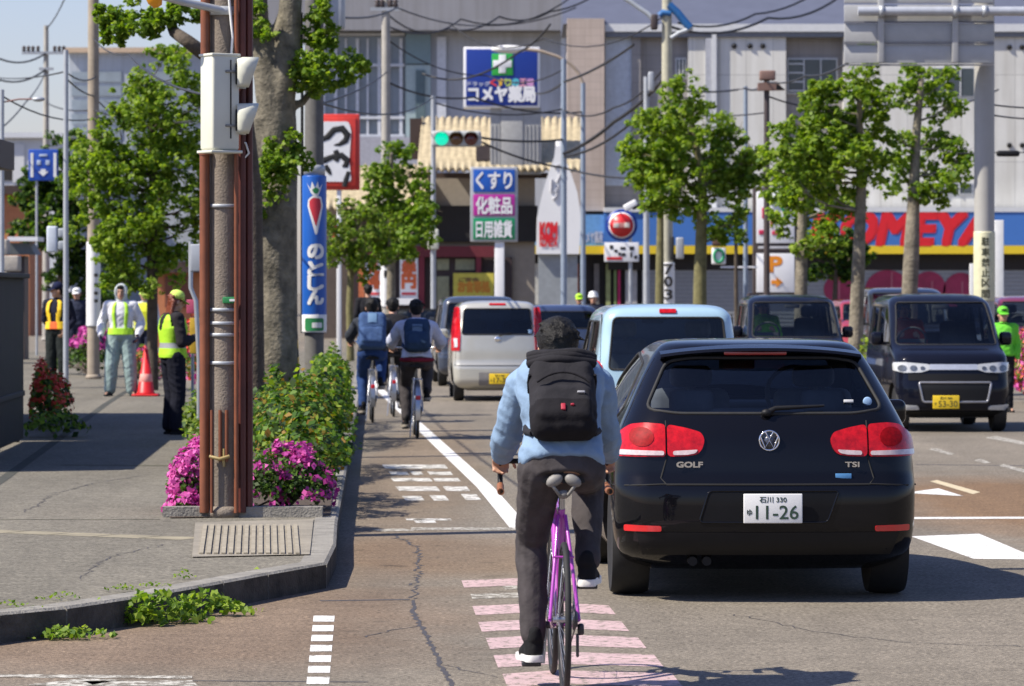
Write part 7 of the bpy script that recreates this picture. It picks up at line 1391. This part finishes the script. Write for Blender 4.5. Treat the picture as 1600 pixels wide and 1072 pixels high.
yb_ = D('banner', mat('yellow_banner', (.55, .48, .07), rough=.7, var=.1), 709, 772, 427, 463, -1.1, .06); text('お食事処', x_(741), z_(448), x_(766) - x_(717), z_(440) - z_(457), -1.14, mat('banner_orange', (.55, .22, .02)), yb_, bold=.06); text('ご宴会', x_(733), z_(437), x_(748) - x_(717), z_(434) - z_(440), -1.14, mat('banner_ink', (.2, .12, .03)), yb_, bold=.05)
for a, b, chs in ((573, 598, ('え', '4')), (626, 654, ('赤', '円'))):
    p_ = D('poster', SW, a, b, 402, 474, -1.0, .06)
    for ch_, y in zip(chs, (417, 440)): text(ch_, x_((a + b) / 2), z_(y), x_(b - 4) - x_(a + 4), z_(y - 10) - z_(y + 10), -1.04, mat('poster_orange', (.62, .12, .03)), p_, bold=.08)
    D('poster_dots', mat('poster_red', (.6, .05, .06)), a + 3, b - 3, 457, 461, -1.04, .02, p_)
D('side_poster', mat('poster_orange_field', (.50, .14, .05), var=.3, scale=2), 562, 571, 402, 474, -1.0, .06)
D('white_canopy', SW, 570, 655, 466, 476, -1.6, .5); D('lantern', mat('lantern_red', (.6, .06, .03)), 522, 528, 345, 372, -1.2, .3)
for px in (695, 703): pass
# large grey hall with a glass corner behind
Yg = 215.0; rg = V((XX(720, Yg), Yg, 0)); gh = thing('hall_building', 'large pale grey hall with a deep grey roof band and a glazed corner', 'hall', rg); gx_ = lambda p: XX(p, Yg) - rg.x; gz_ = lambda p: ZZ(p, Yg)
H_ = lambda n, m, a, b, c, d_, y, dep=1.0, par=None: MB().box(((gx_(a) + gx_(b)) / 2, y + dep / 2, (gz_(c) + gz_(d_)) / 2), (gx_(b) - gx_(a), dep, gz_(c) - gz_(d_))).build(n, m, par or gh)
H_('roof_band', clad('hall_grey', (.27, .27, .285), 3.0, 1.3, .85, .03), 400, 888, -80, 50, -1.5, 12); H_('wall', clad('hall_wall', (.46, .475, .50), 1.5, 3.2, .8), 672, 905, 50.5, 530, .0, 9); H_('side_roof', SLATE, 888, 1300, -80, 60, 8, 6)
H_('glass_wall', mat('glass_wall', (.27, .32, .37), rough=.15, var=.15, scale=.5, spec=.6), 500, 672, 56, 530, .3, 8); 
for i, px in enumerate(range(505, 640, 17)): H_('mullion', mat('mullion_white', (.58, .60, .63)), px, px + (5 if i % 2 else 3), 60, 280, -.1, .3)
for y in (52, 100, 182, 210): H_('transom', mat('mullion_white', (0, 0, 0)), 500, 632, y, y + 4, -.15, .3)
H_('window', mat('teal_pane', (.15, .23, .26), rough=.15, var=.05), 634, 673, 53, 100, -.2, .4); H_('window', mat('pale_teal_pane', (.35, .44, .44), rough=.2, var=.1), 634, 673, 102, 280, -.15, .4); H_('recess', mat('recess_teal', (.10, .15, .16)), 650, 664, 110, 215, -.3, .3)
for px in (683, 690, 876): H_('pilaster', mat('mullion_white', (0, 0, 0)), px, px + 7, 58, 280, -.3, .4)
H_('low_wall', mat('low_grey', (.36, .36, .40)), 540, 680, 215, 300, -.8, .5)
# buildings in the left distance
def block(label, px0, px1, py0, Y, d, m, floors=(), name='office_building', roofm=None, py1=None):
    rf_ = V((XX((px0 + px1) / 2, Y), Y, 0)); r = thing(name, label, 'building', rf_); x = lambda p: XX(p, Y) - rf_.x; z = lambda p: ZZ(p, Y)
    MB().box((0, d / 2, z(py0) / 2), (x(px1) - x(px0), d, z(py0))).build('wall', m, r); MB().box((0, d / 2 - .2, z(py0) + .15), (x(px1) - x(px0) + .5, d + .5, .35)).build('parapet', roofm or m, r)
    for (a, b, c, d_, m2) in floors: MB().box(((x(a) + x(b)) / 2, -.03, (z(c) + z(d_)) / 2), (x(b) - x(a), .1, z(c) - z(d_))).build('window', m2, r)
    return r
GW = mat('grey_glass', (.24, .28, .31), rough=.2, var=.15, scale=.8)
block('grey office block with an orange-tan parapet behind the left pole', 108, 330, 82, 270, 12, clad('office_grey', (.42, .45, .48), 2.5, 1.4, .8), [(112, 190, 112 + i * 22, 128 + i * 22, GW) for i in range(7)] + [(205, 310, 112 + i * 22, 128 + i * 22, GW) for i in range(7)], roofm=mat('tan_parapet', (.50, .37, .25)))
block('low white building at the far left horizon', -120, 110, 215, 260, 10, mat('white_render', (.58, .60, .62), rough=.8, var=.08, scale=.4), [(-5, 20, 258, 282, DARKW), (20, 38, 225, 285, PALE)])
block('terracotta-orange house front at the left edge', -40, 46, 303, 150, 6, mat('terracotta_render', (.46, .18, .08), rough=.85, var=.10), [(-20, -4, 320, 360, DARKW)], 'house', mat('dark_timber', (0, 0, 0)))
block('terracotta-orange house behind the slim left tree', 243, 312, 425, 120, 5, mat('terracotta_render', (0, 0, 0)), [(258, 300, 432, 480, mat('maroon_shutter', (.16, .05, .025)))], 'house', mat('dark_timber', (0, 0, 0)))
wl = thing('stone_wall', 'low pale stone block wall behind the dark fence', 'wall', (XX(20, 85), 85, 0))
q = MB(); 
for j in range(5):
    zz = ZZ(500, 85) + j * .36
    for i in range(6): q.rbox((-5.3 + i * .95 + (j % 2) * .25, 0, zz + .17), (.92, .5, .345), .03)
q.build('blocks', mat('pale_stone', (.42, .38, .32), rough=.9, var=.25, scale=2, bump=.6, bscale=8), wl); MB().box((-2.6, 0, (ZZ(500, 85)) / 2), (5.6, .48, ZZ(500, 85))).build('footing', M_CONC2, wl)
gt = thing('gate_roof', 'small white-edged gate roof with dark tiles above the pale stone wall', 'gate', (XX(20, 90), 90, 0)); MB().prism([(XX(-40, 90) - XX(20, 90), ZZ(398, 90)), (XX(-30, 90) - XX(20, 90), ZZ(380, 90)), (XX(50, 90) - XX(20, 90), ZZ(380, 90)), (XX(60, 90) - XX(20, 90), ZZ(398, 90))], -.6, .6).build('roof', mat('grey_tile', (.10, .11, .11), rough=.5), gt); MB().box((XX(42, 90) - XX(20, 90), -.2, ZZ(374, 90)), (.7, 1.2, .10)).build('eave_board', SW, gt); MB().box((-.2, .2, ZZ(400, 90) / 2), (1.0, .8, ZZ(400, 90))).build('pillar', M_BRN, gt)
# dark board fence along the pavement
fn = thing('board_fence', 'tall dark board fence along the left edge of the pavement', 'fence', (-5.05, 38, SZ)); u = V((-math.sin(R(2.3)), math.cos(R(2.3)), 0)); zt_ = 1.76
q = MB(); M_ = Matrix.Rotation(R(2.3), 4, 'Z'); DF = mat('dark_fence_board', (.020, .017, .016), rough=.75, var=.25, scale=3)
for i in range(39): q.rbox((-.045, -4.1 + i * .18, zt_ / 2 + .02), (.03, .174, zt_ - .03), .004, M=M_)
q.build('boards', DF, fn); q = MB()
for y in (-4.0, -1.8, .45, 2.72): MB().rbox((-.11, y, zt_ / 2), (.09, .09, zt_), .01, M=M_).build('post', DF, fn)
MB().rbox((-.022, -.65, .52), (.03, 6.8, .06), .01, M=M_).build('rail', DF, fn); MB().rbox((-.02, -.65, zt_ + .0), (.12, 6.9, .05), .01, M=M_).build('coping', DF, fn)
# overhead cables
M_WIRE = mat('cable_black', (.02, .02, .022), rough=.6)
def cable(label, pts, r=.02, sag=0.0):
    pp = [P(*p) for p in pts]; o0 = pp[0]; out = []
    for i in range(len(pp) - 1):
        for t in np.linspace(0, 1, 9)[:-1]: out.append(pp[i].lerp(pp[i + 1], t) - V((0, 0, sag * 4 * t * (1 - t))) - o0)
    out.append(pp[-1] - o0); o = MB().tube(out, r, 6).build('overhead_cable', M_WIRE, None, o0); tag(o, label, 'cable', 'overhead cables crossing the street')
cable('thick black cable rising right from the blue-grey pole to the numbered pole', [(880, 240, 108), (960, 190, 104), (1042, 118, 98)], .05, .1)
cable('black cable from the blue-grey pole swooping up right below the thick one', [(881, 245, 108), (1010, 170, 101)], .035, .25)
cable('black cable crossing above the pharmacy sign to the right', [(603, 40, 112), (700, 45, 120), (780, 26, 124), (860, 18, 126), (960, -30, 128)], .03, .2)
cable('thin sagging cable from the pale pole over the glass wall', [(603, 20, 112), (720, 30, 118), (900, -10, 122)], .025, .5)
cable('cable from the dark advert pole up to the pale pole', [(491, 165, 47.5), (605, 112, 112)], .018, .1)
cable('cable from the dark advert pole across to the traffic light pole', [(491, 158, 47.5), (677, 152, 105)], .016, .3)
cable('cable from the pale pole past the pharmacy sign to the lamp', [(605, 128, 112), (740, 152, 115), (911, 175, 118)], .03, .2)
cable('diagonal cable in front of the pharmacy sign green cross', [(660, 115, 113), (730, 122, 112), (810, 82, 110), (860, 38, 108)], .03, .1)
cable('cable from the pharmacy sign to the blue-grey pole', [(838, 146, 131), (881, 128, 108), (990, 70, 100)], .035, .1)
cable('cable from the traffic light to the blue-grey pole', [(750, 215, 105), (881, 218, 108)], .035, .08)
cable('lower cable from the traffic light to the round tree', [(752, 222, 105), (880, 262, 108), (1010, 278, 100)], .03, .1)
cable('cable from the numbered pole right to the speaker pole', [(1042, 138, 98), (1165, 138, 110), (1198, 130, 88)], .03, .1)
cable('cable from the numbered pole sagging right over the roof', [(1042, 40, 98), (1200, 28, 104), (1330, -20, 110)], .035, .3)
cable('second cable over the roof from the numbered pole', [(1060, 36, 98), (1180, 22, 104), (1300, -30, 110)], .03, .2)
cable('cable from the speaker pole to the gantry', [(1198, 128, 88), (1260, 118, 78), (1330, 95, 62)], .02, .08)
cable('upper cable from the left crossarm pole to the left edge', [(72, 83, 125), (0, 92, 118), (-40, 80, 112)], .03, .2)
cable('lower cable from the left crossarm pole to the left edge', [(72, 108, 125), (0, 125, 118), (-40, 130, 112)], .03, .2)
cable('steep cable from the left crossarm pole up to the upper left', [(72, 45, 125), (100, 0, 110), (120, -40, 100)], .02, .1)
cable('cable from the left crossarm pole down right to the brown pole', [(72, 160, 125), (146, 172, 70), (300, 190, 60)], .018, .1)
cable('diagonal cable between the brown pole and the corner pole', [(146, 60, 70), (200, 85, 55), (330, 150, 30)], .012, .1)
cable('diagonal cable from the left edge rising to the crossarm', [(-20, 215, 90), (40, 160, 105), (72, 112, 125)], .02, .1)
cable('pair cable right of the sign mast', [(1540, 162, 62), (1640, 168, 66)], .015, .03)
cable('lower cable right of the sign mast', [(1540, 178, 62), (1640, 186, 66)], .015, .03)
for lab_, pts_, r_c, sg_ in [('high thin cable across the hall roof band', [(500, 22, 60), (620, 12, 100), (760, 40, 118), (900, 12, 120)], .022, .15), ('thin cable between pale pole and lamp pole across the hall wall', [(603, 60, 112), (760, 118, 115), (881, 108, 108)], .02, .3),
    ('double thin cable from traffic light pole down to the blue-grey pole', [(677, 160, 105), (881, 170, 108)], .022, .25), ('cable from the blue-grey pole along the tan pillar to the numbered pole', [(881, 172, 108), (960, 168, 104), (1042, 100, 98)], .025, .2), ('thin cable over the pharmacy sign to the numbered pole', [(700, 35, 118), (850, 60, 112), (1042, 22, 98)], .02, .5),
    ('service cable from the numbered pole down to the round tree', [(1042, 150, 98), (1100, 150, 92)], .02, .05), ('low cable behind the round tree towards the speaker pole', [(1010, 172, 100), (1198, 176, 88)], .018, .12), ('cable from the speaker pole on behind the bright trees', [(1198, 150, 88), (1400, 160, 90), (1560, 140, 95)], .02, .25),
    ('thin cable high across the left sky', [(-20, 118, 110), (103, 112, 60), (150, 120, 70)], .014, .1), ('low cable across the left office block', [(3, 150, 58), (146, 186, 70), (320, 165, 60)], .013, .15), ('steep stay cable crossing the left office block', [(103, 122, 60), (146, 150, 70), (220, 215, 80)], .014, .05)]: cable(lab_, pts_, r_c, sg_)
lb_ = thing('cable_closure', 'dark cable closure hanging right of the sign mast', 'cable box', P(1575, 240, 70)); MB().rbox((0, 0, 0), (.42, .12, .11), .04).build('sleeve', M_BLKP, lb_); MB().tube([(-.9, 0, 0), (-.2, 0, .02), (.9, 0, .02)], .012, 6).build('messenger_wire', M_WIRE, lb_)

block('plain dark-brown house added out of view at left to shade the pavement', -440, -182, 222, 40.6, 8.7, mat('shade_house_brown', (.16, .12, .09), rough=.85), [(-200, -120, 300, 380, DARKW)], 'house', mat('dark_timber', (0, 0, 0)))  # unseen house, added so that its shadow falls across the pavement
